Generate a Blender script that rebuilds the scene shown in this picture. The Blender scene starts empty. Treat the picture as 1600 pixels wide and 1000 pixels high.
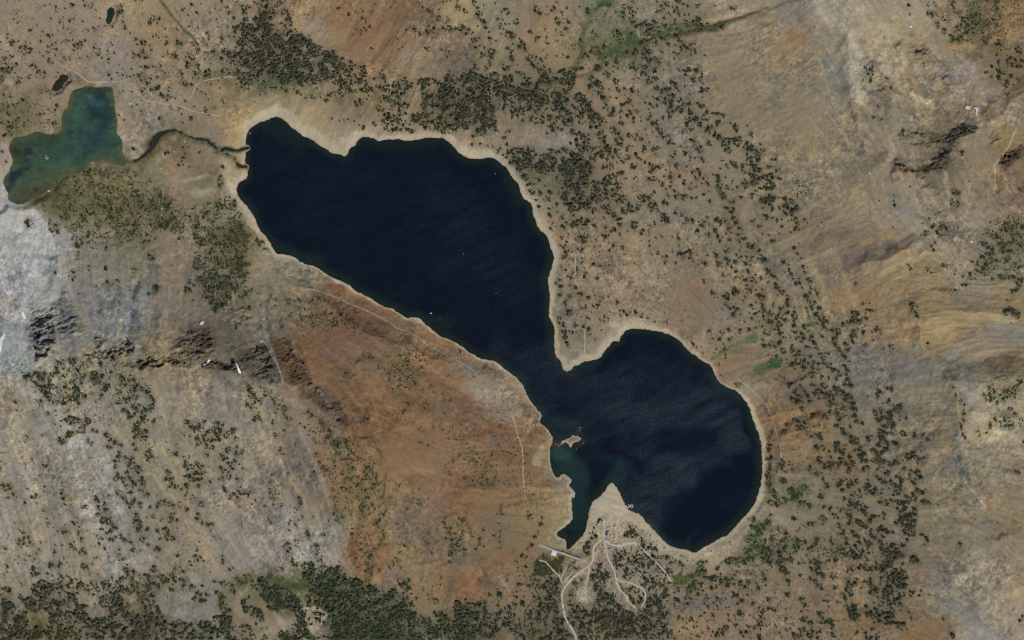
import bpy, bmesh, math, random
import numpy as np
from mathutils import Vector, Matrix

# ------------------------------------------------------------------ scene, camera, light
scene = bpy.context.scene
col = scene.collection
M_PER = 2.5                                  # metres per map unit (map: 1600 x 1000 units)

SUN_AZ, SUN_EL = math.radians(148), math.radians(56)      # compass bearing (clockwise from the top of the map), height
cam_d = bpy.data.cameras.new("camera")
cam_d.type = 'ORTHO'                         # the photograph is an orthophoto: straight down, no perspective
cam_d.ortho_scale = 1600 * M_PER
cam_d.clip_start, cam_d.clip_end = 10, 20000
cam = bpy.data.objects.new("camera", cam_d)
cam.location = (0, 0, 3000)
col.objects.link(cam)
scene.camera = cam

world = bpy.data.worlds.new("World")
scene.world = world
world.use_nodes = True
wn = world.node_tree
sky = wn.nodes.new("ShaderNodeTexSky")
sky.sky_type = 'NISHITA'
sky.sun_disc = False
sky.sun_elevation = SUN_EL
sky.sun_rotation = SUN_AZ
sky.altitude = 3000
bg = wn.nodes["Background"]
bg.inputs[1].default_value = 0.07
wn.links.new(sky.outputs[0], bg.inputs[0])

sd = bpy.data.lights.new("sun", 'SUN')
sd.energy = 3.1
sd.angle = math.radians(0.5)
sd.color = (1.0, 0.955, 0.89)
sun = bpy.data.objects.new("sun", sd)
to_sun = Vector((math.sin(SUN_AZ) * math.cos(SUN_EL), math.cos(SUN_AZ) * math.cos(SUN_EL), math.sin(SUN_EL)))
sun.rotation_euler = to_sun.to_track_quat('Z', 'Y').to_euler()
sun.location = (600, -900, 2500)
col.objects.link(sun)

scene.view_settings.view_transform = 'Standard'
scene.view_settings.look = 'None'
scene.view_settings.exposure = 0.12
scene.view_settings.gamma = 1.0
scene.view_settings.use_curve_mapping = False
scene.cycles.filter_width = 1.0

ALB = np.array([1.05, 1.02, 0.965])            # photo colour -> albedo, per channel
TSCALE, SSCALE = 1.0, 1.0
rng = np.random.default_rng(7)
R = random.Random(11)

# ------------------------------------------------------------------ survey tables
CTRL = np.zeros((20, 32, 3))
STROKES, TREES, SHRUBS, FORESTS = [], [], [], []

def hexrgb(h):
    return [int(h[i:i + 2], 16) / 255 for i in (0, 2, 4)]

def T(ox, oy, colours, trees="", forests="", shrubs="", strokes="", k=1.0):
    for i, h in enumerate(colours.split()):
        CTRL[oy // 50 + i // 4, ox // 50 + i % 4] = hexrgb(h)
    loc = lambda s: [(ox + float(a) / 5, oy + float(b) / 5) for a, b in (p.split(",") for p in s.split())]
    for src, dst in ((trees, TREES), (shrubs, SHRUBS)):
        for e in src.split():
            v = [float(t) / 5 for t in e.split(",")]
            x, y = ox + v[0], oy + v[1]
            if len(v) == 2: dst.append((x, y, 1.9 * k, 0))
            elif len(v) == 3: dst.append((x, y, v[2] * k, 0))
            elif len(v) == 6:
                for _ in range(int(v[5] * 6)):
                    t = R.random()
                    dst.append((x + (v[2] - v[0]) * t + R.gauss(0, v[4] / 2), y + (v[3] - v[1]) * t + R.gauss(0, v[4] / 2), R.uniform(1.2, 2.1) * k, 1))
            else:
                rx, ry, n = (v[2], v[2], v[3]) if len(v) == 4 else v[2:5]
                for _ in range(int(round(n * 5 * 1.75))):
                    a, q = R.uniform(0, 6.283), math.sqrt(R.random())
                    dst.append((x + rx * q * math.cos(a), y + ry * q * math.sin(a), min(3.2, max(.6, R.lognormvariate(.34, .40))) * k, 1))
    for e in forests.split(";"):
        if e:
            p, c = e.split("|")
            FORESTS.append((loc(p), float(c)))
    for e in strokes.split(";"):
        if e:
            p, w, h, o = e.split("|")
            STROKES.append((loc(p), float(w) / 5, hexrgb(h), float(o)))

# ---- survey data: each tile is 200 x 200 map units, local coordinates run 0..1000 ----
T(0,0,"8a7d68 8c7f6b 8b7e6a 938368 8e8069 8a7b66 8a7b67 8a8072 857a64 8a7b66 8a7c68 857c6e 736a50 857760 857760 9a8a70",
"650,10 690,40,35,5 750,80 555,45,20,3 510,65 540,155,25,4 580,150 480,165,20,3 650,170 785,145 400,145 350,45 440,75,20,3 110,150 140,180 240,235,12,2 290,200 335,250 495,220 455,240 530,230 550,260 885,210 770,210 735,245,25,4 690,240 380,290,15,2 415,275 320,320,18,2 435,335 405,355 480,345,18,2 525,325,20,3 570,315 590,370,30,6 650,335,25,4 610,350,20,3 375,390,30,5 440,385,20,3 235,340 200,325 145,325 90,340,25,4 190,390,60,40,14 310,410 385,480,20,5 415,495 435,435 505,460,15,2 545,470 625,455 685,445 740,390,20,3 780,385 765,420,20,4 800,455 850,480,18,2 840,400 890,415 870,345,15,2 60,270 55,300 10,330 35,450,20,3 95,435,15,2 50,490,20,3 60,545,50,40,12 125,505,12,3 120,570 270,520,30,7 320,590,40,8 225,595,20,4 150,630,30,6 20,610,20,3 245,520 460,575,15,3 440,600 490,690 530,650,15,2 850,585,15,3 915,570 960,590 875,620 965,710 960,540 990,600 940,80,20,45,8 980,220,20,4 965,175 945,40 30,740 90,750,20,3 60,800 40,835,40,9 130,830,30,7 180,790,15,3 70,900,20,4 20,860,25,4 140,940,25,4 80,970,30,5 20,970,20,3 440,830,15,2 430,860 345,890 310,890,12,2 425,960,12,2 505,870,15,3 930,900 970,940",
"","",
"10,290 60,360 120,440 200,530|50|a0937c|.55;230,790 330,740|160|66603f|.6;630,620 700,650|90|6c6648|.6;280,800 400,790 380,960|120|9a8a6e|.5;720,560|140|857d70|.6;420,470 500,520 600,570 640,600 690,640 860,645 1000,620|7|a59a82|.7;20,640|90|5e5a3c|.6")
T(200,0,"948263 8f7f64 8c7e68 8c7c62 8f7d63 8b7b5f 887b67 7d715b 8a7b65 8b7a62 857659 746b54 82796a 857a67 887861 9a865f",
"60,5 115,10 160,175 185,165,25,5 210,155,15,3 240,150,12,2 230,185 165,190 205,130 20,265 65,300,15,3 100,330,20,4 150,350,25,4 185,385,20,4 75,350 195,290 245,295 220,275 300,335,15,2 300,290 385,235,12,2 290,225 110,400,25,6 100,430,25,4 140,460,20,4 40,430,25,4 200,520,15,3 150,530,15,3 260,520 100,525 30,540 90,585,30,7 20,600 45,585 160,635,30,7 230,610,15,2 290,570 105,630 120,700,25,4 200,705,25,5 240,685,15,3 320,685 320,715 265,750,25,6 310,765,25,6 355,770,20,3 340,835,20,3 400,855,15,3 420,895 450,795 515,840,12,2 610,865,20,4 630,900 505,930,15,3 430,965 245,930,18,3 180,880 75,820 30,715 30,835 105,870 375,435,30,8 340,440,15,3 315,425 310,405 395,335,20,5 420,350,15,3 435,75,15,3 500,35,12,2 545,105,10,2 470,120 500,175 480,210 550,215 620,260 590,300 630,310 680,70 690,145,12,2 640,100 735,10,10,2 770,65,15,3 795,105,20,6 830,150,15,4 850,20 890,45,15,3 915,90,25,10 920,150,20,7 940,60,20,4 990,20 990,150,15,4 780,210 735,295,12,2 725,345,22,5 750,395,15,4 670,400,18,4 615,415,20,3 790,285 830,290 500,325,15,3 530,350,20,5 535,400,25,6 470,420 450,445 500,465,30,6 470,515,25,6 545,510,15,3 425,575,25,5 440,645,40,10 490,660,15,3 625,570,30,8 600,600 600,460 560,590,60,10 850,660 650,660 720,690 920,680,40,8 960,600,30,8 540,700 575,720 610,740 630,780 745,800,15,2",
"830,170 870,200 1000,200 1000,550 900,480 850,420 850,330 900,280 820,240|.6;700,430 830,400 1000,520 1000,700 930,690 860,600 740,580|.33","",
"250,0 300,60 340,120 400,190 440,240 490,270 530,330 560,390|26|4d5a36|.8;360,60 410,130|14|5d6540|.6;820,600 730,605 600,630 530,660 510,720 480,780|7|a09478|.8;0,690 80,720 130,790 220,790 300,815 420,830 500,870 640,890 740,910|7|9c907a|.5;680,840|42|4d5b35|.8;750,945|40|8a5f35|.7;780,800|90|8f7352|.5;0,810 130,800|6|a09580|.5;700,590 860,700|70|5f5f40|.5;600,610|110|665f48|.5")
T(400,0,"847059 8f7a5c 866a4c 876c4e 6d6450 8a7c6c 8b7150 84664c 5a5a45 6a6750 8a7659 8a7458 9c8c68 a0906e 877960 7b7156",
"640,65,14,2 725,110,20,4 840,95 840,155,20,4 860,180 895,210,15,3 845,220 820,270 780,235 825,240 865,240 385,115 410,120 905,385,20,2 245,85 270,195,12,2 215,270 300,30 345,10 935,35 780,95 910,100 455,760,20,5 585,745,15,4 560,780,25,6 645,735,40,12 505,765 390,770 355,745 320,715,12,2 480,690 780,820,20,5 825,800,20,5 815,905 870,780 880,750 960,860,40,10 925,970,25,5 990,940,15,4 980,800 655,945 690,940 720,935 770,950 810,980 850,990 595,930 35,745 70,730 60,650,15,3 50,690,200,690,10,8 210,690,330,720,20,9",
"0,100 110,130 160,240 200,330 240,330 280,280 400,270 440,350 560,390 680,470 690,560 600,640 480,650 400,690 330,640 200,620 100,600 0,560|.66;690,480 850,520 860,640 920,660 910,730 760,730 600,680 690,560|.5;0,0 60,0 130,60 160,110 110,140 0,110|.4;60,0 220,0 290,190 250,240 160,200 150,110|.2;920,580 1000,570 1000,720 900,700|.35;100,580 240,600 240,660 110,650|.5;190,240 330,240 420,300 250,300|.4","",
"470,210|200|857d72|.6;170,560 330,590|70|565c38|.7;650,780 750,740|70|665f42|.6;930,740 1000,760|70|66633f|.6;150,790|80|877e68|.5;340,830 330,870|60|8a7d66|.6;170,830|80|ada084|.5;0,640 120,660 250,640|60|5f6340|.6;620,870|140|85796a|.5;700,860|80|75684f|.5;550,60 480,300|90|93805c|.4;700,330 820,420|90|8d7455|.4")
T(600,0,"7a634a 7d6a50 9c8a66 877d66 80694e 84725a 766553 857a62 89765b 897a60 6b6450 7c725b 857660 75694f 555642 756c58",
"40,780,40,30,12 110,820,50,10 190,835,15,3 175,630,15,40,7 240,930,50,30,12 160,715,20,4 210,690,15,3 210,655 330,910,20,4 55,60 290,25,15,3 310,55,15,3 350,80,15,4 380,105,25,6 430,75 430,150,20,5 495,155,15,4 490,130 465,20 490,10 520,10 575,10 580,60,30,8 625,90,20,5 705,25,18,5 730,65,12,4 745,120,30,9 765,165,15,4 790,175,15,5 795,215,12,5 820,255 735,205 650,100 350,205,14,3 400,210,15,3 480,210,30,7 515,225,25,7 565,220,20,5 605,215,30,8 660,235,15,4 650,260,20,4 695,262,18,3 340,255,12,3 390,260 365,245 230,220,20,5 250,230 265,270,28,5 175,240 100,298,14,2 115,385 145,370 345,380,25,6 320,375 510,405,11 495,445 640,430 455,390 705,315,20,5 745,300 670,355 715,365,15,3 785,370,14,2 750,360 820,305,25,4 845,400,25,6 875,320 770,445,25,6 830,440,25,6 825,490,15,4 830,515 720,530,25,6 735,550 790,540,20,4 920,95 965,110,20,4 950,75,15,3 895,150,12,3 930,155 910,205,20,4 945,190,15,3 980,270,35,12 980,190 935,230 915,265 995,400 960,380,20,4 990,450,15,4 965,530,40,8 870,30 780,40",
"500,550 600,600 690,550 720,580 880,570 880,640 830,700 870,850 870,1000 600,1000 550,850 400,850 380,700 480,640|.6;860,640 1000,560 1000,820 940,880 880,850|.5;250,630 330,600 380,700 400,850 380,960 300,940 290,800|.45;0,620 230,620 200,800 100,850 0,800|.3;0,850 300,900 330,1000 0,1000|.3;330,600 500,600 500,660 380,660|.5;330,850 600,850 600,1000 330,1000|.4","",
"840,250 870,100|70|777a60|.5;710,440|70|5f6645|.6;760,330|70|707050|.5;930,530 920,480|36|5a6440|.7;560,130|150|a38f66|.6;700,230|90|a38f66|.4;390,690|60|817a66|.5;690,820 680,900|60|6f735c|.5;800,960|50|6f735c|.6;200,770 220,870|60|8d7a62|.5;180,380 300,520|120|857666|.4;560,420|130|74634f|.4;100,150 160,240|160|735a44|.4")
T(800,0,"85745c 8a7861 75725a 79735e 8a765b 8d7a5b 746c52 5a6043 70684f 847459 857660 857860 756c56 746b55 7f715a 82755d",
"35,170,25,6 190,70,25,5 215,105,20,6 270,115,15,3 350,20 320,65,25,4 395,95,15,3 440,65,15,3 350,155,20,5 370,185,20,4 440,170,25,5 530,60,12,3 590,80,22,4 415,235,20,4 390,265,20,4 345,235 260,230 155,255,15,4 130,255 195,300,15,4 215,290 265,290,14,2 185,325 275,340,16,3 360,325 460,300 400,430 440,450,14 350,440 265,455 230,465,18,3 70,320,18,4 90,350,20,6 105,400,20,6 130,450,25,9 155,500,20,6 185,525,20,5 60,365,20,4 10,290,15,5 10,345 5,470,15,6 0,410,15,4 205,500 240,530,18,4 210,555,20,4 170,450,30,5 45,570,20,5 85,590,30,7 125,640,35,12 295,560,15,3 250,610,45,16 480,375,25,4 655,400,45,16 735,370,25,5 740,585,30,9 660,540,35,14 740,500,18,4 820,490,18,6 800,525 830,540 690,525,12,3 550,545,18,4 605,540 680,660,25,7 810,640,25,7 830,710,20,7 790,565 705,690,15,3 900,410,15,3 970,410,25,6 940,510,30,8 970,545,15,4 890,60,35,9 940,75,25,6 940,25,15,3 860,115,30,5 920,130,30,6 945,180,20,5 970,95 980,205,20,5 815,265,30,8 860,275,20,4 950,625 950,680 930,720,20,5 895,705 990,720 990,615 915,790,20,6 870,820,25,6 855,870,20,5 795,850,18,4 730,840,25,8 770,890,30,8 610,850,30,10 650,900,35,12 700,920,20,5 720,945,20,4 850,925 810,770,15,2 930,880,15,3 980,870,15,3 960,940,20,5 850,970,20,5 590,800,25,5 540,850,20,5 690,740,30,5 720,770,20,5 910,900,15,3 880,700,12,2 770,760 760,700 300,920,30,7 240,910,15,3 245,965,20,4 150,930,15,3 90,940,15,3 185,880,20,5",
"0,680 130,660 250,580 400,540 520,540 480,640 520,680 450,720 480,820 400,800 350,870 250,830 180,890 0,900|.52;340,700 600,760 620,900 450,900 350,880|.42;430,880 640,860 740,960 740,1000 300,1000 250,900|.28;560,620 690,620 690,760 600,740|.4;0,900 300,900 300,1000 250,1000 100,930 0,920|.15",
"590,80,22,4 700,450,40,6 860,310,40,7 550,340,40,7 560,440,40,8 330,630,30,5 640,290,40,5",
"720,0 640,70 590,120 570,200 560,300 540,380 550,440 480,520|56|54603a|.8;1000,310 900,350 800,390 700,460|66|3f5030|.95;930,270 980,250|60|445636|.9;700,20 760,10|60|46543a|.8;850,310 600,300|44|5e6640|.6;820,100 900,200 900,260|44|55603e|.7;900,530|70|55603e|.7;320,630 280,640|36|54603a|.8;880,600|130|7f7769|.7;660,220|130|7d785f|.7;540,120|60|7d7568|.7;210,210|70|94804f|.4;380,490|90|96805a|.4;780,680 800,780|90|957e57|.5;500,210 530,240|50|98825e|.5;980,230 1000,290|18|b0a58d|.6;350,40|26|a59684|.7")
T(1000,0,"827a64 7d735c 8c7f68 8c7f67 7b715b 82765e 8a7c63 8a7c64 7d7462 80786a 87795f 82775f 827764 7a7462 81735c 80735d",
"130,15 190,40,30,6 225,20 225,50 260,50,15,3 290,60 280,0,380,55,12,12 450,45,18,5 135,90,15,4 170,85 230,95,15,3 300,90,30,8 265,95 350,120 385,115 240,125 270,155,15,3 310,130 190,140,15,3 50,155,15,3 10,200,20,5 40,180,20,5 110,190,25,6 70,215,30,7 60,265,30,12 100,235,20,5 130,225,20,4 360,180,30,8 440,180,30,7 480,190,30,5 530,180,15,4 460,150,15,4 720,65,15,3 740,80 590,50 280,290,12,3 300,320,20,4 340,340,25,6 370,365,25,6 400,350,15,4 430,345 415,405,30,9 320,380,18,3 270,355,14,3 225,350,12,3 265,410,12,2 295,420,18,3 170,410,12,3 120,340,25,4 508,436,11 270,460 225,490 185,545 30,400,30,8 75,400,20,5 50,440,45,16 80,480,30,8 30,520,30,8 20,585,20,7 60,520,20,5 110,550,25,7 75,630,30,8 50,580,15,3 120,620,20,5 140,480,25,5 115,455,15,2 460,520,18,4 305,550,15,2 370,550,40,12,12 430,555,30,12,6 480,570,18,3 360,590,14,3 425,625,22,6 470,615,18,4 490,650 350,670,12,3 265,650,25,7 285,680,15,4 190,650 130,690,25,8 180,715,30,9 230,690,20,4 265,745,20,5 300,710 210,780,60,50,22 140,770,20,4 485,705,25,7 525,700,15,4 490,760 390,740 375,765,12,2 55,755 45,805,14,3 85,825,14,2 110,840 65,855 145,825,20,4 315,790,16,5 345,825,20,5 385,820,20,6 460,820,25,7 495,840,25,6 395,875,35,25,12 330,860,25,6 300,865,25,6 235,870,30,8 240,840,20,4 530,880,16,4 580,890,20,12,5 620,890,25,10,5 650,905,22,4 500,905,14,3 85,900,18,4 65,940,12,3 185,925,14,3 235,920,14,3 105,970,14,3 130,960,25,6 10,950 375,945,25,8 370,975,25,6 440,920,15,4 430,940,20,5 470,975,20,6 525,935,25,6 490,935 615,960,20,5 550,985,25,6 600,985 710,967 740,990,20,4 840,985","",
"60,310,60,12 180,250,60,16 240,210,50,10 420,210,60,12 620,200,30,6 10,330,30,6",
"0,320 60,300 180,250 260,230 400,215 520,210 640,205|55|475636|.85;640,205 750,160 830,110 920,90 1000,60|26|5f5e45|.85;250,830|80|68705a|.6;210,750|130|727460|.6;330,190 450,230 560,220|40|66604a|.6;20,285 60,300 100,270|10|a59b83|.8;860,150 1000,110|100|92805c|.5;870,400|90|7f796a|.6;420,480|70|8f7c59|.5;360,110|50|957a5c|.4;90,60|100|7d7c68|.4;1000,40 880,60 760,90|10|a29678|.5")
T(1200,0,"837b68 837b6b 9a8d74 968a6e 8c7a5b 8a7c64 968b76 998a6c 827860 847a66 8b8373 968a72 81775f 847a63 8b7f67 7f7664",
"365,210,7 860,830,12,3 720,510,8 760,530,10,3",
"","930,635,25,4 980,655,12,2 880,690,30,5 800,580,30,6 740,630,10,2 830,910,20,4 880,930,20,3 790,550,20,3 800,640,14,3 960,690,14,2",
"150,270 280,320|90|86694a|.7;200,80 250,140|50|777067|.7;450,450 520,550 620,620 650,680|60|737270|.7;580,700|120|716c5e|.7;620,80 640,250 680,400 720,480|100|a79d89|.7;850,450 950,560|70|a89b80|.7;700,720 740,800|50|a6987a|.7;600,870 640,980|70|97835f|.7;520,920 570,960|60|7d7a75|.6;720,900|120|7a7163|.6;870,680 940,780 930,880|70|6e6450|.6;0,80 80,50 150,15 250,0|26|6a6048|.8;780,440 790,490|36|857b6a|.6;670,640|30|b0a896|.6;480,0 620,60 800,90 950,250|50|a89b80|.6;380,440|70|937a59|.5;0,100 60,90|20|a0947a|.5;640,800 680,720|40|6d675c|.6;180,560|70|7a7362|.5;590,200|14|857a60|.6;380,60 470,330|120|807a6c|.5;790,600|130|857a60|.5")
T(1400,0,"9a8d6f 94856a 756950 876e4b 9a8b6a 8d7e64 6f664b 80694a 92846a 887e6d 8a7d68 76664a 8c8066 7f735a 867b69 857760",
"100,40,8,2 110,110,10,2 960,400,30,7 900,490,40,10 970,500,40,10 800,340,30,8 700,345,25,5 720,290,20,4 215,385,8 790,425,15,4",
"",
"270,100,40,20,12 290,130,15,4 315,165,20,3 335,200,30,5 440,35,35,9 455,65 460,92 495,98,20,4 560,140,50,20,12 550,180,50,14 600,160,50,16 640,150,50,14 700,175,40,12 780,140,40,20,12 570,230,40,10 480,230,30,7 380,250,25,6 430,290,20,4 440,320,25,6 490,300,25,6 520,300,20,4 650,210,60,14 780,20,30,7 720,15,15,3 875,120 870,45 790,80,15,3 745,520,15,3 715,570,12,2 745,600,15,4 830,545,50,40,16 800,600,20,6 870,640,15,5 890,600,15,4 840,670 950,630,20,4 850,730 800,480,15,4 370,190,60,8 370,95,60,6 590,20,60,6 850,400,60,8 880,700,60,8",
"20,320 50,430 40,550 60,650 150,750 280,810|56|a3967a|.8;270,380 330,480 380,600|66|968d7e|.7;550,560|220|8d8274|.8;130,500 80,600 120,690|56|756a55|.7;430,350 610,375|56|9b7f52|.8;690,600|44|a07c4c|.8;330,710|100|86704e|.6;610,500 600,560|25|a59a8b|.8;350,960 550,900 600,940|110|6f6551|.7;700,880|100|75623f|.7;300,850 600,760 900,700|110|8a7d66|.7;880,250 950,150|90|917351|.6;690,430|80|7b7368|.7;980,870 950,980|10|a59a86|.8;330,60 460,110|90|755f45|.5;600,150|150|63603f|.4;480,430 560,490|24|a0937e|.6;660,480 680,560|40|95804f|.5;700,680 800,760|60|8a7e70|.5;240,600|60|7c6e50|.5;60,40 90,180|60|948d7c|.4;230,230 380,330|50|82796c|.5;130,270|50|7c674c|.5;900,330 1000,290|60|7f7462|.6;880,740 1000,700|30|917552|.5")
T(0,200,"857860 5f6040 5f6040 857a66 8f8676 5f6040 6b6748 6e6749 9f9f9b 6a6748 686648 6c6648 a5a5a1 a2a29d 7f7c6e 757058",
"60,60,40,15,8 20,185,12,3 50,270,15,3 60,30,40,5","",
"690,830,25,8 620,900,30,12 580,860,25,8 750,760,20,6 690,660,40,10 430,790,40,10 390,790,15,4 240,760,30,6 840,660,50,10 870,720,40,8 640,510,20,3 510,570 780,350 830,720 660,680,30,6 610,930,20,6 690,890,15,4 830,950,20,4 610,980,20,4 500,720,40,6 400,740,25,6 930,620,30,4 920,760,40,6 220,730,20,5 350,620,30,5 420,600,30,4 690,350,15,3",
"40,660 110,620 180,640 280,625 320,690 380,770 410,850 430,1000 0,1000 0,740|0|a8a8a4|.95;220,720|60|6b6a4c|.7;60,880 130,930|50|948d80|.6;90,960|80|9fa6a8|.6;0,100 60,130 100,220 90,300 30,360 0,370|0|978b7c|.9;0,400 40,470 60,510 20,550 0,550|0|aaa69c|.9;440,510|80|4a4632|.8;250,580 380,540|54|4a4833|.8;490,400 620,330 700,260 860,260|30|5a4e3c|.8;720,320 820,420|110|757055|.5;330,500 420,480|30|6a5d4c|.5;880,510|50|938a76|.6;850,700|70|857d66|.5;600,800|60|887b67|.5;800,800 900,800|50|887e68|.5;740,760|60|8a7862|.4;480,900|90|8c887c|.5;750,950|100|807c74|.6;140,20 220,20|70|5e5c38|.6;990,60|80|97866f|.8;400,20|80|9a8871|.8;60,620 0,660|40|5a5a3c|.7;930,330 1000,400|50|8d7d66|.5")
T(200,200,"8a7f6c 6f6545 837560 a39068 7a7253 8a7a62 756c50 9a8f78 6d6750 7a705a 7b735c 9a8f7a 716b55 857864 7c715e 6a6448",
"430,155 475,150 445,205 430,235,15,3 425,260 400,300,15,4 430,290 560,190,12,2 300,195,20,3 480,305 45,180,15,2 400,855,15,3 435,855 525,850,20,5 740,300,15,4","",
"60,560,80,16 160,600,80,14 300,720,80,30 350,760,50,16 230,740,60,16 180,850,60,14 560,890,40,16 650,880,60,20 750,900,60,18 850,780,60,22 880,870,50,18 800,840,50,12 720,430,20,60,12 830,590,15,30,6 250,560,50,8 330,590,50,10 930,830,30,8 660,960,40,10 850,960,80,14 690,190,20,5 700,590,30,6 100,900,50,8 60,750,60,10 470,680,30,5 520,620,30,4 600,700,30,4 520,780,40,6",
"320,350 380,430|100|8f7d66|.7;450,420 620,370|36|9a8f7a|.8;520,520 700,460|60|958b78|.8;680,340|80|666039|.7;700,600|90|5c6040|.7;20,550 300,680 380,760|130|5f5c44|.6;800,780 700,860 900,800|150|5f5c42|.6;710,680|60|8f8a80|.8;120,700 150,840|70|8f7a66|.7;350,900 440,880|120|84786b|.7;40,400 300,440 480,500|7|9a8c74|.6;720,210 790,330 800,450 860,560 920,640 980,780|66|a39880|.95;860,330 920,380|66|a3875f|.8;60,200|100|8f8878|.8;370,80|60|8a8072|.6;290,210|40|8f8d88|.6;430,280|70|8f8370|.5;120,320 200,220 300,80|70|5f5a34|.6;640,250|70|8c7862|.5;850,90|130|a8946a|.7;130,150 200,80|50|4c4830|.6;430,370|50|625c38|.5;400,500|50|6a5f48|.5;300,500|90|6e6852|.4;600,820|50|8f8674|.5;870,270|60|9a7852|.6")
T(400,200,"a0906e a39372 a0906e a0907a a0906e a0906e a0906e a0906e 988c75 988c75 a0906e a0906e 8f846c 988c75 a0906e a0906e",
"40,900,30,5 80,950,20,3 10,880,15,3 830,0,20,4","","20,910,25,5","540,60|40|aea48e|.6")
T(600,200,"a0927a 9d8f76 958770 877b66 988c75 988c75 a39880 857b66 988c75 988c75 988c75 988c75 988c75 988c75 988c75 988c75",
"80,15,80,15,14 200,20,50,20,10 470,20,25,5 510,40 550,15,15,3 740,20,25,8 640,0,30,5 700,80,12,3 690,125,8,2 755,130,12,3 810,140 850,147 890,185,12,3 915,160,15,3 940,70,18,4 975,25,16,3 950,40 930,75 960,130,15,3 960,220,40,20,7 985,180,25,6 990,270,15,5 885,20,20,4","","750,40,30,5 790,20,30,4",
"580,75|95|7f6f5e|.8;760,30|60|777a66|.5;690,180 800,190|60|a69b83|.6")
T(800,200,"85796b 857b70 7f725c 8b7a60 67664f 67634e 7a6d55 8b7a5f a0937c 77705a 7d7059 81735b a0937c 8f7c64 86765d 88785e",
"275,40,15,3 320,5,30,5 360,5,15,3 310,175,18,4 350,200,30,8 415,180,25,5 460,115,12,2 400,250,25,6 480,30,25,6 520,50,20,5 700,40,20,5 670,50,15,3 820,40,25,8 860,80,20,5 790,20,25,6 820,90,20,5 920,60,18,4 965,75,25,6 930,150,25,6 900,170,12,2 860,130,20,3 750,180,35,10 730,150,20,5 780,140 690,200,20,6 820,175,15,4 840,220,20,5 870,255,25,6 790,230,12,3 745,250,18,4 820,270 910,230,20,8 960,315,25,6 935,300,20,4 970,215,15,4 990,245,15,4 765,305,30,8 720,320,15,3 860,345,20,5 830,360,18,4 790,385,30,8 740,400,30,8 700,430,25,6 890,398 970,395,15,3 830,450,30,8 740,445,20,4 770,440 735,500,25,7 800,510,35,10 740,570,25,6 870,555,30,9 820,560,25,6 670,580,25,5 750,640,40,14 710,620,20,5 800,680,20,6 830,720,20,6 850,755,18,4 890,640,40,10 920,600,20,6 950,640,25,7 985,620,25,7 870,660,20,4 990,540,20,4 715,705,14,3 735,770,20,4 790,795,22,5 645,765,14,3 650,705 955,760,30,8 900,800,15,3 840,832,14,3 725,845,15,4 760,845,12,2 560,855,45,18 520,870,25,7 480,760,35,10 570,725,40,12 520,740,30,7 435,750,15,4 400,775,12,3 430,885,12,3 390,860,10,3 400,930,20,5 430,970,25,6 470,970 540,960,15,3 520,950 650,930 690,925 625,890 660,880 760,955,15,3 800,915,14,3 785,935 860,940,15,3 685,970 880,990 270,560,30,8 290,510,25,6 220,510,20,4 165,515,15,4 140,490,15,4 190,560,12,3 110,390,25,10 130,440,20,7 85,380,20,6 60,330,25,8 215,410,10,2 170,440 260,455 215,615,14,3 300,625,20,4 350,605,15,3 300,690,10,20,5 310,745,12,3 310,790,20,8,4 355,660 400,700,20,4 580,620,25,6 650,650,25,5",
"0,170 60,140 170,140 210,200 260,190 360,220 350,280 400,300 380,330 300,350 180,370 100,330 30,310 0,280|.56;360,330 480,180 560,250 650,300 620,420 660,520 640,600 560,640 490,690 420,600 370,560 400,450 350,420|.55;480,60 600,40 650,160 680,280 620,300 500,200|.4;660,30 780,60 900,150 760,260 680,220|.25;620,420 700,400 800,380 800,520 720,580 640,560|.3","380,520,30,8 470,760,20,4 30,240,30,8",
"330,440 370,500 390,540|46|5f6a3c|.8;280,390|60|7d6a48|.7;940,440|110|7d786b|.8;360,90|150|867d72|.8;140,50|130|83776b|.7;20,330 110,470 190,590 220,700 280,790 340,900 360,1000|60|a0937b|.95;340,690|50|94795f|.5;560,240|50|7f7a66|.5;20,130|30|95794f|.6;210,440|60|87786a|.4")
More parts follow.
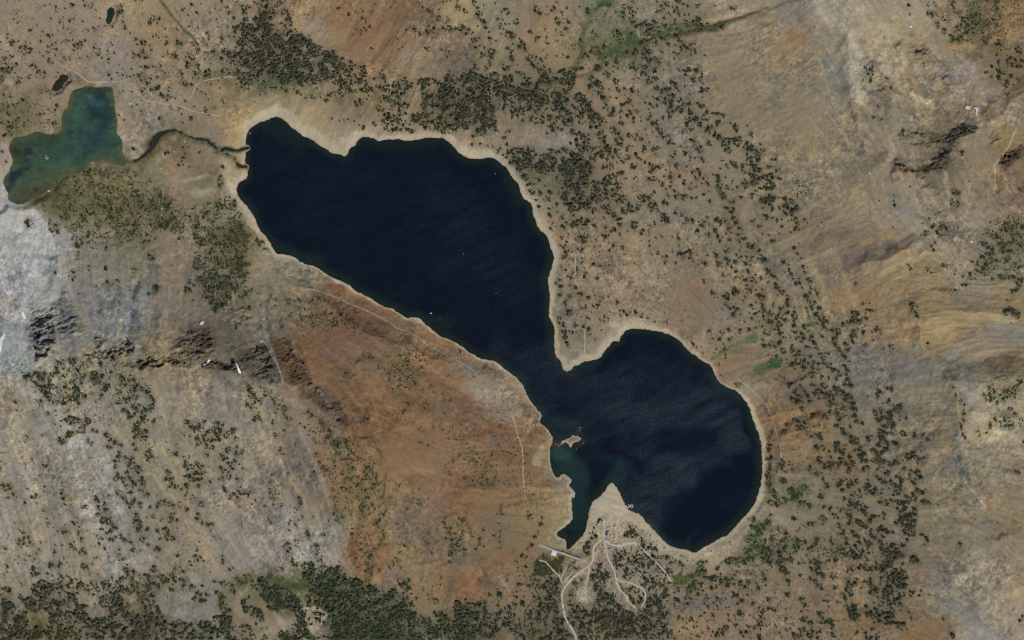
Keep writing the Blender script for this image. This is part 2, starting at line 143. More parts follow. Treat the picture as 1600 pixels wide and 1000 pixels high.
T(1000,200,"857862 7c7463 7e7461 847861 8b795b 837660 807661 80745f 7c7666 827763 7f7562 81735d 8a7b60 7f7660 7e735e 7f705c",
"135,15,15,5 170,35,25,7 195,80,15,4 230,75,15,3 225,115,20,6 270,130,12,2 315,145,12,2 100,35 45,15 10,90,16,4 40,155,18,4 20,190,15,3 105,170,18,4 140,160,18,4 125,205 75,115 340,185 270,200,14,3 240,215 260,235,12,2 35,275,18,4 15,250 90,290,20,5 130,315,20,5 100,325,15,4 75,340,15,3 180,290 220,265 285,300,18,5 290,320 105,400,30,20,8 150,415 180,445,18,4 190,380 240,390,16,4 250,425,12,3 240,465,14,3 205,480 205,330 240,350 305,383,14,2 345,420,14,4 355,445,15,4 365,305 405,348,12,2 430,340 455,340,12,2 475,370,18,5 450,405,15,3 500,405,18,4 520,440,20,5 485,435 430,380 405,435 400,475,16,3 440,465 225,530,14,3 275,508,15,3 310,520,14,3 280,545,15,3 335,550,18,4 362,538,14,3 405,548,12,2 443,550,16,3 498,515,16,3 538,570,16,5 110,500,15,4 90,525,15,3 20,530,20,7 55,560,25,8 20,575,20,5 195,580,20,5 225,600,14,2 100,600,35,12 70,640,30,6 140,645,20,5 275,665,15,4 300,630,14,3 185,700,40,16 210,720,25,8 115,745,15,4 65,775,20,5 15,815,20,6 70,825,14,2 355,725,28,8 325,685,14,2 410,715,14,4 415,745 520,700,14,3 460,733 500,740,12,2 480,770,18,4 540,755 445,810,16,6 530,825,18,4 295,825,16,3 170,843,12,2 255,850 315,868,12,2 75,885 75,927,12,2 125,860 605,710,18,5 590,800,18,7 610,850,14,4 625,885,12,3 630,755,16,3 655,850,15,3 700,870,15,4 675,825,14,3 710,815 765,840,14,3 805,860,22,6 775,890,15,3 780,790,18,5 750,740,20,7 730,705,16,6 715,660,16,7 725,630,14,5 730,580,14,4 680,625,20,10,3 660,625 795,545,12,3 755,470,14,3 725,485 685,470,15,3 640,437,12,2 610,410,20,6 605,375,18,5 570,365 670,390 730,425,12,2 650,255,14,3 675,290,12,3 690,315 630,320,10 620,85,25,8 680,115,30,10 660,130,15,4 760,105,40,14 730,95,20,5 795,105 760,145 850,145,40,20 870,165,25,8 900,180,20,6 960,175,20,6 920,210,25,8 915,245,25,8 840,205,12,2 945,130,12,3 870,50,18,5 880,70 745,5,25,5 400,15,25,6 530,20,30,8 580,40,30,6 740,290,20,6 760,315,15,3 795,290,20,6 805,320,15,3 720,270,15,3 850,270,30,8 870,250,20,5 890,300,25,8 905,325,20,5 945,340,20,6 825,353 890,370,40,8,6 980,380,25,7 890,410,35,14 900,440,25,8 830,440,40,12 940,400,15,3 945,480,14,3 910,495,10,2 985,470,20,7 880,535,20,4 945,570,20,7 975,560,25,8 990,580,20,5 960,628 985,700,20,8 875,738,12,2 895,720 935,775,18,4 960,830 860,920,25,9 880,935,15,4 385,965,18,6 355,975,14,4 395,965 300,985,12,3 145,975,14,3 255,970 525,990,14,2 600,980,20,5 690,955,25,6 575,975 840,970 940,965,14,3 540,125,30,20,7 490,260,15,4 470,170,30,7 430,240 350,30,25,4 425,100,20,5 400,90,15,3 355,205,15,4 390,240,20,4","",
"620,470,20,8 650,530,25,10 690,180,25,7 640,730,30,7 690,770,30,5 590,800,15,5 910,890,30,5",
"600,460 640,510 670,560 700,580|40|475638|.85;640,720 690,770|56|5f6748|.6;685,185|44|54603f|.8;800,430 860,440|44|56603f|.7;480,160|90|6c6a55|.6;300,80|130|7b7568|.7;60,440|100|756f66|.7;260,740|90|7c756b|.7;800,690|76|79716a|.7;340,340|56|8a6b4f|.7;110,240|120|8f7d58|.7;500,640|150|7f7963|.5;920,800|120|786957|.6;770,190|90|8a7c66|.5;520,310|100|776c5a|.5;130,920|120|8d7c60|.5;900,600|40|66694a|.5")
T(1200,200,"81775f 82785f 847a66 8a7d66 807660 847862 827861 81755f 84775f 857860 877a61 897d65 84765f 7b6e5a 80705a 80735c",
"40,250,25,10,6 10,310,12,3 70,330,12,2 95,325 15,390,30,14 20,450,35,25 95,400,20,8,5 230,425,14,3 245,455 275,455 300,462,8 315,490 300,512 256,506 235,520 230,540 215,372,7 70,546,30,8,5 135,540,20,5 140,555,14,3 20,570,35,18 15,540,20,7 190,575,25,8 150,595,25,7 120,610,15,4 90,625,12,2 225,630,22,8 175,640,25,9 125,650,14,3 145,675,15,4 185,680,15,4 35,630,12,3 30,655 35,708,12,3 70,725,15,4 105,770,14,3 110,718 160,730 215,715,15,3 230,735,14,3 185,720 290,722,14,3 310,743 240,770,16,4 215,800,12,2 245,800 178,815,14,3 88,827 15,835,12,2 210,945,18,5 235,990,12 420,740,8 390,770,8 867,570,8 800,663,8 978,780,9 985,530 985,575 985,610,8,2","","40,880,30,5",
"40,890 60,960|56|66704a|.7;220,910 380,830 500,750 600,710|26|92744a|.7;540,735|44|94714a|.7;360,930 480,850 600,800|90|6a614f|.7;950,930|110|605a4c|.8;640,930|80|70654f|.6;740,920 900,860 1000,840|44|927a51|.7;570,30 600,80 640,180 680,250 720,310|26|8f7b58|.7;780,300 900,230|90|716855|.7;860,100|110|7a7059|.6;950,300|80|6d6b67|.7;960,130 970,220|70|9a8f72|.8;970,390|70|65635b|.7;930,180 900,240|40|615c52|.5;690,260|60|85703f|.4;620,60 700,150|70|8a7e66|.5;330,400|110|80715b|.6;620,380|90|7a766a|.5;850,450|160|8a7e68|.6")
T(1400,200,"7f745d 6c614e 7f745c 84714f 877c66 6d6450 877a5f 7a6a53 8a8070 978a72 877c6a 7f6f5c 8b7f68 8a7e69 877b67 77705a",
"575,418 485,778 440,580,25,6 480,600,20,5 460,500,30,7 490,510,15,4 970,490,15,3 560,20,60,20,14 510,200,20,4 40,40,30,7 110,460","",
"360,750,25,8 400,790,10,2 240,820,20,6 230,800 260,700,12,4 290,770,15,5 330,830,12,3 270,920,20,6 290,955,15,5 300,900,12,3 210,745 750,850,20,6 690,900,25,8 740,960,40,14 800,850,25,7 830,920,30,12 840,960,20,6 880,770,40,12 940,760,30,8 850,800,30,6 920,900,30,6 990,780,15,5 980,840,20,6 970,920,20,4 890,960,20,5 710,990,15,4 340,740",
"280,60 380,90|70|5f5544|.7;250,320 330,300|60|57503f|.8;430,250|60|655f57|.7;450,120|170|665c49|.6;150,180|120|7f7562|.5;180,390 250,530 330,620 370,740|44|a0957f|.8;380,340 400,450 420,600|40|a09680|.8;320,400 350,560 400,680|34|7a7260|.6;440,460 480,580|50|6f6752|.7;520,350|110|8a7550|.7;130,660|120|847f7a|.8;40,640|70|76756f|.7;0,380|70|605f58|.7;40,300 100,370|30|7f6742|.7;940,0 880,150 790,270|16|a39884|.8;770,280 775,400|12|a39884|.8;775,400 800,520 860,600 940,640 1000,670|12|a0957f|.5;990,80|60|85694a|.7;870,250 980,170|70|4a4238|.8;950,360|100|7a6950|.6;880,520|140|796a5b|.6;800,900 900,800|120|68664f|.5;40,960|80|96754a|.7;0,930|40|615a4e|.8;30,860|50|96805a|.6;660,840|40|6c6a66|.6;700,150|70|706a5c|.5;600,100|60|857a62|.5")  # dark cliff strokes paint in the shade of the north-facing rock
T(0,400,"a0a29f 9d9d98 7f7c6e 7a776a 969692 949490 777571 7c7b70 8d9290 7d7c79 767570 7f7d70 8f9187 8c8a7c 857f6c 7f7862",
"470,835,25,6 565,830,28,8 210,955,20,8 260,950,40,14 330,940,40,16 400,940,20,5 450,915,30,9 340,980,60,14 440,870,15,3 490,885,12,2 540,895,15,3 610,890,15,4 650,930,25,10 730,930,40,18 780,940,30,10 750,980,40,12 600,980,50,14 500,980,50,12 700,810,30,7 780,830,30,7 880,800,20,4 945,950,22,8 960,985,25,7 870,912,10,2 860,950,12,2 275,908 600,10,20,3 425,135,15,3 570,160,40,8 690,95,20,4 820,95,15,2 755,240 850,205,15,3 930,190,20,4","","",
"0,50 100,100 160,150|26|8a806a|.7;0,480|40|9a7f52|.7;880,580 920,480|90|6f7478|.7;860,300|130|787a7a|.6;620,400 650,560|56|7d765a|.7;60,800|80|8f9a98|.6;100,870|60|7a8482|.7;150,750|90|9a9f9d|.5;650,920|170|7d785f|.6;990,810|60|9c8a5f|.6;660,720|60|857558|.5;20,940|50|9a8a6c|.5;430,60 400,200|60|74746e|.5;460,200|60|74777a|.6;450,650 460,800|22|9a8c78|.6;540,770|60|838079|.6;300,550|120|86827c|.6;500,470|110|757370|.6;560,600|60|716b5a|.5;960,200|50|7f705c|.5;640,300|50|706c66|.5;770,680|60|666460|.6")
T(200,400,"777563 7c6f5f 746c58 7a7058 767670 7b705f 766b58 716a54 7c7765 786d58 62594a 6a6352 7d7258 85795f 7f735f 5c564b",
"25,960,35,12","",
"180,20,35,12 215,255,30,10 200,240,15,4 50,110,25,4 90,200,20,3 160,290,15,2 470,270,30,10 540,180,50,8 600,280,40,14 640,250,30,10 680,150,50,16 750,40,60,18 870,60,50,22 880,130,30,10 760,200,50,18 790,260,40,14 730,250,30,10 670,400,35,18 690,430,20,6 740,390,40,6 780,330,30,8 900,310,40,10 940,270,40,8 960,400,25,5 850,550,30,6 580,60,60,8 500,210,30,6 620,200,40,10 500,345,20,3 930,70,30,8",
"60,420 20,560|100|6c7174|.7;270,80 230,330 200,480 150,620 120,780|38|8a7452|.8;180,650 180,850|44|857548|.7;330,30 330,200|56|6f665c|.7;380,250|100|786c5f|.6;700,100 870,60|110|56563c|.5;770,220|90|54553c|.5;670,400|50|4a4c33|.6;540,650|210|5f5240|.6;500,880 480,980|130|877a66|.8;700,830 850,880|60|5c564c|.7;900,780 980,860|120|574c40|.8;850,620|120|66614f|.6;730,600|50|85704c|.6;620,480|80|7b6b54|.5;850,970|80|7d7865|.6;900,900 960,1000|26|8a6a42|.8;420,300|60|7f725f|.5;950,180|80|80735e|.6;660,300|50|81745f|.5;350,600 300,700|50|80745f|.5;120,200|80|74735f|.5;350,780|60|5c4f42|.5")
T(400,400,"8a8068 8a8068 8c7a60 8a6f50 7a725f 7f7056 7a5f45 7c5e44 6f6a5c 745a40 765a40 745c47 5f5648 7a5c3e 765a42 7a6147",
"","",
"150,340,25,7 120,310,10,2 240,340,40,6 160,400,25,4 290,370,30,6 340,355,15,3 265,460,18,5 185,520,18,5 210,550,20,6 250,500,20,4 95,490,14,3 340,550,25,5 380,500,40,6 385,425,15,4 430,460,15,4 480,450,15,4 450,370,30,6 440,505,30,4 550,545,15,3 630,440,25,6 680,460,25,6 670,500,15,4 615,520,25,10 640,545,15,4 760,540,30,8 835,605,28,8 780,610,20,3 880,530,20,5 950,605 550,592 985,670,15,4 860,780,40,10 900,790,30,5 720,920,25,9 735,950,12,3 690,960,20,4 780,970,12,2 960,860,25,5 990,880,20,4 230,650,20,4 275,680 30,390,15,3 20,290,25,4 30,570,30,5 20,500,20,3 450,330,20,3 660,350,50,8 540,380,50,6 470,340,30,4",
"250,60|110|857f72|.7;100,200|180|857b62|.6;600,230 700,270|80|80593a|.7;850,360|90|80593a|.7;440,80 520,120 600,170 720,250 850,310 950,380|26|958370|.7;600,750|150|6f5b49|.6;750,680|110|705c4b|.6;20,55 130,110 230,155 380,245 520,285 620,320 720,370 880,435 1000,495|9|a08c6c|.85;60,400 70,600 100,680 130,760 180,880 210,990|26|857d6e|.75;0,690 80,670 130,780 200,960 200,1000 0,1000|0|5a5449|.85;120,630 260,640 330,760 450,960 430,1000 230,1000 180,850 130,700|0|624d38|.8;240,840|44|7f6338|.7;280,680 330,800 450,980|30|7a6f5f|.6;440,380|150|645a40|.5;760,520|90|6d4c38|.6;450,560 700,540|24|845f45|.5;540,650|40|866a48|.4;330,400|40|7b5a42|.6;900,780|70|6a5c44|.6;370,30 330,80|30|8f8770|.5;470,130 380,220|60|8f866c|.5",.62)
T(600,400,"8f7d66 8f7d66 8f7d66 8f7d66 7f664c 84705a 8f7d66 8f7d66 7f6549 84694c 8a7254 8f7d66 7a6448 846346 806e56 877860",
"360,925,10,2 500,942,10,2 665,778 710,945,12,3 600,745,15,3 350,800 790,860,20,3 835,890 940,970","",
"200,760,80,30 130,860,100,40 60,900,60,20 250,740,25,8 180,640,30,6 30,780,40,8 110,960,30,12 290,870,20,5 200,930,60,14",
"0,495 60,530 90,560 190,590 260,630 350,710 430,740 510,790 590,830 680,880 720,920|8|9c8466|.8;0,400 90,420 190,490 300,520 400,600 540,655 620,710 740,790 880,850 1000,930|30|958570|.7;600,850 720,900 800,900|66|7d7467|.5;140,850|200|6f6044|.6;420,850|140|86613f|.6;30,680|60|715845|.5;760,860|60|8f7e60|.5;480,930|60|86613f|.5;900,950|60|857a6a|.5",.62)
T(800,400,"8f846e 857863 857761 8a7b64 9a8f78 7b7362 80735e 887862 9a8468 7c7466 847966 9a8f76 9a8f78 847d6e 857c69 9a8f76",
"405,15,15,4 480,35 555,20,14,3 550,55,12,2 635,65,16,4 700,90,15,2 510,105,14,3 425,120,12,2 470,130,12,2 575,130,14,3 560,165,12,3 440,160 460,172,12,2 375,190,12 390,235,14,3 460,235,10 350,225,14,3 500,250,15,5 530,300,20,6 380,305,14,4 455,310,18,4 605,325,16,5 650,312 695,352,14,2 755,320 710,330 420,365,18,5 580,395,14,3 640,390,14,3 675,400,18,4 825,365,18,5 450,440,30,7 545,478 725,475,10,2 690,500 755,490 770,440,12,2 850,440,15,3 880,435,15,4 900,455,15,3 975,437,15,3 850,470 925,440 600,490,14,2 560,550,12,3 600,575,12,4 610,620,14,3 650,655 500,540,20,4 370,480,20,4 390,540,25,6 410,600,20,9 415,640,20,7 430,690,15,4 470,600,20,3 450,590 675,175,14,3 730,75 750,130 760,75 875,70 700,580 720,515 620,440","","",
"350,0 340,100 300,220 320,300 310,420|50|9a8f7a|.9;340,520 370,620 350,680 400,690|38|9c7a4a|.8;330,740|50|9a8068|.7;470,520|90|77736b|.7;530,640|70|75726a|.7;780,230|70|716f66|.7;830,350|56|77715f|.6;500,0 490,180 520,250|8|968b75|.7;570,580 565,700 575,780|9|a39980|.8;780,520 900,480 1000,480|66|9f9478|.9;700,720 780,620|56|968c74|.8;900,190|60|8a7357|.4;520,180|60|757269|.4;450,830 540,830|50|8f8572|.6;430,870|36|8a8273|.8;640,760|60|8f8674|.6;320,380|56|9a8f7f|.6")
T(1000,400,"8a7e66 847660 827660 867a64 857860 827058 807360 80735c 94876d 85745e 857863 827560 9a8c74 8f8068 846d52 80735a",
"190,8,40,8,6 320,10,30,5 395,15,18,6 415,45 290,55,20,2 200,50,15,2 460,70,10 515,75,12,2 485,55 465,127,9 610,60,22,8 600,15,14,2 670,15,25,8 690,40,15,5 680,70,14,3 745,50,18,5 715,90,15,3 770,10,25,4 830,20,15,3 885,15,20,4 940,10,25,8 970,35,20,10 830,70,15,3 865,75 760,125,16,4 790,170,18,4 750,165 850,130,14,3 875,185,20,6 825,200,18,5 905,150 910,208 950,175,14,3 985,105,18,4 990,140 990,210,12,2 655,155,10,2 655,135 500,200,18,5 570,285,16,3 585,295,14,4 560,270 610,325 682,318,25,9 750,285,28,12 740,260,20,5 830,245,20,4 855,280,20,6 910,268 955,265 920,308,14,4 950,325,25,12 825,325,12,2 805,350 662,373,18,6 700,412,18,5 760,422,25,7 735,462,18,6 790,460 865,380,15,4 880,415 970,420,18,6 955,380,15,4 860,445 875,490,14,2 820,517 850,570,12,2 905,568,14,3 700,578,20,5 640,600,20,4 785,590,20,4 540,592,20,6 20,470,15,2 55,482,10,2 115,515 205,510,35,5 410,688,14,2 445,712 490,762 570,650,12,3 620,655,15,4 700,665,15,4 715,640 655,690 600,730 670,720,20,3 965,650,12,2 970,700,20,8 980,610,14,3 980,583 630,930,8 620,850 665,790,15,2 940,450,40,6 980,480,40,8 960,540,40,6 905,360 640,415","","",
"400,250|140|806850|.6;450,330|130|7f6850|.6;230,430|130|7a715f|.6;180,300|100|7a715f|.6;780,420|80|6f6f58|.6;30,400|100|8a7858|.6;0,520 120,560 260,610 350,680 470,790 560,850 600,960|54|988b73|.85;520,820|36|959080|.7;545,800 620,740 700,700 800,650 880,590 920,600 930,670 850,680 760,700 660,750 580,815|0|51663c|.66;880,870 930,850 1000,830 1000,900 940,920 880,910|0|50623d|.66;780,990|30|5a6a38|.7;780,750|170|84694a|.6;800,980 870,930 940,910|44|6f6b50|.7;500,520 560,540|44|6f6e54|.6;100,60|120|8f8268|.4;640,480|120|857560|.5;950,400|80|7a705c|.5;700,160|80|717059|.5;680,930|60|6f6c54|.5;900,80|90|8c806a|.4")
T(1200,400,"7c7260 7f735f 76695a 8a7757 817560 867858 8c7652 86765a 827660 7d735e 827560 8c7453 7a6850 7b715a 7a7468 716e66",
"120,45,16,5 10,125,15,5 10,205 165,72 175,115,18,5 185,140,15,4 45,160,16,6 65,220,20,8 75,245,18,7 110,280,22,8 70,180 75,310 150,345,18,40,14 150,390,15,5 210,480,18,40,12 205,545,16,6 205,405 235,215,20,6 200,180 245,180 265,255,15,3 260,15,10,2 290,85,18,4 290,130,12,3 310,180,12,3 330,205,14,4 335,250,12,2 360,265,16,4 385,300,12,3 325,300,15,3 295,315,18,5 365,360,12,4 360,380 320,355,18,4 350,410,18,5 305,408 400,415,18,7 390,455,18,6 370,450,12,3 405,485,14,3 400,520,25,7 425,540,14,4 445,560,12,3 455,510,18,5 470,530 435,490,12,3 500,575,18,5 545,580,18,6 550,600,15,4 540,630,15,3 520,660,20,35,14 535,700,16,6 570,735,20,7 600,790,20,8 580,765 620,735,20,7 615,700,14,4 600,680,14,3 650,722,8 590,855,14,3 625,888,22,9 425,620,30,6 310,600,14,3 370,690,20,5 385,730,20,5 315,720,20,4 470,765,14,3 430,800,20,6 450,840,20,7 480,860,20,6 515,890,20,7 505,910 410,775,18,5 340,620,20,4 420,950,20,5 350,920,20,5 535,965,15,4 560,925,20,4 610,920,15,3 630,970,20,6 600,990,14,3 480,960,14,3 60,390,30,6 30,450,30,6 90,460,30,7 100,420,14,3 125,405 150,450,25,6 20,520,22,8 10,500 70,500,30,6 110,520,30,6 150,510,20,6 90,540,25,6 75,570,20,4 100,605,20,6 130,640,15,4 10,615,12,3 170,630,12,3 20,685,20,6 60,707,12,2 100,680,18,4 190,710,12,2 120,750,22,8 190,740,20,7 240,770,25,8 205,780,15,3 150,810 180,850,22,8 220,600,15,3 230,640,15,3 260,610,18,4 270,660,18,4 290,640,18,4 320,650,14,3 240,830,25,5 300,830,25,8 330,790,20,4 360,830,20,4 390,850,20,4 350,870,20,5 280,880,25,5 120,960,20,3 210,885 660,445,12,3 695,450,24,12 680,500,35,14 640,520,20,8 730,495,18,5 770,490,12,4 710,520,18,5 675,590,14,4 668,630,25,12 670,672,14,3 625,570 765,548 705,575 745,605,18,4 815,597 760,700,18,6 820,662,12,3 900,897,11 910,720 860,575,25,5 750,370,12,2 795,370 770,428,14,4 810,425,12,2 680,225,20,3 640,825 585,530,14,2 580,550 965,710,25,5 885,610","",
"300,550,30,6 50,830,60,14",
"320,50 380,160 440,280 480,420|86|938263|.7;560,380 700,340 850,330|76|8f7149|.7;800,480 950,460|56|927752|.7;970,570|60|9f8b62|.7;450,100 600,40|90|6b6053|.7;850,20|110|69614f|.7;900,370|80|76705c|.6;780,800|220|716d65|.6;890,640|90|757068|.5;280,560 320,540 350,530|38|4c5f38|.85;290,400 330,490 370,560|18|5f6446|.7;0,830 60,790 130,830 60,880 0,895|0|3f5f36|.95;100,950|130|796349|.6;170,170|130|79716a|.6;950,120|110|938058|.6;650,250|110|86765a|.4;540,560|60|8f7a58|.4;60,960 200,1000|30|6d5a46|.5;160,700|90|877a60|.4")
T(1400,400,"8f7b57 92825f 857a68 7b7560 8a7757 8a7a58 82765f 8f7b5a 907b58 9a8459 8f7a5a 877d6b 716e66 77725f 7c7460 77694f",
"95,68 110,85 120,107,12,2 112,355,12,3 128,395,16,25,7 120,435 165,460,14,25,5 170,400 860,450,20,6 885,415,20,6 905,435,30,10 930,415,15,3 945,480,18,5 970,455,14,4 910,465 245,685,12,2 530,162,8,2 460,145 870,345 900,527 965,975,25,6","",
"590,40,20,5 680,50,50,20 640,100,45,14 700,90,25,7 740,20,40,10 800,30,20,3 950,85,50,12 955,140,20,4 980,185,25,8 840,165,60,20,18 900,170,25,6 760,180,15,3 580,150,18,30,8 590,185 530,225,30,12,7 945,210,14 970,235,18,4 945,260,20,6 915,285,14,4 380,90,25,5 240,115,25,4 290,135,30,10,5 450,268,20,8,3 860,50,20,3",
"230,190|120|8a8268|.7;50,70|110|9a8458|.6;150,300|100|726c5f|.7;250,280 400,250|34|6f6450|.7;450,210|64|75695c|.7;420,285|30|9a6f48|.7;480,340 780,340|50|7c7364|.7;540,220|36|5a6338|.6;420,180 520,240 700,240 900,225 1000,215|10|9c8c6a|.8;500,430 760,430|70|94784f|.6;180,520 300,580 400,580|56|9d8a60|.7;1000,580 800,560 650,610 500,700 380,800|80|827e72|.8;720,580 600,630 450,670|12|7c6a4f|.7;1000,620 850,650 700,730|44|7d7a70|.6;1000,640 830,690 700,790 600,900|16|857a62|.6;900,720 850,830 750,850|90|6c614c|.7;412,850 425,1000|30|867048|.45;180,740|120|7f7f7c|.6;60,650 230,690 300,700|24|958a63|.7;560,970|70|6a6a6a|.5;700,960|70|8d8268|.5;340,920|36|8f8d85|.6;840,165|70|4f5a34|.6;950,20|60|7a604c|.5;270,420|60|94794c|.5;0,560|50|94805a|.6;480,850|60|75705c|.5;950,900|70|7c6f4f|.5")
T(0,600,"8c7f68 888477 7f7a68 7a7462 877b66 8b867a 9b9081 857a66 8f8470 847a66 85806f 8a8880 8a8070 7f7763 857c68 8a877f",
"330,130,12,2 660,100,16,4 640,75 590,120,25,6 610,155,14,4 550,110,20,5 118,150,14,3 135,205 375,230,12,3 575,280,50,20 690,290,25,12 520,280,20,6 640,340,30,8 480,290 430,315 475,330 620,380,90,10,16 540,395,30,10 720,370,20,6 755,370,14,4 470,430,20,6 490,455,18,5 520,420,12,3 550,405,14,4 660,240 330,400 215,410,10,2 700,460,25,8 830,400,20,6 860,440,14,4 900,460,18,7 855,500,18,6 940,480,20,6 930,560,25,8 990,570,15,4 900,610,14,4 905,645,18,5 935,605 920,710,25,9 900,740,20,6 960,750,30,10 985,800,20,6 930,850,25,9 960,890,20,6 985,910,14,4 990,690,15,4 180,570,14,3 262,590,12,2 330,600,12,2 340,635,12,2 367,648,10,2 965,205,25,9 930,145,30,15,7 820,40,25,12 800,80,20,7 840,20,20,6 980,20,20,5 985,130,14,3 930,60,25,6 50,800,40,14 20,790 105,855,14,3 65,890,14,3 130,890 268,880,22,8 215,820 190,935,15,3 290,935,10,2 350,805,12,2 350,840 480,860,12,2 490,895,14,4 508,945,12,3 10,610 10,660 15,540 770,600 700,830 740,895,25,7 770,920,14,4 820,940,14,4 780,970,20,6 830,980,14,4 850,870,10,2 885,880,14,3 860,790,14,3 660,960,25,6 340,995",
"270,0 600,0 620,150 420,160 340,90|.42","",
"350,200 500,300 470,400|76|a3988a|.7;600,200|140|9c9080|.6;540,460 760,420|80|a2a09e|.8;750,600|90|a09e9d|.7;500,450 560,600 600,750 700,880 780,980|50|a5a49f|.8;300,200 400,400 540,600 580,800|56|858677|.6;250,0 330,250|66|90928a|.6;880,350 920,400|80|95845a|.8;780,500 700,540|28|857358|.7;870,230|70|7b7974|.6;0,300 80,450 110,550 90,640|9|6b604e|.7;30,500 50,650|80|958b78|.7;60,640|44|a59b88|.7;290,760 320,900|22|66644a|.6;600,880|30|6c6a48|.5;640,580|60|7a715f|.6;60,120|90|8c7a60|.5;200,450 330,700|60|84765f|.5;470,750|60|92846c|.5;50,950|100|948772|.6;220,850|70|746a58|.5;740,40|80|6f6a5b|.6;930,80|80|6d6a59|.6;420,520|70|7f7b68|.5")
T(200,600,"77745f 7c705f 776b5d 7d7464 7a735f 78705f 857b69 877d6a 736c56 8a7d62 82765f 877c66 6d6a58 7f725a 7d725f 82766a",
"60,20,40,12 110,40,14,4 155,65,18,6 180,100,16,6 200,135,18,7 185,180,25,9 150,220,30,10 90,200,40,12 40,225,45,14 20,140,40,12 70,100,30,8 30,60,20,4 10,270,15,5 100,240,25,7 130,280,30,14 90,305,25,9 60,330,25,9 75,370,35,18 60,420,20,7 120,430,30,10 130,380,30,9 200,290,14,5 210,275 45,475,12,3 165,545,35,9 200,570,14,3 160,600,20,4 30,600,30,9 70,670,40,14 20,640,25,6 20,730,25,8 100,740,30,8 130,770,25,7 50,780,30,8 20,850,25,9 100,830,25,7 150,870,25,7 40,920,25,8 100,950,20,6 170,965,12,2 240,950,20,5 230,870 10,950,20,6 460,300,18,5 595,290,18,4 495,340,20,6 540,360,28,9 555,330,18,5 620,370,18,5 590,350 650,365,18,4 480,415,10,2 545,430,20,6 545,400 595,405,14,4 590,430,14,4 700,310,25,8 740,325,14,4 700,370,35,40,24 690,430,40,20,18 640,440,18,5 610,460,20,7 625,500,20,7 660,490,14,25,7 625,550,16,4 540,475,16,4 570,460 780,390,40,12 820,370,25,6 850,430,18,4 735,555,16,4 780,520,30,10 850,550,18,5 890,530,20,5 760,580,25,7 840,605,14,4 800,630,20,5 730,655,16,6 750,680,18,5 780,680,20,5 820,660,15,3 905,655,14,3 870,630 735,740,18,5 790,730,20,6 850,742,10,2 710,745 750,820,22,6 880,805 805,880,14,3 850,865,30,8 900,850,18,4 945,855,18,4 940,880 800,905,14,3 990,920,15,3 970,940 855,500,14,3 940,20,14,3 960,50,22,8 970,90,30,12 935,140,20,6 930,175,14,4 970,180,18,4 985,275,18,4 990,130 380,545,18,5 430,570,16,3 470,575,16,4 455,610,18,5 440,640,20,7 460,660,18,5 500,640,25,6 540,625,20,6 570,650,22,7 600,690,12,2 560,690,25,7 530,700,20,6 450,720,14,4 490,740,30,10 530,750,25,8 580,740,18,4 550,800,14,4 465,800,20,7 640,765,15,5 505,870 450,875 460,850,18,3 320,700,25,8 300,745,15,5 340,740,18,6 340,770,25,8 380,800,22,8 320,805,12,3 415,830,14,4 575,945,22,7 520,890 490,900 280,920,30,6 320,940,15,3 300,455 315,515",
"","60,515,22,6 410,940,25,6 450,980,20,5 350,930,20,4",
"430,50|120|6d6155|.7;590,80 620,170|50|6f6356|.7;780,80 800,150|44|72665a|.7;330,210 460,190|84|6a6556|.6;300,330|90|6f6a59|.6;200,0 230,150 180,260|54|8a7e65|.8;200,450 280,580|74|8f8265|.7;330,600 400,680 460,800 500,980|54|8f7f5c|.6;190,700 300,850 420,950|30|96855f|.7;330,440|44|927a50|.7;490,850|36|957a4a|.7;900,650 980,750|66|8f846c|.7;130,920|80|85857c|.6;720,500|60|88806f|.7;420,940 350,960|30|66663e|.7;650,900|130|7f7368|.6;860,230|100|8c8068|.5;520,240 620,260|60|85796a|.5;800,430|90|6f6958|.5;900,880|80|7a6f5c|.5;500,470|60|7d6c4e|.5;560,540|50|8a7a66|.5;420,720|70|847a5c|.4;720,620 900,950|40|8a7f6c|.4;240,180|40|80775f|.4")
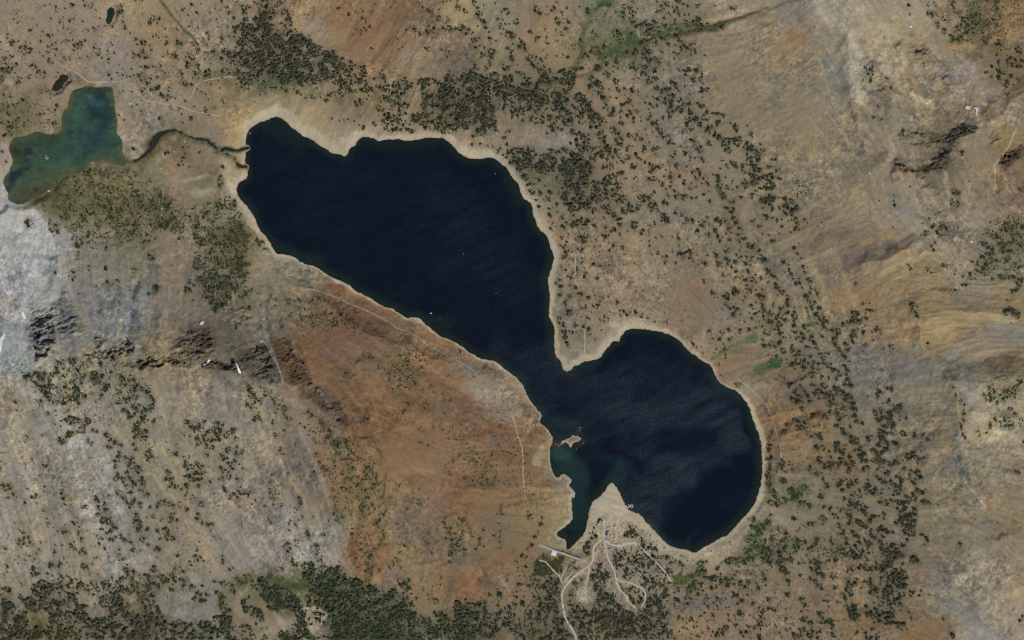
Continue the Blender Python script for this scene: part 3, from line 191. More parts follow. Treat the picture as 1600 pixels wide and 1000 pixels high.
T(400,600,"857a68 837561 6b5740 7f5f40 7d7262 857260 7d6a50 75573c 7a705f 776c5e 8a6f50 8a6c49 776e60 7d715f 85694a 85714f",
"130,715,12,2 110,775,12,3 175,760 180,800,14,3 100,830,14,4 155,828 130,870,30,9 185,860 65,955,14,4 140,945,14,3 175,935 210,945,18,4 265,955,12,2 330,975,14,4 300,970 345,905,18,7 350,930,14,5 330,885,14,4 255,700 240,700 450,690,10,2 440,640 400,775,14,3 435,725,20,3 460,755 20,585 65,635 310,480 540,720 840,290,25,5 790,215,25,4 860,270,20,4 760,470 800,490","",
"15,150,30,60,20 15,250,20,35,14 30,280,14,5 130,100,50,14 90,60,40,8 170,130,40,12 40,40,25,4 220,190,25,10 180,220,40,8 230,240,14,5 260,275,20,8 240,260,14,4 265,180 240,310,25,5 140,300,18,30,8 150,400,12,30,8 230,380,20,5 185,510,20,5 200,540,20,4 300,420 410,210,16,5 440,250,20,8 510,290,18,25,10 530,330,14,25,8 570,390,20,40,14 550,430,20,6 600,450,30,12 570,360,18,5 415,400,12,3 460,385,14,3 380,340,12,4 345,310,10,3 410,355 450,440,18,8 470,465,14,4 470,540,14,4 485,570 500,610,16,8 525,645,20,9 555,670,18,9 505,375 620,470,40,14 640,500,35,14 690,430,20,6 705,460,16,30,9 720,500,20,6 650,550,30,12 690,590,30,8 740,560,35,12 730,520,20,7 615,620,22,5 630,655,16,3 720,620,30,9 740,650,25,8 790,600,35,14 770,660,25,8 840,610,15,35,12 830,680,18,6 870,660,25,9 890,690,30,10 870,730,25,12 940,710,14,30,8 670,710,16,4 720,740,40,15,12 770,730,25,9 800,780,30,14 820,750,25,8 690,810,25,8 740,840,30,10 720,820 920,800,25,9 945,775,18,6 895,820,14,4 840,830,25,9 600,825,20,5 820,870,30,10 635,860 705,910,22,7 740,910 670,905 620,905,20,5 600,890,15,5 580,885,12,3 690,965,20,4 620,970,20,7 575,965,10,2 820,920,25,10 830,960,30,12 910,940,14,30,9 930,980,14,4 870,890,25,6 960,830,20,4 650,940 770,880,25,5 870,970,20,5 980,890,14,3 920,620 640,990,14,4",
"200,200 330,500 450,850|130|7a7062|.6;350,300 420,500 520,750 560,900|66|877d70|.7;230,400 300,600 420,800|70|6d6356|.7;40,200 120,380 180,560 230,680 320,820 400,960|40|8f8262|.85;380,150|60|8a6a45|.7;480,500 520,620 580,750 640,850|70|8f6c45|.7;350,60 480,100 620,210 700,300|76|5c4d3e|.8;490,50 560,150 640,260|28|857d72|.7;760,420|110|75583c|.6;700,540|70|95856a|.7;40,400|130|857f76|.6;150,680 200,800 280,900|56|7a7a70|.6;200,980|90|9a907f|.6;430,970|60|8f8565|.6;880,400 1000,350|14|8a6f48|.7;830,420 900,420 990,580|12|574634|.8;900,520|90|8f7755|.6;480,320|90|8a7556|.5;600,600|50|8f8068|.5;830,170|80|806547|.5;640,380|50|8c8068|.5;130,180|110|6d6852|.4;800,920|120|88704e|.4",.8)
T(600,600,"7a5f40 7d6245 80654a 8a7f6c 80623f 7d6146 7a604a 7c5f43 846748 83684a 7d6349 7d6449 867052 806650 7f6043 7f6648",
"","",
"130,20,25,6 250,30,60,14 350,10,30,6 390,60,20,4 460,90,20,50,10 515,140,15,30,6 475,220,20,7 200,150,20,6 300,140,40,9 320,180,30,8 305,215 155,215,18,6 30,220,30,7 80,250,50,12 80,275 40,350,12,3 300,350,30,7 375,345,20,7 390,350 440,320,14,4 455,365,12,4 470,385 530,350,25,4 605,320,10,2 560,430,12,3 480,425,35,8 600,410,12,3 620,435 670,425,12,3 390,460,15,3 280,455,14,3 290,500,50,9 340,490,20,4 330,400 415,545,14,3 515,485 690,520,18,5 620,505,25,7 655,465,20,4 640,570,18,5 730,540,14,3 545,595,14,4 540,610,12,3 573,620 482,643,12,3 700,590,22,7 725,610,14,4 660,608 705,675,20,5 630,725,18,5 640,740,14,3 800,620,20,5 840,650,20,5 790,680,40,14 770,730,30,12 800,745,18,5 770,770,25,8 810,775,14,4 720,795,20,5 730,760 895,490,14,5 830,490 870,550,40,12 840,540,20,5 930,540,25,6 970,540,20,5 900,470 980,600,25,3 970,940,14,4 990,945 920,960,18,4 930,945 910,980 980,850 45,750,14,4 90,770 105,800,20,7 85,830,16,4 125,790,14,4 50,875,22,8 10,880,14,3 100,912,10 40,920,25,6 65,920,12,3 85,945,12,3 20,950,20,5 10,985,15,4 60,890 160,845 175,880,12,3 235,830,18,6 275,825,14,4 230,860,16,4 310,835 345,890,12,3 190,900,12,3 200,915 235,910,20,6 265,910,16,4 225,935,16,4 265,945,18,5 320,910,12,2 290,950,14,3 335,950 155,965,14,3 175,972,12,3 515,968,14,4 540,935 280,985 450,910",
"410,100|56|7f5238|.7;440,170|120|6f5f50|.6;700,0 850,80 950,200 1000,280|110|887d6a|.8;700,310|80|6a5b4d|.6;830,430 1000,440|90|685a4d|.7;680,370 850,350 950,330|54|7c553a|.7;200,270|130|846547|.6;100,500|130|866a48|.6;150,680|170|866844|.6;810,680|80|5f5b3a|.7;740,810 830,810|44|5f5b3a|.7;720,793 840,795|6|8f7d58|.8;290,880|80|6f6558|.7;390,940|90|715f50|.6;60,900|120|86704e|.5;580,370|130|75603f|.4;880,700 1000,690|80|82694c|.5;600,880|120|7d5d40|.5;650,150|130|7a583c|.4;0,780|50|877c6a|.5",.66)
T(800,600,"8f7d63 8f8068 8f8068 8f8068 82694c 938363 8f8068 8f8068 7f6448 8f7f65 8f8068 9f9478 88714f 8c7b5f 9f9478 a09678",
"","","120,560,30,8 60,400,25,5 40,870,80,30,14 100,910,60,12 110,840,30,6 250,900,20,3 150,520 200,300,14,3 150,410 240,940,12,2 40,960,50,10 180,860,40,4",
"20,440|90|7f6348|.7;0,690 200,700|54|82664a|.7;0,780 280,780|54|7f5f44|.7;240,500 210,600|70|9a8a66|.7;300,840|70|9a8a60|.7;300,420 280,500|36|8f877a|.7;260,650 290,750|40|8a8275|.7;340,770 430,740 450,830 470,880|66|8a8072|.7;130,560 80,400|54|6d6a4a|.5;0,250 30,320 40,400 80,490 85,600 85,700 95,780 105,900|8|a08c6c|.8;100,880|150|75664a|.4;420,440 540,410|76|7d705e|.85;150,300|70|8f8268|.5;100,180|40|8a674a|.4",.62)
T(1000,600,"8f8068 8f8068 8f8068 8a7d65 8f8068 8f8068 8f8068 8c7355 8f8068 8f8068 8f8068 937f62 8f8068 8f8068 8f8068 948870",
"","","770,10,25,6 990,590,15,4",
"640,0 780,70 860,160 890,260 950,400 960,520 960,650 950,780 930,880 870,980|46|97896f|.9;960,270|80|866545|.7;780,10|44|556a36|.8;830,0 920,90 1000,190|9|978a72|.8")
T(1200,600,"756551 746552 79705c 78705f 84694a 7f6c4e 7a6e58 7d745f 7d705a 7b6a50 7c6b52 7d7462 77705c 77715c 7a715e 7b705c",
"160,10,20,5 215,75,14,5 240,100,14,6 255,140,35,10,12 230,150,14,5 290,60,14,5 310,95,20,7 330,130,15,5 260,190,14,6 265,215 350,250,25,7 335,265 375,230 260,15,14,4 230,290,35,12,12 285,300,14,4 230,330,12,4 260,350,30,10 290,355,14,4 360,340 140,325,12,2 335,350 225,405 350,415,12,3 395,400,20,8 410,425,20,7 385,505,16,8 385,480 415,490,10,2 445,490,12,2 480,525,12,3 440,520,16,3 400,590,16,6 415,615,15,5 440,655,14,4 470,640,30,14 500,640,25,8 555,625,20,9 575,595,20,9 610,630,20,9 550,660 665,625,22,10 640,570,20,5 660,575 630,660,16,5 635,690,18,6 750,663,14,4 690,660 500,575,14,4 525,480,20,9 540,515,25,12 575,530,25,12 590,550,14,5 555,460,20,7 605,510 600,480,14,2 590,380,20,10 580,360,14,4 640,405,25,10 660,440,30,12 690,430,20,8 700,460,18,7 680,465,16,4 720,505,20,9 690,525,14,4 710,560,18,7 750,550,16,8 735,590,25,10 765,605,16,7 790,650,14,4 820,600,20,7 820,520,18,5 850,545,14,4 855,605,16,6 870,570,20,9 890,540,14,8 865,630 885,620,18,6 910,610,20,9 865,665,16,4 905,655 920,515,25,8 960,620,25,7 990,620,14,5 870,490,18,8 880,440,25,10 880,400,25,12 875,370,20,8 910,390,25,9 900,420,25,9 920,460,20,7 935,480,14,4 970,385,16,4 940,385 990,470,18,9 785,435,18,8 815,412 740,318,11,3 870,280,25,12 900,265,20,9 950,300,22,6,6 910,330,25,10 960,340,25,7 985,325,20,9 950,255,30,16 960,230,20,8 980,205,22,7 840,230,22,9 835,210 880,195,16,6 880,225,16,6 940,155,12,2 955,125,12,3 980,165,12,3 870,70,30,14 860,95,18,5 880,50 940,35,14,3 968,48,12,4 900,150 780,95 350,10,20,6 380,40,30,8 400,60,25,8 440,20,30,10 460,90,30,10 370,75,20,5 420,100,30,9 520,40,22,8 545,45,18,7 580,65,22,8 600,110,25,12 550,80,20,6 620,80,18,5 655,110,18,9 665,150,18,9 640,10,20,8 600,10,15,5 660,15,14,5 490,80,20,6 510,110,25,7 480,150,25,6 660,195,20,8 690,205,12,3 520,180,40,10 580,190,30,7 540,240,18,6 555,275,18,7 680,260,20,8 695,290,16,6 670,240,14,4 580,350,16,5 450,260,25,5 490,230,20,5 620,240,40,7 540,320,20,4 640,330,16,3 430,340,30,6 935,700,22,10 850,725,12,4 880,755,20,7 910,770,22,9 985,790,25,9 960,770,14,4 780,800,25,10 800,835,16,6 765,815,18,6 840,825,22,8 825,855,14,4 880,855,12,3 770,860 720,835,12,3 700,850,25,6 690,760,18,7 650,750 660,780,20,8 630,795,20,8 640,815 550,790,25,8 570,770,18,6 590,830,16,6 610,760,20,5 460,800,25,8 430,740,12,20,5 395,710,30,9 375,700 330,665,18,6 340,650 320,680 580,740,20,5 660,870,18,5 720,880,16,4 640,900,18,4 600,910,14,3 490,970,18,5 440,970,14,4 545,970 580,990,18,4 650,960,40,14 720,960,40,14 760,980,30,9 690,930,25,6 880,920,20,8 930,940,18,5 960,910,10,2 930,915,12,2 985,920,10,2 985,865,14,4 890,830 950,820 780,750 290,930,12,4 260,930,20,6 150,910,20,6 200,900,25,8 190,820,20,6 70,690 140,690 10,580,20,5 10,510,20,6 20,490,20,5 30,390,25,6 10,435,18,5 170,620,25,4 120,610,25,6 110,640,25,5 190,670 90,640,25,4 10,650,25,6 10,720,25,6 60,850,30,6 120,880,20,4 80,930,30,8 20,930,30,6 330,960,25,8 330,940",  # some clumps at the brown gullies are added, standing in for rock shadows
"",
"120,760,25,14 180,840,35,16 230,860,40,20 280,810,25,8 210,890,25,8 130,380,20,5 410,880,18,5 40,900,35,9 10,780,30,7",
"60,60 150,20|80|6b5e50|.7;80,250 260,240|90|86663f|.8;240,240|36|8f7a4f|.7;400,300|80|846545|.6;650,580|130|7d6245|.6;0,190 40,280 70,400 100,500 105,600|9|99896c|.85;300,500|170|82705a|.6;120,750|50|3f4f33|.7;180,830 220,870 280,800|60|445237|.7;130,380|50|606347|.7;30,930 20,750|50|62684c|.5;410,890|50|606248|.6;750,910 860,915|24|8c7756|.7;820,300|130|80765f|.6;340,760|110|78725f|.5;540,880|110|746451|.5;740,90|90|73705f|.5;180,540|90|7f7059|.5;130,60 260,180|30|66564a|.4")
T(1400,600,"7b735e 7f7762 948a76 90856a 7b6f5a 7d725c 9a8f76 93886f 786c57 77705e 8d836a 8c8069 7f735a 82765b 857a64 857a60",
"455,30 465,95,10,2 500,130,16,4 530,165,12,3 530,205 530,232,14,4 522,288,12,3 512,340,10,20,5 505,310 530,400,16,20,6 540,430 15,185,25,8 40,175,14,3 15,230,16,4 30,250,10,2 80,270,12,3 30,285 60,390,22,12 40,368 148,405,14,5 217,405,12,2 247,440,12,2 5,468,14,5 140,550,24,14 95,575,25,14 170,590,30,12 215,580,22,6,6 15,615,18,6 55,598 195,532,10,2 60,660,20,7 115,680,16,4 175,700,25,10 100,730,25,6 155,745,12,3 195,740,14,5 90,750 50,740,25,7 25,700 10,730,18,6 50,770,15,4 135,790,24,7 20,800,22,9 45,825 20,850,25,10 170,828,14,6 208,852,14,6 230,827 140,885,35,14 90,905,35,14 60,930,25,9 230,925,35,14,14 270,935 30,930,20,8 70,970,25,11 150,990,22,9 15,970,15,5 130,860,18,4 330,950 955,695,22,6,5 995,450,10,4","",
"695,85,18,8 745,60,30,14 740,15,22,5 720,120,30,14 760,110,20,7 850,90,35,14 900,50,35,16 910,90,30,14 940,20,25,8 860,60,25,8 840,50 810,85 790,45 960,10,14,4 790,150,14,3 710,385,12,4 730,345,18,5 720,350 740,295,12,3 735,320,10,2 770,265,12,4 790,290,18,4 850,280,14,5 880,260,10,2 840,310,30,6 820,300,20,3 640,390,25,6 650,410 890,300,30,8 860,340,30,5 900,180,25,6 960,320,18,4 930,240,20,4 980,280,14,3",
"420,50|70|95855f|.6;590,20|80|6a6a6a|.55;600,130|90|9c9588|.7;470,150 500,250 520,300|30|9a855f|.6;510,420|50|9a98a0|.7;450,300 480,500 500,600 550,720 620,820 700,900|50|777670|.75;510,640 560,740|40|67676a|.55;560,590|40|9a8052|.7;700,840 720,930 760,990|28|957045|.8;540,760 620,860 700,960|13|a0968a|.7;780,680|170|858069|.6;870,840|130|776a52|.5;700,240|120|9a9079|.6;880,430|140|92908a|.5;330,480|120|6f6450|.5;350,750|110|706a5a|.5;200,900|160|85775a|.5;440,200|80|7f7058|.4;620,620|60|8a8060|.5;950,230|60|7c735f|.5;300,100 440,80|50|7a745f|.5")
T(0,800,"857d6c 867a64 857c68 908e82 8a7f68 837d6c 84785f 86806f 827a66 7d7664 857b66 7d7764 6a6450 716847 726a57 756d5a",
"560,80 580,95,14,3 605,85 620,118 420,122 375,95,20,4 365,55 500,160,25,5 490,175 450,155 620,165,12,20,4 635,215,16,4 645,292,14,3 585,290,14,14,3 560,265,14,3 580,235 628,325,12,3 670,320,14,3 640,230 490,260 435,260 430,310,14,3 320,240 305,290,12,2 290,325 20,272 45,290,14,2 225,245,18,3 160,240,35,10 200,200,30,7 175,160,25,6 215,270 150,210 500,360,12,2 480,405,12,3 460,430,14,4 400,410,20,6 395,435,14,4 265,440,18,4 260,480,25,5 290,490,18,4 370,480,15,3 410,500 745,362,14,3 720,405 640,420,18,4 670,440,20,4 230,350,14,2 115,375 195,378 275,370 45,430,18,4 150,350 60,470 770,15,20,6 795,50,18,5 830,65,18,5 860,60,16,5 800,85,14,4 835,90,14,4 875,95,18,6 910,125,12,3 890,120,14,4 862,150,16,4 835,165,10,2 795,135,14,3 755,185,12,2 790,205,20,4 855,210,12,3 880,225,12,3 905,202,10,2 940,190,16,25,6 970,220,20,5 940,290,14,3 935,330,12,2 990,230 968,368,14,3 930,380 990,410,10,2 985,455,20,5 780,255,12,2 810,285,16,4 840,320 880,515,12,2 930,530,25,6 960,540 920,580,25,8 745,575,20,5 800,565,20,5 840,555,16,3 690,610,12,3 740,720 495,520 400,560,25,6 450,550,30,9 370,570,20,5 320,545,16,4 530,580,20,4 600,590,20,5 640,570,20,4 175,570,14,3 160,665,20,5 990,580",
"0,590 90,600 100,700 200,780 220,830 190,900 330,920 380,900 380,1000 0,1000|.6;250,560 350,540 480,560 560,650 620,640 640,720 700,760 680,840 780,820 1000,750 1000,1000 380,1000 370,780 200,760 190,690 250,650|.55;780,700 800,640 880,620 1000,680 1000,800 850,800|.5;430,480 800,540 1000,500 1000,640 800,660 560,640|.2","",
"280,870|110|5f5636|.8;130,950 300,910|66|4a4f33|.7;480,50 540,100|56|958d78|.6;690,290 710,380|28|a3998a|.8;620,400 600,500|20|9c9585|.8;300,180|120|8f8268|.6;170,120|110|82714f|.6;720,680|66|a09888|.7;120,790 170,740|28|a39a8a|.8;60,150|120|8c887d|.6;880,400|140|858675|.5;780,380|120|8a7b64|.6;800,90|110|a0a09e|.7;950,60|90|908b80|.6;350,430|70|88867a|.5;200,620|70|8a806a|.5;680,830|50|8f836d|.7")
T(200,800,"77705a 7f735c 85765f 7f7466 827b69 776d5b 877860 82746a 706c56 7b7766 817b6f 6f6d52 625c48 6b6553 7a7466 756a56",
"70,70,35,14 85,130,25,35,12 60,30,20,4 145,45 145,130,20,5 110,215,25,7 40,290,18,5 20,240,15,4 95,300 150,260,16,4 240,290,25,9 210,295,12,3 250,215,14,3 330,60,30,8 350,20,20,5 370,60,20,5 300,150,30,10 310,200,25,7 350,210,20,5 200,40,20,5 230,150,20,5 270,70,15,3 385,345,20,12,5 410,435 430,470,12,2 540,300,14,3 580,90,18,5 620,100,20,6 660,95,14,4 650,150 540,50,14,5 550,15,20,6 600,380,14,3 540,360,30,8 500,400,30,6 575,360 640,470 735,385,14,5 740,405 790,455,14,5 820,440 740,345 560,235 475,265 200,450,25,9 260,510,22,8 300,530,25,9 350,510,28,10 420,530,18,6 440,540,12,4 240,580,22,8 215,560,12,4 270,550,20,6 340,605,22,6 350,567 370,545,12,3 310,540,14,4 503,572,10,3 485,598 525,590 590,580,14,3 680,550,10,2 575,650,16,5 625,650,16,5 520,680,16,5 580,695,30,12,8 540,630,18,5 435,575,14,3 310,665 150,510,30,9 170,560,25,9 155,600,25,8 190,650,20,5 60,500,40,12 40,550,40,12 10,480,20,5 90,650,25,8 130,640,20,6 110,690,30,10 120,750,30,10 60,600,25,6 20,640,20,5 130,570,20,4 370,440",
"0,720 100,780 200,700 260,800 340,830 450,870 600,850 700,830 760,780 820,800 800,960 880,1000 0,1000|.5;720,790 810,760 810,960 740,950|.5;900,740 1000,730 1000,860 950,820|.6;880,680 960,660 970,700 900,730|.5;820,900 1000,880 1000,1000 820,1000|.3;130,680 230,760 180,820 100,760|.35",
"740,560,30,12 800,560,30,10 860,540,30,9 940,520,40,10 820,620,25,8 740,660,30,10 740,740,30,10 900,570,30,8 980,560,25,7 700,640,25,9 720,700,30,12",
"480,20 520,200 600,300|70|8f7d5c|.6;480,20 560,110 680,240 780,410 860,480|14|9c8e74|.6;230,650 420,520 560,510 720,540 690,640 700,780 600,850 430,850 250,780|0|7c786d|.8;350,680|140|74705f|.6;390,790|60|8c8470|.7;50,400 150,340|76|8a8576|.6;20,390|80|a09c90|.6;340,370|110|6f6757|.6;800,140|120|746a5f|.6;900,90 940,150|16|a3998c|.7;950,260|110|85796e|.6;980,420|56|8a6d4c|.6;870,540 980,500|54|4f5535|.8;740,760 720,650|54|4f5a38|.7;380,985|44|4f6038|.8;860,640 880,800|80|8a7a64|.7;140,210|40|857a50|.6;215,510|40|7f7a55|.5;620,200|90|8c7c66|.5;20,680|50|938c7c|.6;470,860|40|8f8470|.6;560,980|50|8f8676|.6")
T(400,800,"7d7263 8f887a 807a6b 8c7048 857b70 8a8274 887f73 866040 5f5a44 54563c 4c5236 6f6850 857c66 8f8470 50503a 464a36",
"100,80,20,6 120,85 95,45 260,65,14,3 260,93,12,3 305,95,14,3 265,142,10,2 365,30,12,3 305,5 450,40,12,2 335,65 400,175,16,4 400,150,20,4 530,175,14,2 570,72 215,190 320,240,25,5 320,270,12,3 250,270,35,12 300,400,25,9 290,370,20,6 310,420,20,5 250,330,20,5 365,330 480,280,22,8 470,250,16,4 480,325,18,6 500,375,18,6 515,345 645,388 610,190 640,200,14,3 655,230 90,905,14,3 50,820,14,3 60,980,30,8 45,910",
"500,430 560,410 690,450 700,520 800,520 930,590 1000,640 1000,1000 560,1000 600,790 560,720 440,640 400,560 510,500|.75;0,510 90,520 200,600 340,620 360,700 220,740 120,780 60,660 0,600|.6;110,640 340,700 380,860 430,960 560,1000 170,1000 230,900 330,820 250,740 150,790|.6;360,380 450,400 500,480 560,560 480,600 400,560|.6;350,740 580,740 560,900 400,880|.3;0,730 60,760 60,860 0,900|.5;170,930 400,920 520,1000 160,1000|.5;400,640 600,700 600,760 400,730|.5",
"610,10,18,5 615,60,14,4 650,40,25,7 680,40,16,4 655,95,12,3 640,70,14,4 740,25,12,3 710,127,9 750,175,9,2 870,30,25,6 830,10,20,5 930,80,30,14 960,60,20,7 955,120,14,5 990,150,20,5 980,210,25,8 970,260,20,7 930,300,20,7 900,345,22,9 850,210,14,4 858,252,14,4 815,253,12,3 828,292,10,2 855,325,14,4 885,355,18,6 865,400,20,9 900,425,20,8 855,455,14,4 880,440,16,5 898,485,12,4 970,445,14,5 900,260 865,160,10,2 920,280 808,433,8 700,185 195,445,16,5 100,490,30,8 370,540,30,6 780,520,20,7 870,540,18,5",
"260,80 300,200|80|a49c8e|.8;350,300 400,350|90|9a907f|.7;430,80|80|8f8462|.7;560,230|130|857f75|.6;680,310|100|8f6c4c|.7;770,250 790,450|90|84552f|.85;800,150|140|8a6540|.6;950,310|70|7a6a5f|.7;960,530|90|8a7455|.7;150,280|180|857b73|.6;120,500 250,570 400,560|84|424f2c|.85;560,500 640,620|84|424f2c|.75;330,740 500,740 580,800 480,920 400,900|0|9a8f7a|.8;130,780 230,900|54|9a907c|.8;100,930|100|8f8470|.7;60,700 70,830|66|7d7452|.6;820,970|60|9c9284|.8;330,640|50|857866|.6;210,760|40|948974|.7;420,470|50|857a68|.5",.85)
T(600,800,"766554 75644e 7f6a4c 776850 836e4e 7f6a50 7d6850 80694c 7f6f5b 857050 7d5f40 7d6a54 454936 6f6850 625c48 6a604c",
"965,780,22,7 915,770,16,5 880,790,18,6 890,830,16,5 645,685,12,4 650,715,18,5 785,700,18,7 830,650,14,8 900,640,18,8 915,660,14,5 165,550,16,5 180,570,12,3",
"0,620 80,610 160,700 260,800 200,830 80,830 60,1000 0,1000|.7;80,830 260,800 350,850 380,1000 60,1000|.45;330,850 430,930 480,1000 360,1000|.65;380,780 470,770 500,860 470,960 400,880|.5;530,760 580,720 640,720 800,690 810,780 720,800 720,900 700,1000 480,1000 480,900 540,850|.65;720,800 880,770 900,830 880,1000 700,1000|.4;880,770 1000,730 1000,960 880,960|.3;120,560 190,560 230,740 160,700|.45",
"95,95,14,4 165,265,18,6 335,235,14,4 380,320,16,4 90,380,25,8 75,410,16,5 130,375 130,430,14,4 45,435,14,3 120,310,18,4 5,170,10,30,8 10,260 100,540,16,3 95,495 105,515 195,530,12,4 310,600,18,4 445,515,12,3 438,570,12,3 435,600 340,650,12,3 365,640 400,690,28,12 355,690,16,4 250,675,14,4 380,585 270,640 220,640 235,570 300,510 290,525 450,75,14,4 480,50,16,4 480,90,12,3 470,122,14,4 490,128,14,4 515,133,12,3 425,108 510,165,14,4 525,180,14,4 550,165,14,3 575,150 585,50,18,6 610,70,16,5 630,55,18,5 570,95,16,4 595,120 615,150,14,3 620,175,16,4 640,160 575,215,22,10 600,205,16,5 575,255,18,30,12 530,220,14,5 530,260,18,6 480,210,14,4 525,305,20,8 520,335,18,7 510,393,16,5 530,395 570,310,20,6 630,295,18,5 610,290 750,210,10,25,6 740,250,16,5 725,300,14,3 770,270,14,3 690,170,30,6 640,100 775,135,14,3 720,165 865,185,12,5 870,205 900,150,20,6 905,200,14,4 910,230,14,4 900,285,14,3 915,290 820,220 860,140 900,90 910,10,25,8 930,20,15,3 980,115 880,15 755,545,10,2 890,610,20,4 815,630 965,660 890,725,12,3 790,635 920,680 20,20,25,6 40,50 940,590 650,10 560,690 760,680,14,3",
"230,50|170|6a5d50|.6;400,210|110|6f5d4f|.6;780,90|140|6d5d4c|.6;30,100 110,260|44|87745a|.6;250,270|130|86714a|.6;420,400|140|8a6d44|.6;330,440|60|7f7468|.6;60,480|100|7b6d62|.6;580,370 760,380|96|6a5c4c|.7;530,450 540,590|56|6f5e52|.7;800,450 820,570|66|6a5a4d|.7;680,560|170|835f3d|.7;920,380|140|7f5a3d|.6;960,560|70|8a7862|.6;380,740|170|85705a|.6;600,310 760,280|9|8f8262|.6;960,970|90|8f7c55|.6;180,900|130|7d7264|.6;400,900 480,960|56|525638|.7;850,850|110|756a5c|.5;520,700|90|7f6853|.5",.85)
T(800,800,"84704e 8f7f5f 9a8f74 a0967c 80694c 7f755a 8a7f6a 8f8471 7d6c55 756c56 857a66 877c68 6d634f 6b634c 6f6852 6f6955",
"140,30,30,6 85,340,14,5 110,355,14,3 60,560,16,4 130,580,16,5 50,440 110,430,14 40,390 160,260,20,4 130,285,18,3 200,490 230,90,20,4 60,500 30,640,30,5 90,660 100,500 20,740,30,5 690,70,20,5 640,120 670,85 750,490,20,5 700,480 180,190,15,4 200,160,15,3 240,50,15,3 90,720,25,7",
"250,500 370,520 380,600 370,760 400,880 450,960 460,1000 150,1000 100,900 120,780 200,720 220,640|.45;620,760 700,620 800,640 830,720 950,780 1000,800 1000,1000 620,1000 560,840|.55;650,390 720,400 760,560 700,640 620,620 610,520|.4;600,160 650,140 660,240 610,360 570,330 570,280|.45;430,560 560,490 580,540 520,620 420,620|.3;430,640 520,700 640,800 560,860 600,1000 520,1000 430,830|.4;820,290 1000,250 1000,530 860,510 790,400 760,290|.32;840,100 910,100 1000,150 1000,210 900,180|.45;840,580 1000,620 1000,740 930,690|.4;0,800 90,830 120,1000 0,1000|.3;420,430 520,390 560,420 480,460|.3",
"260,360,45,14 220,440,60,30 330,400,40,16 390,375,30,10 360,450,35,12 250,470,30,10 170,510,30,10 190,570,25,6 190,680,25,7",
"20,310|90|7f5f42|.6;330,100 280,200 400,250|100|96885f|.6;400,240|56|8f835f|.7;600,50 570,200 480,300|76|9f9476|.9;680,40 850,60 1000,110|115|a0967a|.9;580,650|120|9a917d|.75;500,600 570,560|36|948c78|.7;820,620|50|968c78|.6;240,580|56|8a7d4f|.7;190,770|64|85754c|.7;760,440|70|8a7460|.6;220,430 260,370|84|3f4a30|.75;330,405 390,385|50|424d32|.7;480,370 560,390|50|97896c|.7;740,270|50|968c78|.6;660,920|40|937c58|.5;800,290|90|8e846f|.5;500,480|70|80765f|.4")
T(1000,800,"8f8571 9a8f78 9a8f78 8f826c 877d69 90866f 8f8068 7d735c 827863 776c58 7d6d5a 7f705c 776f5c 847258 85725a 7f705c",
"215,360,20,7 250,390,14,3 310,395,12,3 280,380 340,420,14,20,4 515,515,14,4 550,520,20,7 580,525,25,9 640,550,16,5 660,520,14,3 690,550,20,6 690,575,16,4 560,600,14,5 600,590 620,570 480,570,18,4 455,645,18,6 760,650,16,6 800,690,18,7 790,565,25,8 840,540,20,6 820,590,14,4 740,570,14,4 925,605,12,4 910,560 960,490,14,20,6 980,530,14,4 780,790,22,10 890,725,14,3 930,748,12,3 960,780,20,8 940,820,14,4 630,940,35,14 680,910,25,8 600,960,14,4 790,940,18,6 750,880,20,5 940,880,25,8 960,890 895,900,14,4 940,980,25,8 570,805,14,4 510,790 440,970,12,3 465,975 490,945 300,820,14,4 400,840,18,4 290,700,18,3 270,720 430,545,16,6 425,570,16,5 300,600,25,6 500,720 610,440,18,5 530,385,14,3 640,400",
"0,180 60,220 200,360 250,480 260,580 210,640 0,640|.28;0,640 230,640 240,780 220,860 270,1000 0,1000|.42;250,580 1000,400 1000,700 700,760 250,760|.08;250,760 1000,740 1000,1000 280,1000|.05;0,870 110,870 130,920 0,930|.5;170,890 215,890 210,960 170,950|.6",
"470,400,25,9 500,450,25,9 450,470,20,6 400,500,20,4 390,600,30,10 430,590,20,6 850,200,30,12 890,120,30,12 950,120,30,10 990,80,25,8 960,230,30,10 900,250,25,8 970,300,30,12 990,360,25,8 870,370,30,9 820,380,30,9 770,370,30,9 720,370,30,9 680,390,25,7 840,320,20,6 940,170,25,7 890,60,20,6",
"0,80 100,200 180,290|76|9f967f|.95;230,330 350,350 450,370 600,290 700,230 800,100 850,20|80|988b74|.85;250,490 330,460 330,500 440,460 530,440 520,490 420,520 340,570 260,570|0|54582f|.9;400,600|70|4f5838|.8;470,420|60|56603c|.7;920,150 990,100|90|4a5838|.75;900,300 980,330|90|4a5838|.75;910,200 940,280|70|4a5838|.6;700,380 850,360|50|55603f|.6;890,320|40|8f8570|.8;890,160|30|8f8570|.7;940,260|26|958b75|.7;350,740 500,720 700,690|100|6f685e|.8;0,270 100,370 200,470 250,560|15|968c76|.6;20,660 40,740|34|a0977f|.8;0,580 40,680|24|a0977f|.8;400,880|170|877255|.6;930,720|90|86705c|.5;740,890|20|a39a88|.7;160,420|90|8a806b|.5;830,870|70|8a7d70|.5;640,300|60|a09580|.4")
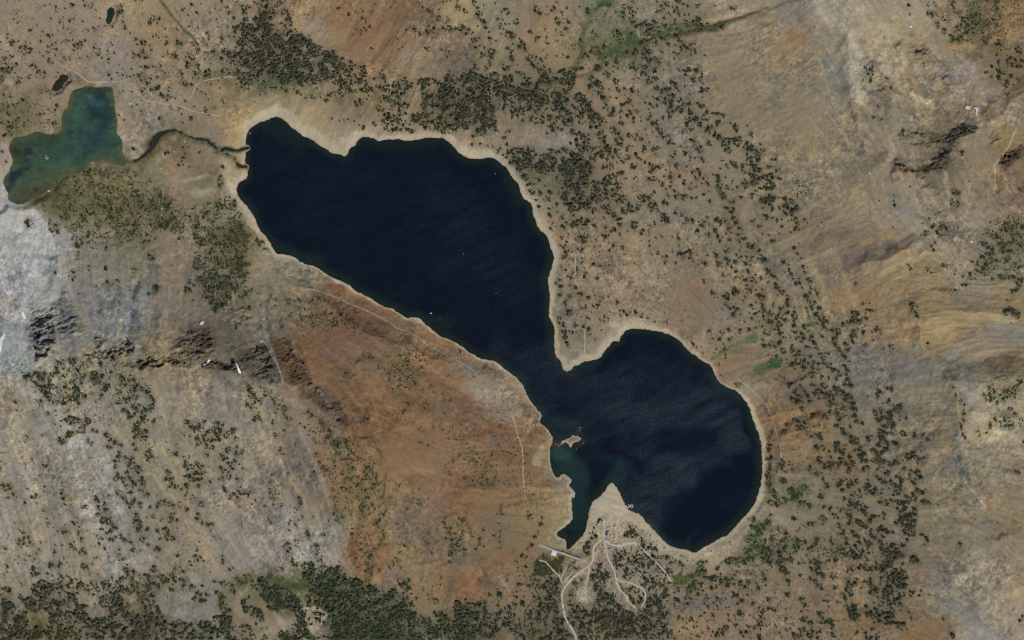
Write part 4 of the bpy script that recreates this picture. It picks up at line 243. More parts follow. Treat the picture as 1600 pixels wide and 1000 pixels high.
T(1200,800,"857965 786f58 776a55 7b705c 80745d 7d705c 7a6c57 766a54 83745c 7d6d59 857256 70664f 85755d 83725a 85704f 786650",
"190,50,12,3 220,60,12,2 360,90,18,4 320,90,14,3 410,40,25,7 440,60,20,5 240,135,18,4 135,170,14,4 100,400,25,10 115,450,30,14 150,470,25,12 160,540,18,8 165,575,10,2 130,380,20,8 180,365,16,4 90,330,30,10 120,300,20,6 15,395,20,6 250,490,12,3 160,645,18,7 10,680,14,4 10,755,14,4 45,765,18,6 145,845,12,2 140,920,12,3 175,915 60,890,12,3 90,945 270,690,20,8 290,715,12,3 430,700,10,3 470,700,10,3 340,450,16,5 400,470,30,10 390,440,18,5 430,500,16,4 410,800,22,8 455,865,14,4 330,880,20,5 260,780 280,850,20,5 270,950,45,18 210,975,22,9 350,940,30,9 400,940,20,6 390,990,14,5 330,970,20,6 510,970,16,5 515,905,18,5 465,945 500,850 300,830 525,380,14,5 485,387 400,580,25,8 370,540,20,6 420,600,14,4 520,590,16,7 510,510,25,6 500,480 330,520,12,3 520,35,20,5 545,55,14,4 560,110,20,8 590,160,18,7 610,220,14,30,9 620,260,16,6 650,295,14,4 660,160,18,7 690,190,18,8 710,200,16,6 720,240,20,6 790,260,25,8 770,235,16,5 690,280,16,5 680,345,25,10 610,340,20,7 720,355,20,6 775,380,16,5 740,435,30,12,9 800,430,18,7 710,435,16,5 860,410,12,5 850,450,14,4 890,450,16,30,10 640,470,25,7 690,535,18,5 760,550,14,5 800,530,12,25,7 800,575,14,20,6 820,600,25,9 850,610,18,25,9 800,630,16,6 690,565,14,4 640,570,25,8 620,600,25,7 650,640,25,10 610,660,16,5 725,595 605,690,12,4 770,740,10,25,7 775,800,12,30,7 820,910,18,7 760,940,14,4 690,945,20,7 740,915 910,20,14,6 905,50,14,5 870,35 760,15,20,6 800,60,25,9 830,30,20,8 740,90,30,12 770,120,18,7 800,150,16,6 810,185,16,6 840,205,14,4 860,150,25,8 880,130,20,7 910,140,22,8 940,155,20,7 975,160,14,5 900,195,14,5 870,235,18,6 900,245,16,5 890,280,25,9 940,280,35,14 980,270,20,7 960,330,25,8 900,320,20,6 650,60,25,8 630,90,18,5 700,80,18,6 790,990,25,8 850,980,25,7 870,940 620,10,20,6 430,95 300,240,20,5 350,270,14,4 330,290,14,3 500,230,25,6 30,210,20,5",
"870,340 1000,300 1000,680 960,860 840,880 800,840 820,700 880,660|.42;940,700 1000,680 990,880 850,890 860,860 940,850|.5;600,700 700,710 720,800 690,860 640,840|.5;600,330 720,250 900,300 880,440 640,480|.1",
"570,290,40,20 380,390,22,8 220,270,35,16 240,220,25,8 120,240,40,10 20,290,35,14 20,330,20,6 380,220,35,9 540,700,12,3 560,703 490,850,25,7 430,850,25,5 670,820,30,12 640,40,25,8 10,70,25,7 10,20,20,5 300,750,25,5 260,680,12,4",
"100,50|90|8f8470|.5;10,300 100,250 240,260|70|46553a|.7;570,300|64|425634|.85;640,40|56|4f5a40|.6;740,90 780,70|54|48553a|.6;380,390|36|4f5a3a|.7;380,220|54|566040|.6;420,850 500,850|26|566040|.7;650,760 700,830|66|4a5540|.6;60,600|110|827560|.5;240,590|90|907a5c|.6;400,440|100|6d5847|.6;370,660|130|735e49|.6;560,420 580,640|66|8a7659|.6;740,650|120|8a795c|.6;600,820|110|866c4c|.6;560,910 1000,920|66|7f6850|.6;240,400|70|857862|.6;960,200|60|6f685b|.7;780,310|110|7d6d5c|.6;920,130|80|80735a|.4;450,310|90|7f705c|.5")
T(1400,800,"7d725c 7a715b 7d745f 7f735b 746a5a 75695a 857c66 8a7f6a 7f715b 7d7764 90866f 948465 80694c 85745a 8a847a 968b77",
"40,10,25,8 150,10,20,9 80,40,30,14 110,35,25,12 60,80,30,12 100,90,30,14 140,75,16,6 90,130,30,14 130,120,30,10 70,165,18,7 120,170,25,9 145,190,10,3 10,80,16,6 45,60,18,6 150,160 205,182,20,8,5 240,205,14,18,8 245,232,8,2 222,258 92,215,8,16,5 45,270,20,7 70,265 10,290,16,6 20,340,25,10 60,345,14,6 40,320,18,6 145,380,32,32,26 130,360,12,5 170,385,14,6 55,410,12,4 38,435 10,460,12,4 55,480,25,10 30,520,30,12 80,520,20,7 30,560,30,10 60,575,30,14 80,580,16,7 20,590,14,5 10,625,12,4 60,650,14,6 30,655,18,6 15,690,18,7 130,630,20,12,7 115,658,8,2 180,660,12,4 195,618,8,2 260,645,7,2 40,725,25,12,7 100,775,16,3 210,777,7 40,770 25,875,30,14,9 65,880,14,4 15,905,14,4 90,920 45,925 120,835,8,2 370,845,8,2 503,250,8,2 300,568,6 380,540,7 445,965,14,30,12 795,85,7 920,765,7 990,822,9,3 968,847,7,2 750,512,6 660,480,6","","",
"470,320|80|6b6259|.7;100,330 500,420|90|6f6557|.6;920,80 920,150|66|6b604a|.7;640,110 740,60|54|706d66|.7;720,480 700,640 800,750 900,850|140|988d76|.6;920,480 970,600|66|97815a|.7;600,720 640,830|90|716c63|.8;300,740 450,740 550,820|90|7f7b72|.6;680,870 820,950 880,1000|76|86847f|.8;830,950|30|9596a0|.7;100,950 400,900|120|7f6545|.7;150,710|120|8a7858|.6;480,940|64|978a72|.7;500,470|64|857a5c|.5;560,600|130|7c7763|.5;350,60 600,60|60|6f654e|.5;850,700|70|8a8068|.4;800,330|80|8a8270|.5;650,950|60|9a8f7c|.6")
# ------------------------------------------------------------------ numeric helpers
_tab = rng.random((4, 256, 256))

def vnoise(x, y, s=0):
    xi, yi = np.floor(x).astype(np.int64), np.floor(y).astype(np.int64)
    fx, fy = x - xi, y - yi
    fx, fy = fx * fx * (3 - 2 * fx), fy * fy * (3 - 2 * fy)
    t = _tab[s % 4]
    xi = (xi + 37 * s) & 255; yi = (yi + 91 * s) & 255
    x1, y1 = (xi + 1) & 255, (yi + 1) & 255
    return (t[yi, xi] * (1 - fx) + t[yi, x1] * fx) * (1 - fy) + (t[y1, xi] * (1 - fx) + t[y1, x1] * fx) * fy

def fbm(x, y, s=0, o=4, g=0.5):
    a, v, n = 1.0, 0.0, 0.0
    for i in range(o):
        v = v + a * (vnoise(x, y, s + i) - 0.5) * 2; n += a
        a *= g; x = x * 2.03 + 11.3; y = y * 2.03 + 5.7
    return v / n * 1.6

def sstep(a, b, x):
    t = np.clip((x - a) / (b - a), 0, 1)
    return t * t * (3 - 2 * t)

def seg_dist(px, py, a, b):
    dx, dy = b[0] - a[0], b[1] - a[1]
    t = np.clip(((px - a[0]) * dx + (py - a[1]) * dy) / max(dx * dx + dy * dy, 1e-9), 0, 1)
    return np.hypot(px - a[0] - t * dx, py - a[1] - t * dy), t

def inside(px, py, poly):
    r = np.zeros(np.shape(px), bool)
    n = len(poly)
    for i in range(n):
        (x0, y0), (x1, y1) = poly[i], poly[(i + 1) % n]
        if y0 == y1: continue
        c = (y0 > py) != (y1 > py)
        r ^= c & (px < (x1 - x0) * (py - y0) / (y1 - y0) + x0)
    return r

def smooth_poly(p, it=1):
    for _ in range(it):
        q = []
        for i in range(len(p)):
            a, b = p[i], p[(i + 1) % len(p)]
            q += [(a[0] * .8 + b[0] * .2, a[1] * .8 + b[1] * .2), (a[0] * .2 + b[0] * .8, a[1] * .2 + b[1] * .8)]
        p = q
    return p

def PL(s):
    return [tuple(float(t) for t in p.split(",")) for p in s.split()]

# ------------------------------------------------------------------ shorelines (map units)
LAKE = PL("392,200 386,208 384,230 383,260 388,272 386,280 376,284 371,288 370,302 376,312 386,322 398,338 404,358 416,370 426,386 432,396 444,397 460,401 472,411 497,418 513,430 543,443 557,456 580,465 593,476 620,485 638,498 645,496 658,497 661,502 667,508 687,525 710,533 733,550 753,561 770,563 790,576 800,585 807,588 818,603 827,626 837,636 846,648 843,661 855,668 863,681 863,692 860,699 860,713 861,728 864,739 872,748 877,741 882,740 887,745 894,750 894,754 889,758 892,762 898,766 899,775 893,779 894,800 895,813 880,825 870,833 872,839 884,842 885,852 886,861 900,848 913,833 918,810 923,789 933,779 943,769 950,758 957,753 965,763 973,779 980,793 987,799 1000,804 1010,816 1027,833 1040,848 1054,856 1074,858 1084,864 1100,856 1120,844 1140,833 1154,816 1170,799 1180,783 1187,766 1191,733 1189,699 1187,679 1180,666 1177,656 1170,633 1153,613 1130,603 1117,590 1113,573 1093,561 1077,550 1063,533 1050,525 1027,518 1000,514 980,515 970,525 968,534 957,533 947,546 937,561 923,564 910,565 905,571 897,573 888,581 880,578 878,570 867,555 865,533 866,513 858,496 857,490 860,466 855,443 858,428 866,405 863,395 858,380 854,368 842,358 832,336 832,322 826,315 817,310 812,296 806,282 800,277 792,264 780,253 768,247 756,247 742,249 730,247 720,241 711,234 707,227 700,221 688,215 668,216 652,218 640,220 620,218 598,218 592,221 580,216 568,214 560,218 556,227 547,233 544,241 538,246 532,242 518,240 510,233 496,225 488,219 474,214 464,204 454,199 448,192 438,184 431,182 420,187 408,190 400,194")
GREEN = PL("112,142 124,138 140,134 156,137 174,136 178,148 180,176 183,192 181,208 189,218 192,228 189,236 194,244 200,247 203,250 202,256 196,259 186,259 174,254 160,249 144,250 132,258 128,264 112,269 98,276 88,288 74,298 60,306 48,314 34,319 22,318 13,312 12,306 14,302 8,292 4,284 10,274 18,262 21,250 14,236 14,226 24,213 36,214 45,210 60,206 70,210 80,211 94,208 98,198 96,180 102,172 107,168 108,152")
POND1 = PL("169,14 174,11 178,14 178,24 175,33 170,37 166,34 166,25")
POND2 = PL("97,117 103,117 107,121 104,128 97,135 91,142 85,143 81,139 83,132 89,125")
ISLET = PL("876.5,689 880,688 885,687.5 890,684 895,682 896,679 901.5,679 904,681 907.5,680 910,685 913,684 911,687.5 907,690 901,691 897,695 895,701 893,699 892,696 888,692 884,692 879,696 876,693")
ISLET = [(875.5 + (x - 876) * .88, 689 + (y - 689) * .88) for x, y in ISLET]
CREEK = [(197, 252, 3), (206, 253, 2.4), (214, 250.5, 2.4), (222, 246, 3.2), (228, 241, 4), (234, 233, 7), (238, 226, 12), (243, 217, 13), (248, 211, 8), (256, 207, 4), (265, 204.5, 3), (276, 203, 3), (284, 208, 3), (293, 213, 3.6), (304, 216, 4), (322, 218, 3.8), (330, 225, 3.8), (338, 231, 3.8), (346, 235, 4.5), (354, 240, 4), (359, 244, 3.5), (366, 246, 3), (369, 254, 3), (372, 258.5, 3), (386, 262, 2.8)]
CREEK = [(a, b, w * .8) for a, b, w in CREEK]
CREEK2 = [(346, 235, 4), (352, 232, 4), (358, 233, 3.5), (364, 235, 3.5), (374, 235, 3), (380, 232.5, 3), (388, 231, 3)]
BROOK = [(838, 914, 1.2), (836, 922, 1.4), (842, 928, 1.2), (840, 936, 1.3), (831, 941, 1.2), (825, 948, 1.5), (819, 958, 1.2), (820, 970, 1.1), (818, 980, 1.2), (826, 992, 1.1), (836, 1004, 1.2)]

def line_t(ox, oy, s, w):
    return [(ox + a / 5, oy + b / 5, w) for a, b in PL(s)]
ROADS = [line_t(800, 800, "507,1030 496,960 480,930 445,880 415,820 398,740 388,660 400,610 430,565 470,520 520,475 565,447 605,420", 3.6),
         line_t(800, 800, "605,420 628,385 640,340 633,295 650,255 690,228 716,205 722,140 719,60", 3.8),
         line_t(800, 800, "716,215 730,260 742,330 760,390 785,430 805,480 815,540 825,575", 2.8),
         line_t(800, 800, "825,575 850,620 885,650 905,675 908,710 940,728 968,755", 2.6),
         line_t(800, 800, "818,515 850,545 900,548 940,560 980,580 1020,600 1045,640 1040,690 1010,745", 2.2),
         line_t(800, 800, "605,420 597,480 588,530 578,580 570,640", 2.2),
         line_t(800, 800, "722,225 760,242 800,258 850,268 900,250 945,238 985,255", 4.6),
         line_t(800, 800, "716,205 735,150 765,122 800,118 816,150 812,205 806,240", 1.7),
         line_t(800, 800, "390,555 372,500 330,465 290,420 262,388 215,378", 2.0),
         line_t(800, 800, "385,520 405,470 428,430", 1.5), line_t(800, 800, "405,560 425,520 460,490 480,455", 1.5),
         line_t(1000, 800, "-15,255 45,310 105,375 165,430 215,490 240,550", 2.0)]

ROADS = [[(a, b, w * .76) for a, b, w in l] for l in ROADS]
for l in ROADS:
    STROKES.append(([(a, b) for a, b, w in l], 3.6 * l[0][2] + 2, hexrgb('958b75'), .42))
STROKES += [(PL("1290,10 1340,40 1385,75 1412,112"), 64, hexrgb("a89c80"), .5), (PL("1322,40 1334,100 1340,150"), 34, hexrgb("aaa18c"), .55), (PL("1440,0 1400,30"), 50, hexrgb("a3977a"), .4), (PL("1570,930 1530,880 1545,910"), 50, hexrgb("9c917b"), .4),
            (PL("1545,620 1570,650 1590,630"), 44, hexrgb("9c9279"), .4), (PL("1420,490 1480,505 1560,490"), 22, hexrgb("a08a60"), .45), (PL("1300,400 1340,470"), 20, hexrgb("9a8660"), .4), (PL("140,780 165,840 190,900"), 30, hexrgb("a6a498"), .4), (PL("20,650 40,740 60,820"), 30, hexrgb("9c9684"), .35), (PL("440,780 450,850 470,870"), 26, hexrgb("a49f92"), .45), (PL("340,820 400,860"), 50, hexrgb("8f877d"), .35)]
for s in ('905,872 918,880', '912,935 918,928 926,940', '940,880 950,905', '1000,925 1012,950', '930,900 925,915 918,925', '958,905 975,925', '862,880 872,890', '985,880 1010,895', '945,930 940,950'):
    STROKES.append((PL(s), 2.2, hexrgb('a0967f'), .75))
# ------------------------------------------------------------------ ground grid
STEP = 1.6
inx = np.arange(-40, 1640.1, STEP); iny = np.arange(-40, 1040.1, STEP)
outer = np.array([12, 28, 50, 80, 120, 180, 260, 400, 650, 1000, 1600, 2600, 4000, 6000.])
GX = np.concatenate([inx[0] - outer[::-1], inx, inx[-1] + outer])
GY = np.concatenate([iny[0] - outer[::-1], iny, iny[-1] + outer])
nx, ny = len(GX), len(GY)
X, Y = np.meshgrid(GX, GY)
def fold(v, lo, hi):                         # beyond the surveyed map the same kinds of land go on
    t = np.mod(v - lo, 2 * (hi - lo)); return lo + np.where(t > hi - lo, 2 * (hi - lo) - t, t)
XC, YC = fold(X, -38, 1638), fold(Y, -38, 1038)

pts = """0,0,60 100,60,45 200,0,60 200,120,30 300,60,45 350,20,50 330,180,15 280,240,8 60,150,25 0,120,40
480,60,50 560,20,75 620,40,85 660,20,80 600,100,55 680,90,50 720,60,35 560,140,25 700,130,22 740,10,50
450,140,18 640,170,12 760,170,20 800,120,30 850,60,50 900,40,50 940,60,45 1000,60,48 1000,150,45 900,150,35 900,250,25 840,230,10 880,330,10 950,350,22 1000,300,38 1000,430,25 920,440,14 890,520,8 950,480,8 1100,250,65 1080,400,45 1100,500,20 1150,560,15 1080,20,70
1150,100,105 1150,200,95 1200,300,95 1200,400,80 1250,500,85 1200,520,55 1260,380,110 1240,650,60 1220,750,30 1300,650,85 1300,560,100 1300,800,60 1250,850,30 1200,900,20 1150,880,8 1100,950,25 1300,950,60 1400,980,130 1400,850,115 1400,750,130 1380,680,135 1370,600,150
1250,20,160 1290,90,190 1320,140,205 1330,170,210 1340,220,205 1330,50,190 1300,300,170 1380,270,230 1400,300,220 1300,400,165 1380,400,225 1350,480,190 1440,430,260 1430,510,270 1440,560,275 1490,600,290 1500,680,290 1515,760,285 1540,820,270 1560,930,280 1600,1000,280 1520,900,235 1480,880,190
1400,0,150 1400,100,170 1450,150,150 1500,110,120 1550,60,120 1600,0,130 1600,150,190 1480,180,160 1540,170,190 1440,240,230 1500,220,215 1580,220,240 1560,280,190 1500,330,150 1450,350,190 1550,380,150 1600,350,165 1550,450,185 1600,450,180 1500,470,225 1600,540,215 1550,560,220 1560,640,240 1600,620,220 1600,700,210 1580,800,235 1600,880,250
0,350,30 50,400,70 0,450,120 40,500,160 20,570,200 100,430,110 150,400,65 200,350,35 150,330,25 100,300,14 250,300,25 300,380,40 350,330,18 370,420,30 300,450,80 200,450,90 150,500,150 200,540,200 100,570,240 60,590,235 170,590,235 250,570,240 300,500,130 330,560,225 380,570,225 400,530,165 430,520,150 440,450,70 400,420,25 470,470,75
0,680,200 100,650,225 200,650,215 300,650,190 400,650,190 450,640,205 0,800,120 100,780,140 200,780,130 300,780,120 400,780,100 0,900,40 100,900,45 200,880,50 300,900,35 400,880,35 0,1000,10 200,1000,5 400,1000,0 500,900,25 500,980,0 600,960,5
500,600,205 540,660,190 570,710,170 590,780,135 580,850,80 560,880,45 560,500,80 600,560,120 560,580,165 650,600,125 620,680,165 700,680,120 660,760,125 640,860,80 650,930,30 720,780,95 740,700,85 780,650,40 800,740,45 820,700,25 760,850,60 740,930,15 830,820,20 850,900,3 720,560,25 660,520,30 800,900,15
900,950,0 950,900,4 960,850,6 1000,950,6 1050,900,10 1000,1000,5 850,1000,-2 700,1000,2 500,250,0 600,350,0 750,350,0 800,480,0 1000,620,0 1100,720,0 1080,800,0 900,620,0 150,180,5 100,240,5 430,300,0""".replace("\n", " ")
cp = np.array([[float(t) for t in p.split(",")] for p in pts.split()])

def tps(P, z, smooth):
    n = len(P)
    d = np.hypot(P[:, None, 0] - P[None, :, 0], P[:, None, 1] - P[None, :, 1]) / 100
    K = np.where(d > 0, d * d * np.log(d + 1e-12), 0) + smooth * np.eye(n)
    A = np.zeros((n + 3, n + 3)); A[:n, :n] = K
    Q = np.c_[np.ones(n), P / 100]; A[:n, n:] = Q; A[n:, :n] = Q.T
    w = np.linalg.solve(A, np.r_[z, 0, 0, 0])
    def f(x, y):
        out = w[n] + w[n + 1] * x / 100 + w[n + 2] * y / 100
        for i in range(n):
            r2 = ((x - P[i, 0]) ** 2 + (y - P[i, 1]) ** 2) / 1e4
            out = out + w[i] * 0.5 * r2 * np.log(r2 + 1e-12)
        return out
    return f

f = tps(cp[:, :2], cp[:, 2], 0.02)
cgx, cgy = np.arange(-60, 1661, 6.0), np.arange(-60, 1061, 6.0)
CX, CY = np.meshgrid(cgx, cgy)
HC = f(CX, CY)

def cubic_sample(G, x0, y0, st, x, y):
    u, v = (x - x0) / st, (y - y0) / st
    i, j = np.clip(np.floor(u).astype(int), 1, G.shape[1] - 3), np.clip(np.floor(v).astype(int), 1, G.shape[0] - 3)
    fu, fv = u - i, v - j
    def w(t):
        return (-.5 * t + t * t - .5 * t ** 3, 1 - 2.5 * t * t + 1.5 * t ** 3, .5 * t + 2 * t * t - 1.5 * t ** 3, -.5 * t * t + .5 * t ** 3)
    wu, wv = w(fu), w(fv)
    out = 0
    for b in range(4):
        row = 0
        for a in range(4):
            row = row + wu[a] * G[j + b - 1, i + a - 1]
        out = out + wv[b] * row
    return out

H0 = cubic_sample(HC, -60, -60, 6.0, XC, YC)

# signed distances to the waters, in map units (positive on land), and the level of the nearest water
BIG = 60.0
def water_dist(poly):
    d = np.full(X.shape, BIG)
    n = len(poly)
    for i in range(n):
        a, b = poly[i], poly[(i + 1) % n]
        x0, x1 = np.searchsorted(GX, [min(a[0], b[0]) - BIG, max(a[0], b[0]) + BIG])
        y0, y1 = np.searchsorted(GY, [min(a[1], b[1]) - BIG, max(a[1], b[1]) + BIG])
        if x1 <= x0 or y1 <= y0: continue
        dd, _ = seg_dist(X[y0:y1, x0:x1], Y[y0:y1, x0:x1], a, b)
        d[y0:y1, x0:x1] = np.minimum(d[y0:y1, x0:x1], dd)
    return np.where(inside(X, Y, poly), -d, d)

jx, jy = fbm(X / 9, Y / 9, 3, 3), fbm(X / 9, Y / 9, 5, 3)
LK, GR = smooth_poly(LAKE), smooth_poly(GREEN)
IS = smooth_poly(ISLET)
jig = 0.9 * jx + .75 * fbm(X / 3.5, Y / 3.5, 6, 2)
D_lake = np.maximum(water_dist(LK), -water_dist(IS)) + jig
D_green = water_dist(GR) + jig
D_p1, D_p2 = water_dist(smooth_poly(POND1)) + 1.1 * jig, water_dist(smooth_poly(POND2)) + 1.5 * jig

def creek_dist(cr):
    d = np.full(X.shape, BIG); tt = np.zeros(X.shape)
    for i in range(len(cr) - 1):
        a, b = cr[i], cr[i + 1]
        x0, x1 = np.searchsorted(GX, [min(a[0], b[0]) - BIG, max(a[0], b[0]) + BIG])
        y0, y1 = np.searchsorted(GY, [min(a[1], b[1]) - BIG, max(a[1], b[1]) + BIG])
        dd, t = seg_dist(X[y0:y1, x0:x1], Y[y0:y1, x0:x1], a, b)
        dd = dd - (a[2] + (b[2] - a[2]) * t) / 2
        m = dd < d[y0:y1, x0:x1]
        d[y0:y1, x0:x1] = np.where(m, dd, d[y0:y1, x0:x1])
        tt[y0:y1, x0:x1] = np.where(m, (i + t) / (len(cr) - 1), tt[y0:y1, x0:x1])
    return d, tt
D_c1, T_c1 = creek_dist(CREEK); D_c2, T_c2 = creek_dist(CREEK2); D_b, T_b = creek_dist(BROOK)
D_c1 = D_c1 + 1.7 * jig; D_c2 = D_c2 + .8 * jig
L_GREEN, L_P1, L_P2 = 5.0, 42.0, 9.0
zc2 = L_GREEN * (1 - 16 / 22)

# rough rock: (outline or line, half width or 0 for an outline, height in metres)
ROCK = [("48,480 74,477 88,496 87,552 52,574 45,540", 0, 15), ("80,480 100,448 120,490 128,524 100,537 86,512", 0, 9), ("120,448 143,470 120,476", 0, 10),
        ("146,530 163,527 164,548 142,550", 0, 9), ("140,556 165,552 200,548", 7, 20), ("187,568 205,566 240,573", 5, 18), ("222,570 262,567 284,566", 7, 16),
        ("270,532 290,518 328,511 341,530 346,546 320,563 288,566 262,552", 0, 9), ("318,570 345,570 378,577", 8, 20), ("367,556 398,541 417,536 440,590 425,600 395,592 378,572", 0, 10),
        ("424,526 452,528 466,552 490,592 500,612 540,645 548,665 532,666 500,642 470,616 440,590", 0, 9), ("352,536 398,530 396,545 345,545", 0, 6), ("340,478 398,478 396,512 350,505", 0, 4),
        ("1437,268 1452,262 1475,254", 9, 14), ("1455,214 1490,220", 8, 8), ("1404,256 1440,276", 5, 10), ("1410,210 1440,216 1500,215", 10, 6), ("1570,254 1602,236", 9, 16), ("1496,200 1522,204", 6, 9),
        ("1545,218 1563,213", 4, 6), ("1450,285 1468,330 1480,370", 12, 5), ("1485,290 1498,330", 12, 4), ("1505,58 1535,66", 10, 3), ("1432,76 1452,92 1476,130", 12, 5), ("1340,160 1385,150", 12, 3), ("1360,100 1390,150", 10, 3),
        ("1236,596 1270,588 1278,584", 4, 10), ("1242,628 1256,624", 4, 12), ("1245,612 1262,618", 6, 6), ("1266,655 1278,645", 3, 9), ("1475,450 1492,454", 5, 5), ("1420,455 1475,450", 3, 5), ("1560,578 1570,590", 8, 5),
        ("750,575 800,600 845,660 870,720 885,760 890,800", 12, 1.6), ("1060,865 1100,870 1140,850 1170,820", 9, 1.2), ("880,520 875,560 900,568", 10, 1.2), ("1095,560 1112,572", 4, 1.5)]
rock = np.zeros(X.shape)
wq, wr = fbm(X / 22, Y / 22, 55, 4), fbm(X / 22, Y / 22, 57, 4)
wx, wy = X + 3.0 * jx + 6 * wq, Y + 3.0 * jy + 6 * wr
for s, w, amp in ROCK:
    p = PL(s)
    if w == 0:
        x0, x1 = np.searchsorted(GX, [min(q[0] for q in p) - 12, max(q[0] for q in p) + 12]); y0, y1 = np.searchsorted(GY, [min(q[1] for q in p) - 12, max(q[1] for q in p) + 12])
        a, b = wx[y0:y1, x0:x1], wy[y0:y1, x0:x1]
        d = np.full(a.shape, 12.0)
        for i in range(len(p)):
            d = np.minimum(d, seg_dist(a, b, p[i], p[(i + 1) % len(p)])[0])
        m = sstep(-3, 9, np.where(inside(a, b, p), d, -d))
    else:
        x0, x1 = np.searchsorted(GX, [min(q[0] for q in p) - w * 2, max(q[0] for q in p) + w * 2]); y0, y1 = np.searchsorted(GY, [min(q[1] for q in p) - w * 2, max(q[1] for q in p) + w * 2])
        a, b = wx[y0:y1, x0:x1], wy[y0:y1, x0:x1]
        d = np.full(a.shape, 99.0)
        for i in range(len(p) - 1):
            d = np.minimum(d, seg_dist(a, b, p[i], p[i + 1])[0])
        m = 1 - sstep(w * .5, w * 1.3, d)
    rock[y0:y1, x0:x1] = np.maximum(rock[y0:y1, x0:x1], m * amp)
# ledges run a little north of east; their steep sides face the top of the map
ca, sa = math.cos(.32), math.sin(.32)
ru, rv = (X * ca - Y * sa), (X * sa + Y * ca)
led = fbm(ru / 17 + .3 * jx, rv / 6 + .6 * jy, 21, 5, .66)
led2 = np.abs(fbm(ru / 7, rv / 3.6, 31, 3))
saw = (rv / 6.5 + 1.3 * fbm(ru / 24, rv / 24, 41, 3)) % 1.0
rock = rock * np.clip(.85 + .5 * fbm(X / 16, Y / 16, 77, 3), .3, 1.3)
rockrel = rock * (.55 * led - .30 * led2 + .40 * (1 - saw) * (vnoise(ru / 14, rv / 11, 2) > .42))

# smooth hillsides: swells, gullies that follow the fall line, and stones
gy_, gx_ = np.gradient(HC, 6.0 * M_PER)
sx, sy = cubic_sample(gx_, -60, -60, 6.0, XC, YC), cubic_sample(gy_, -60, -60, 6.0, XC, YC)
sl = np.hypot(sx, sy) + 1e-6
FLOW = '''50,650,.35,.94,1 50,800,.35,.94,1 150,800,.45,.9,1 150,650,.4,.9,.8 250,750,.45,.9,.8 350,700,.4,.9,.8 350,850,.55,.83,.8 450,750,.35,.94,1 540,760,.3,.95,.9 100,450,.15,.99,.7 30,430,-.3,.95,.5 220,480,-.15,.99,1 300,450,-.1,1,.8 300,600,.15,.98,.9 400,580,.5,.85,.6 480,620,.7,.7,.8 680,680,.97,.2,.5
600,560,.8,.6,.6 760,720,1,.02,.8 800,760,1,.0,.9 560,450,.85,.5,.5 720,860,.5,.85,.4 620,80,-.5,.85,1 520,60,-.6,.8,.7 700,70,-.4,.9,.7 1150,150,-.9,.35,.6 1230,250,-.95,.25,.7 1230,120,-.85,.5,.6 1320,60,.5,.85,.9 1370,80,.35,.93,.9 1330,180,.5,.86,.9 1400,60,.5,.85,.6 1300,350,-.9,.4,.7 1350,420,-.85,.5,1 1290,480,.25,.97,.5
1420,330,.5,.85,.7 1470,330,.3,.95,1 1550,350,.6,.8,.6 1550,300,.5,.85,.6 1500,270,.4,.9,.7 1450,230,.3,.95,.7 1450,480,1,-.05,.9 1550,470,1,0,.9 1500,560,.88,-.45,1 1580,540,.95,-.2,1 1560,640,.6,.75,.5 1540,700,.9,.15,.8 1590,720,.9,.2,.6 1430,700,-.95,.25,.9 1380,760,-1,.08,.8 1350,620,-.95,.2,.6 1450,850,1,.05,.8 1520,900,.7,.7,.7 1580,950,.7,.7,.6 1400,960,.95,.2,.5
1000,300,.45,.9,.3 900,150,.6,.8,.2 1100,300,.4,.9,.3 1250,600,.9,-.35,.8 1230,650,.95,-.2,.9 1270,720,.9,.2,.6 1000,450,.7,.5,.25 1100,930,.9,-.2,.3 1250,900,.7,.3,.2 200,60,.3,.95,.3 60,80,.5,.8,.3 300,60,.45,.9,.5 240,320,.7,.4,.3 900,940,.2,.98,.1 300,960,.6,.6,.1 1480,120,.4,.9,.8 1560,80,.9,-.25,.7 1560,170,.9,-.3,.8'''
fl = np.array([[float(t) for t in q.split(",")] for q in FLOW.split()])
fa = np.arctan2(fl[:, 3], fl[:, 2])
sw, c2, s2, st_ = 0, 0, 0, 0
for q, a_ in zip(fl, fa):
    w_ = 1 / (((CX - q[0]) ** 2 + (CY - q[1]) ** 2) / 400 + 1) ** 1.5
    sw = sw + w_; c2 = c2 + w_ * math.cos(2 * a_); s2 = s2 + w_ * math.sin(2 * a_); st_ = st_ + w_ * q[4]
th = .5 * np.arctan2(s2, c2); st_ = st_ / sw
c2u, s2u = cubic_sample(np.cos(2 * th), -60, -60, 6.0, XC, YC), cubic_sample(np.sin(2 * th), -60, -60, 6.0, XC, YC)
thu = .5 * np.arctan2(s2u, c2u) + .22 * fbm(X / 60, Y / 60, 91, 3)
ux, uy = np.cos(thu), np.sin(thu)
streak = np.clip(cubic_sample(st_, -60, -60, 6.0, XC, YC) * (1 + .35 * fbm(X / 50, Y / 50, 93, 3)), 0, 1.2)
white = rng.random((1100, 1700))
def wsample(x, y):
    return vnoise(x / 2.1, y / 2.1, 1)
def lic_(scale, n, h, seed, stretch=1.0):
    out = np.zeros(X.shape)
    ax_, ay_, bx_, by_ = X.copy(), Y.copy(), X.copy(), Y.copy()
    for k in range(n):
        out += vnoise(ax_ / scale, ay_ / scale, seed) + vnoise(bx_ / scale, by_ / scale, seed)
        ax_ += ux * h; ay_ += uy * h; bx_ -= ux * h; by_ -= uy * h
    out -= out.mean()
    return np.clip(out / out.std(), -2.6, 2.6)
lic = lic_(1.9, 10, 2.0, 1)
licm = lic_(5.0, 9, 5.0, 2)
licb = lic_(13.0, 8, 12.0, 3)
fall = sstep(.10, .32, sl)
swell = fbm(X / 70, Y / 70, 7, 4)
grain = fbm(X / 7, Y / 7, 13, 3, .6)
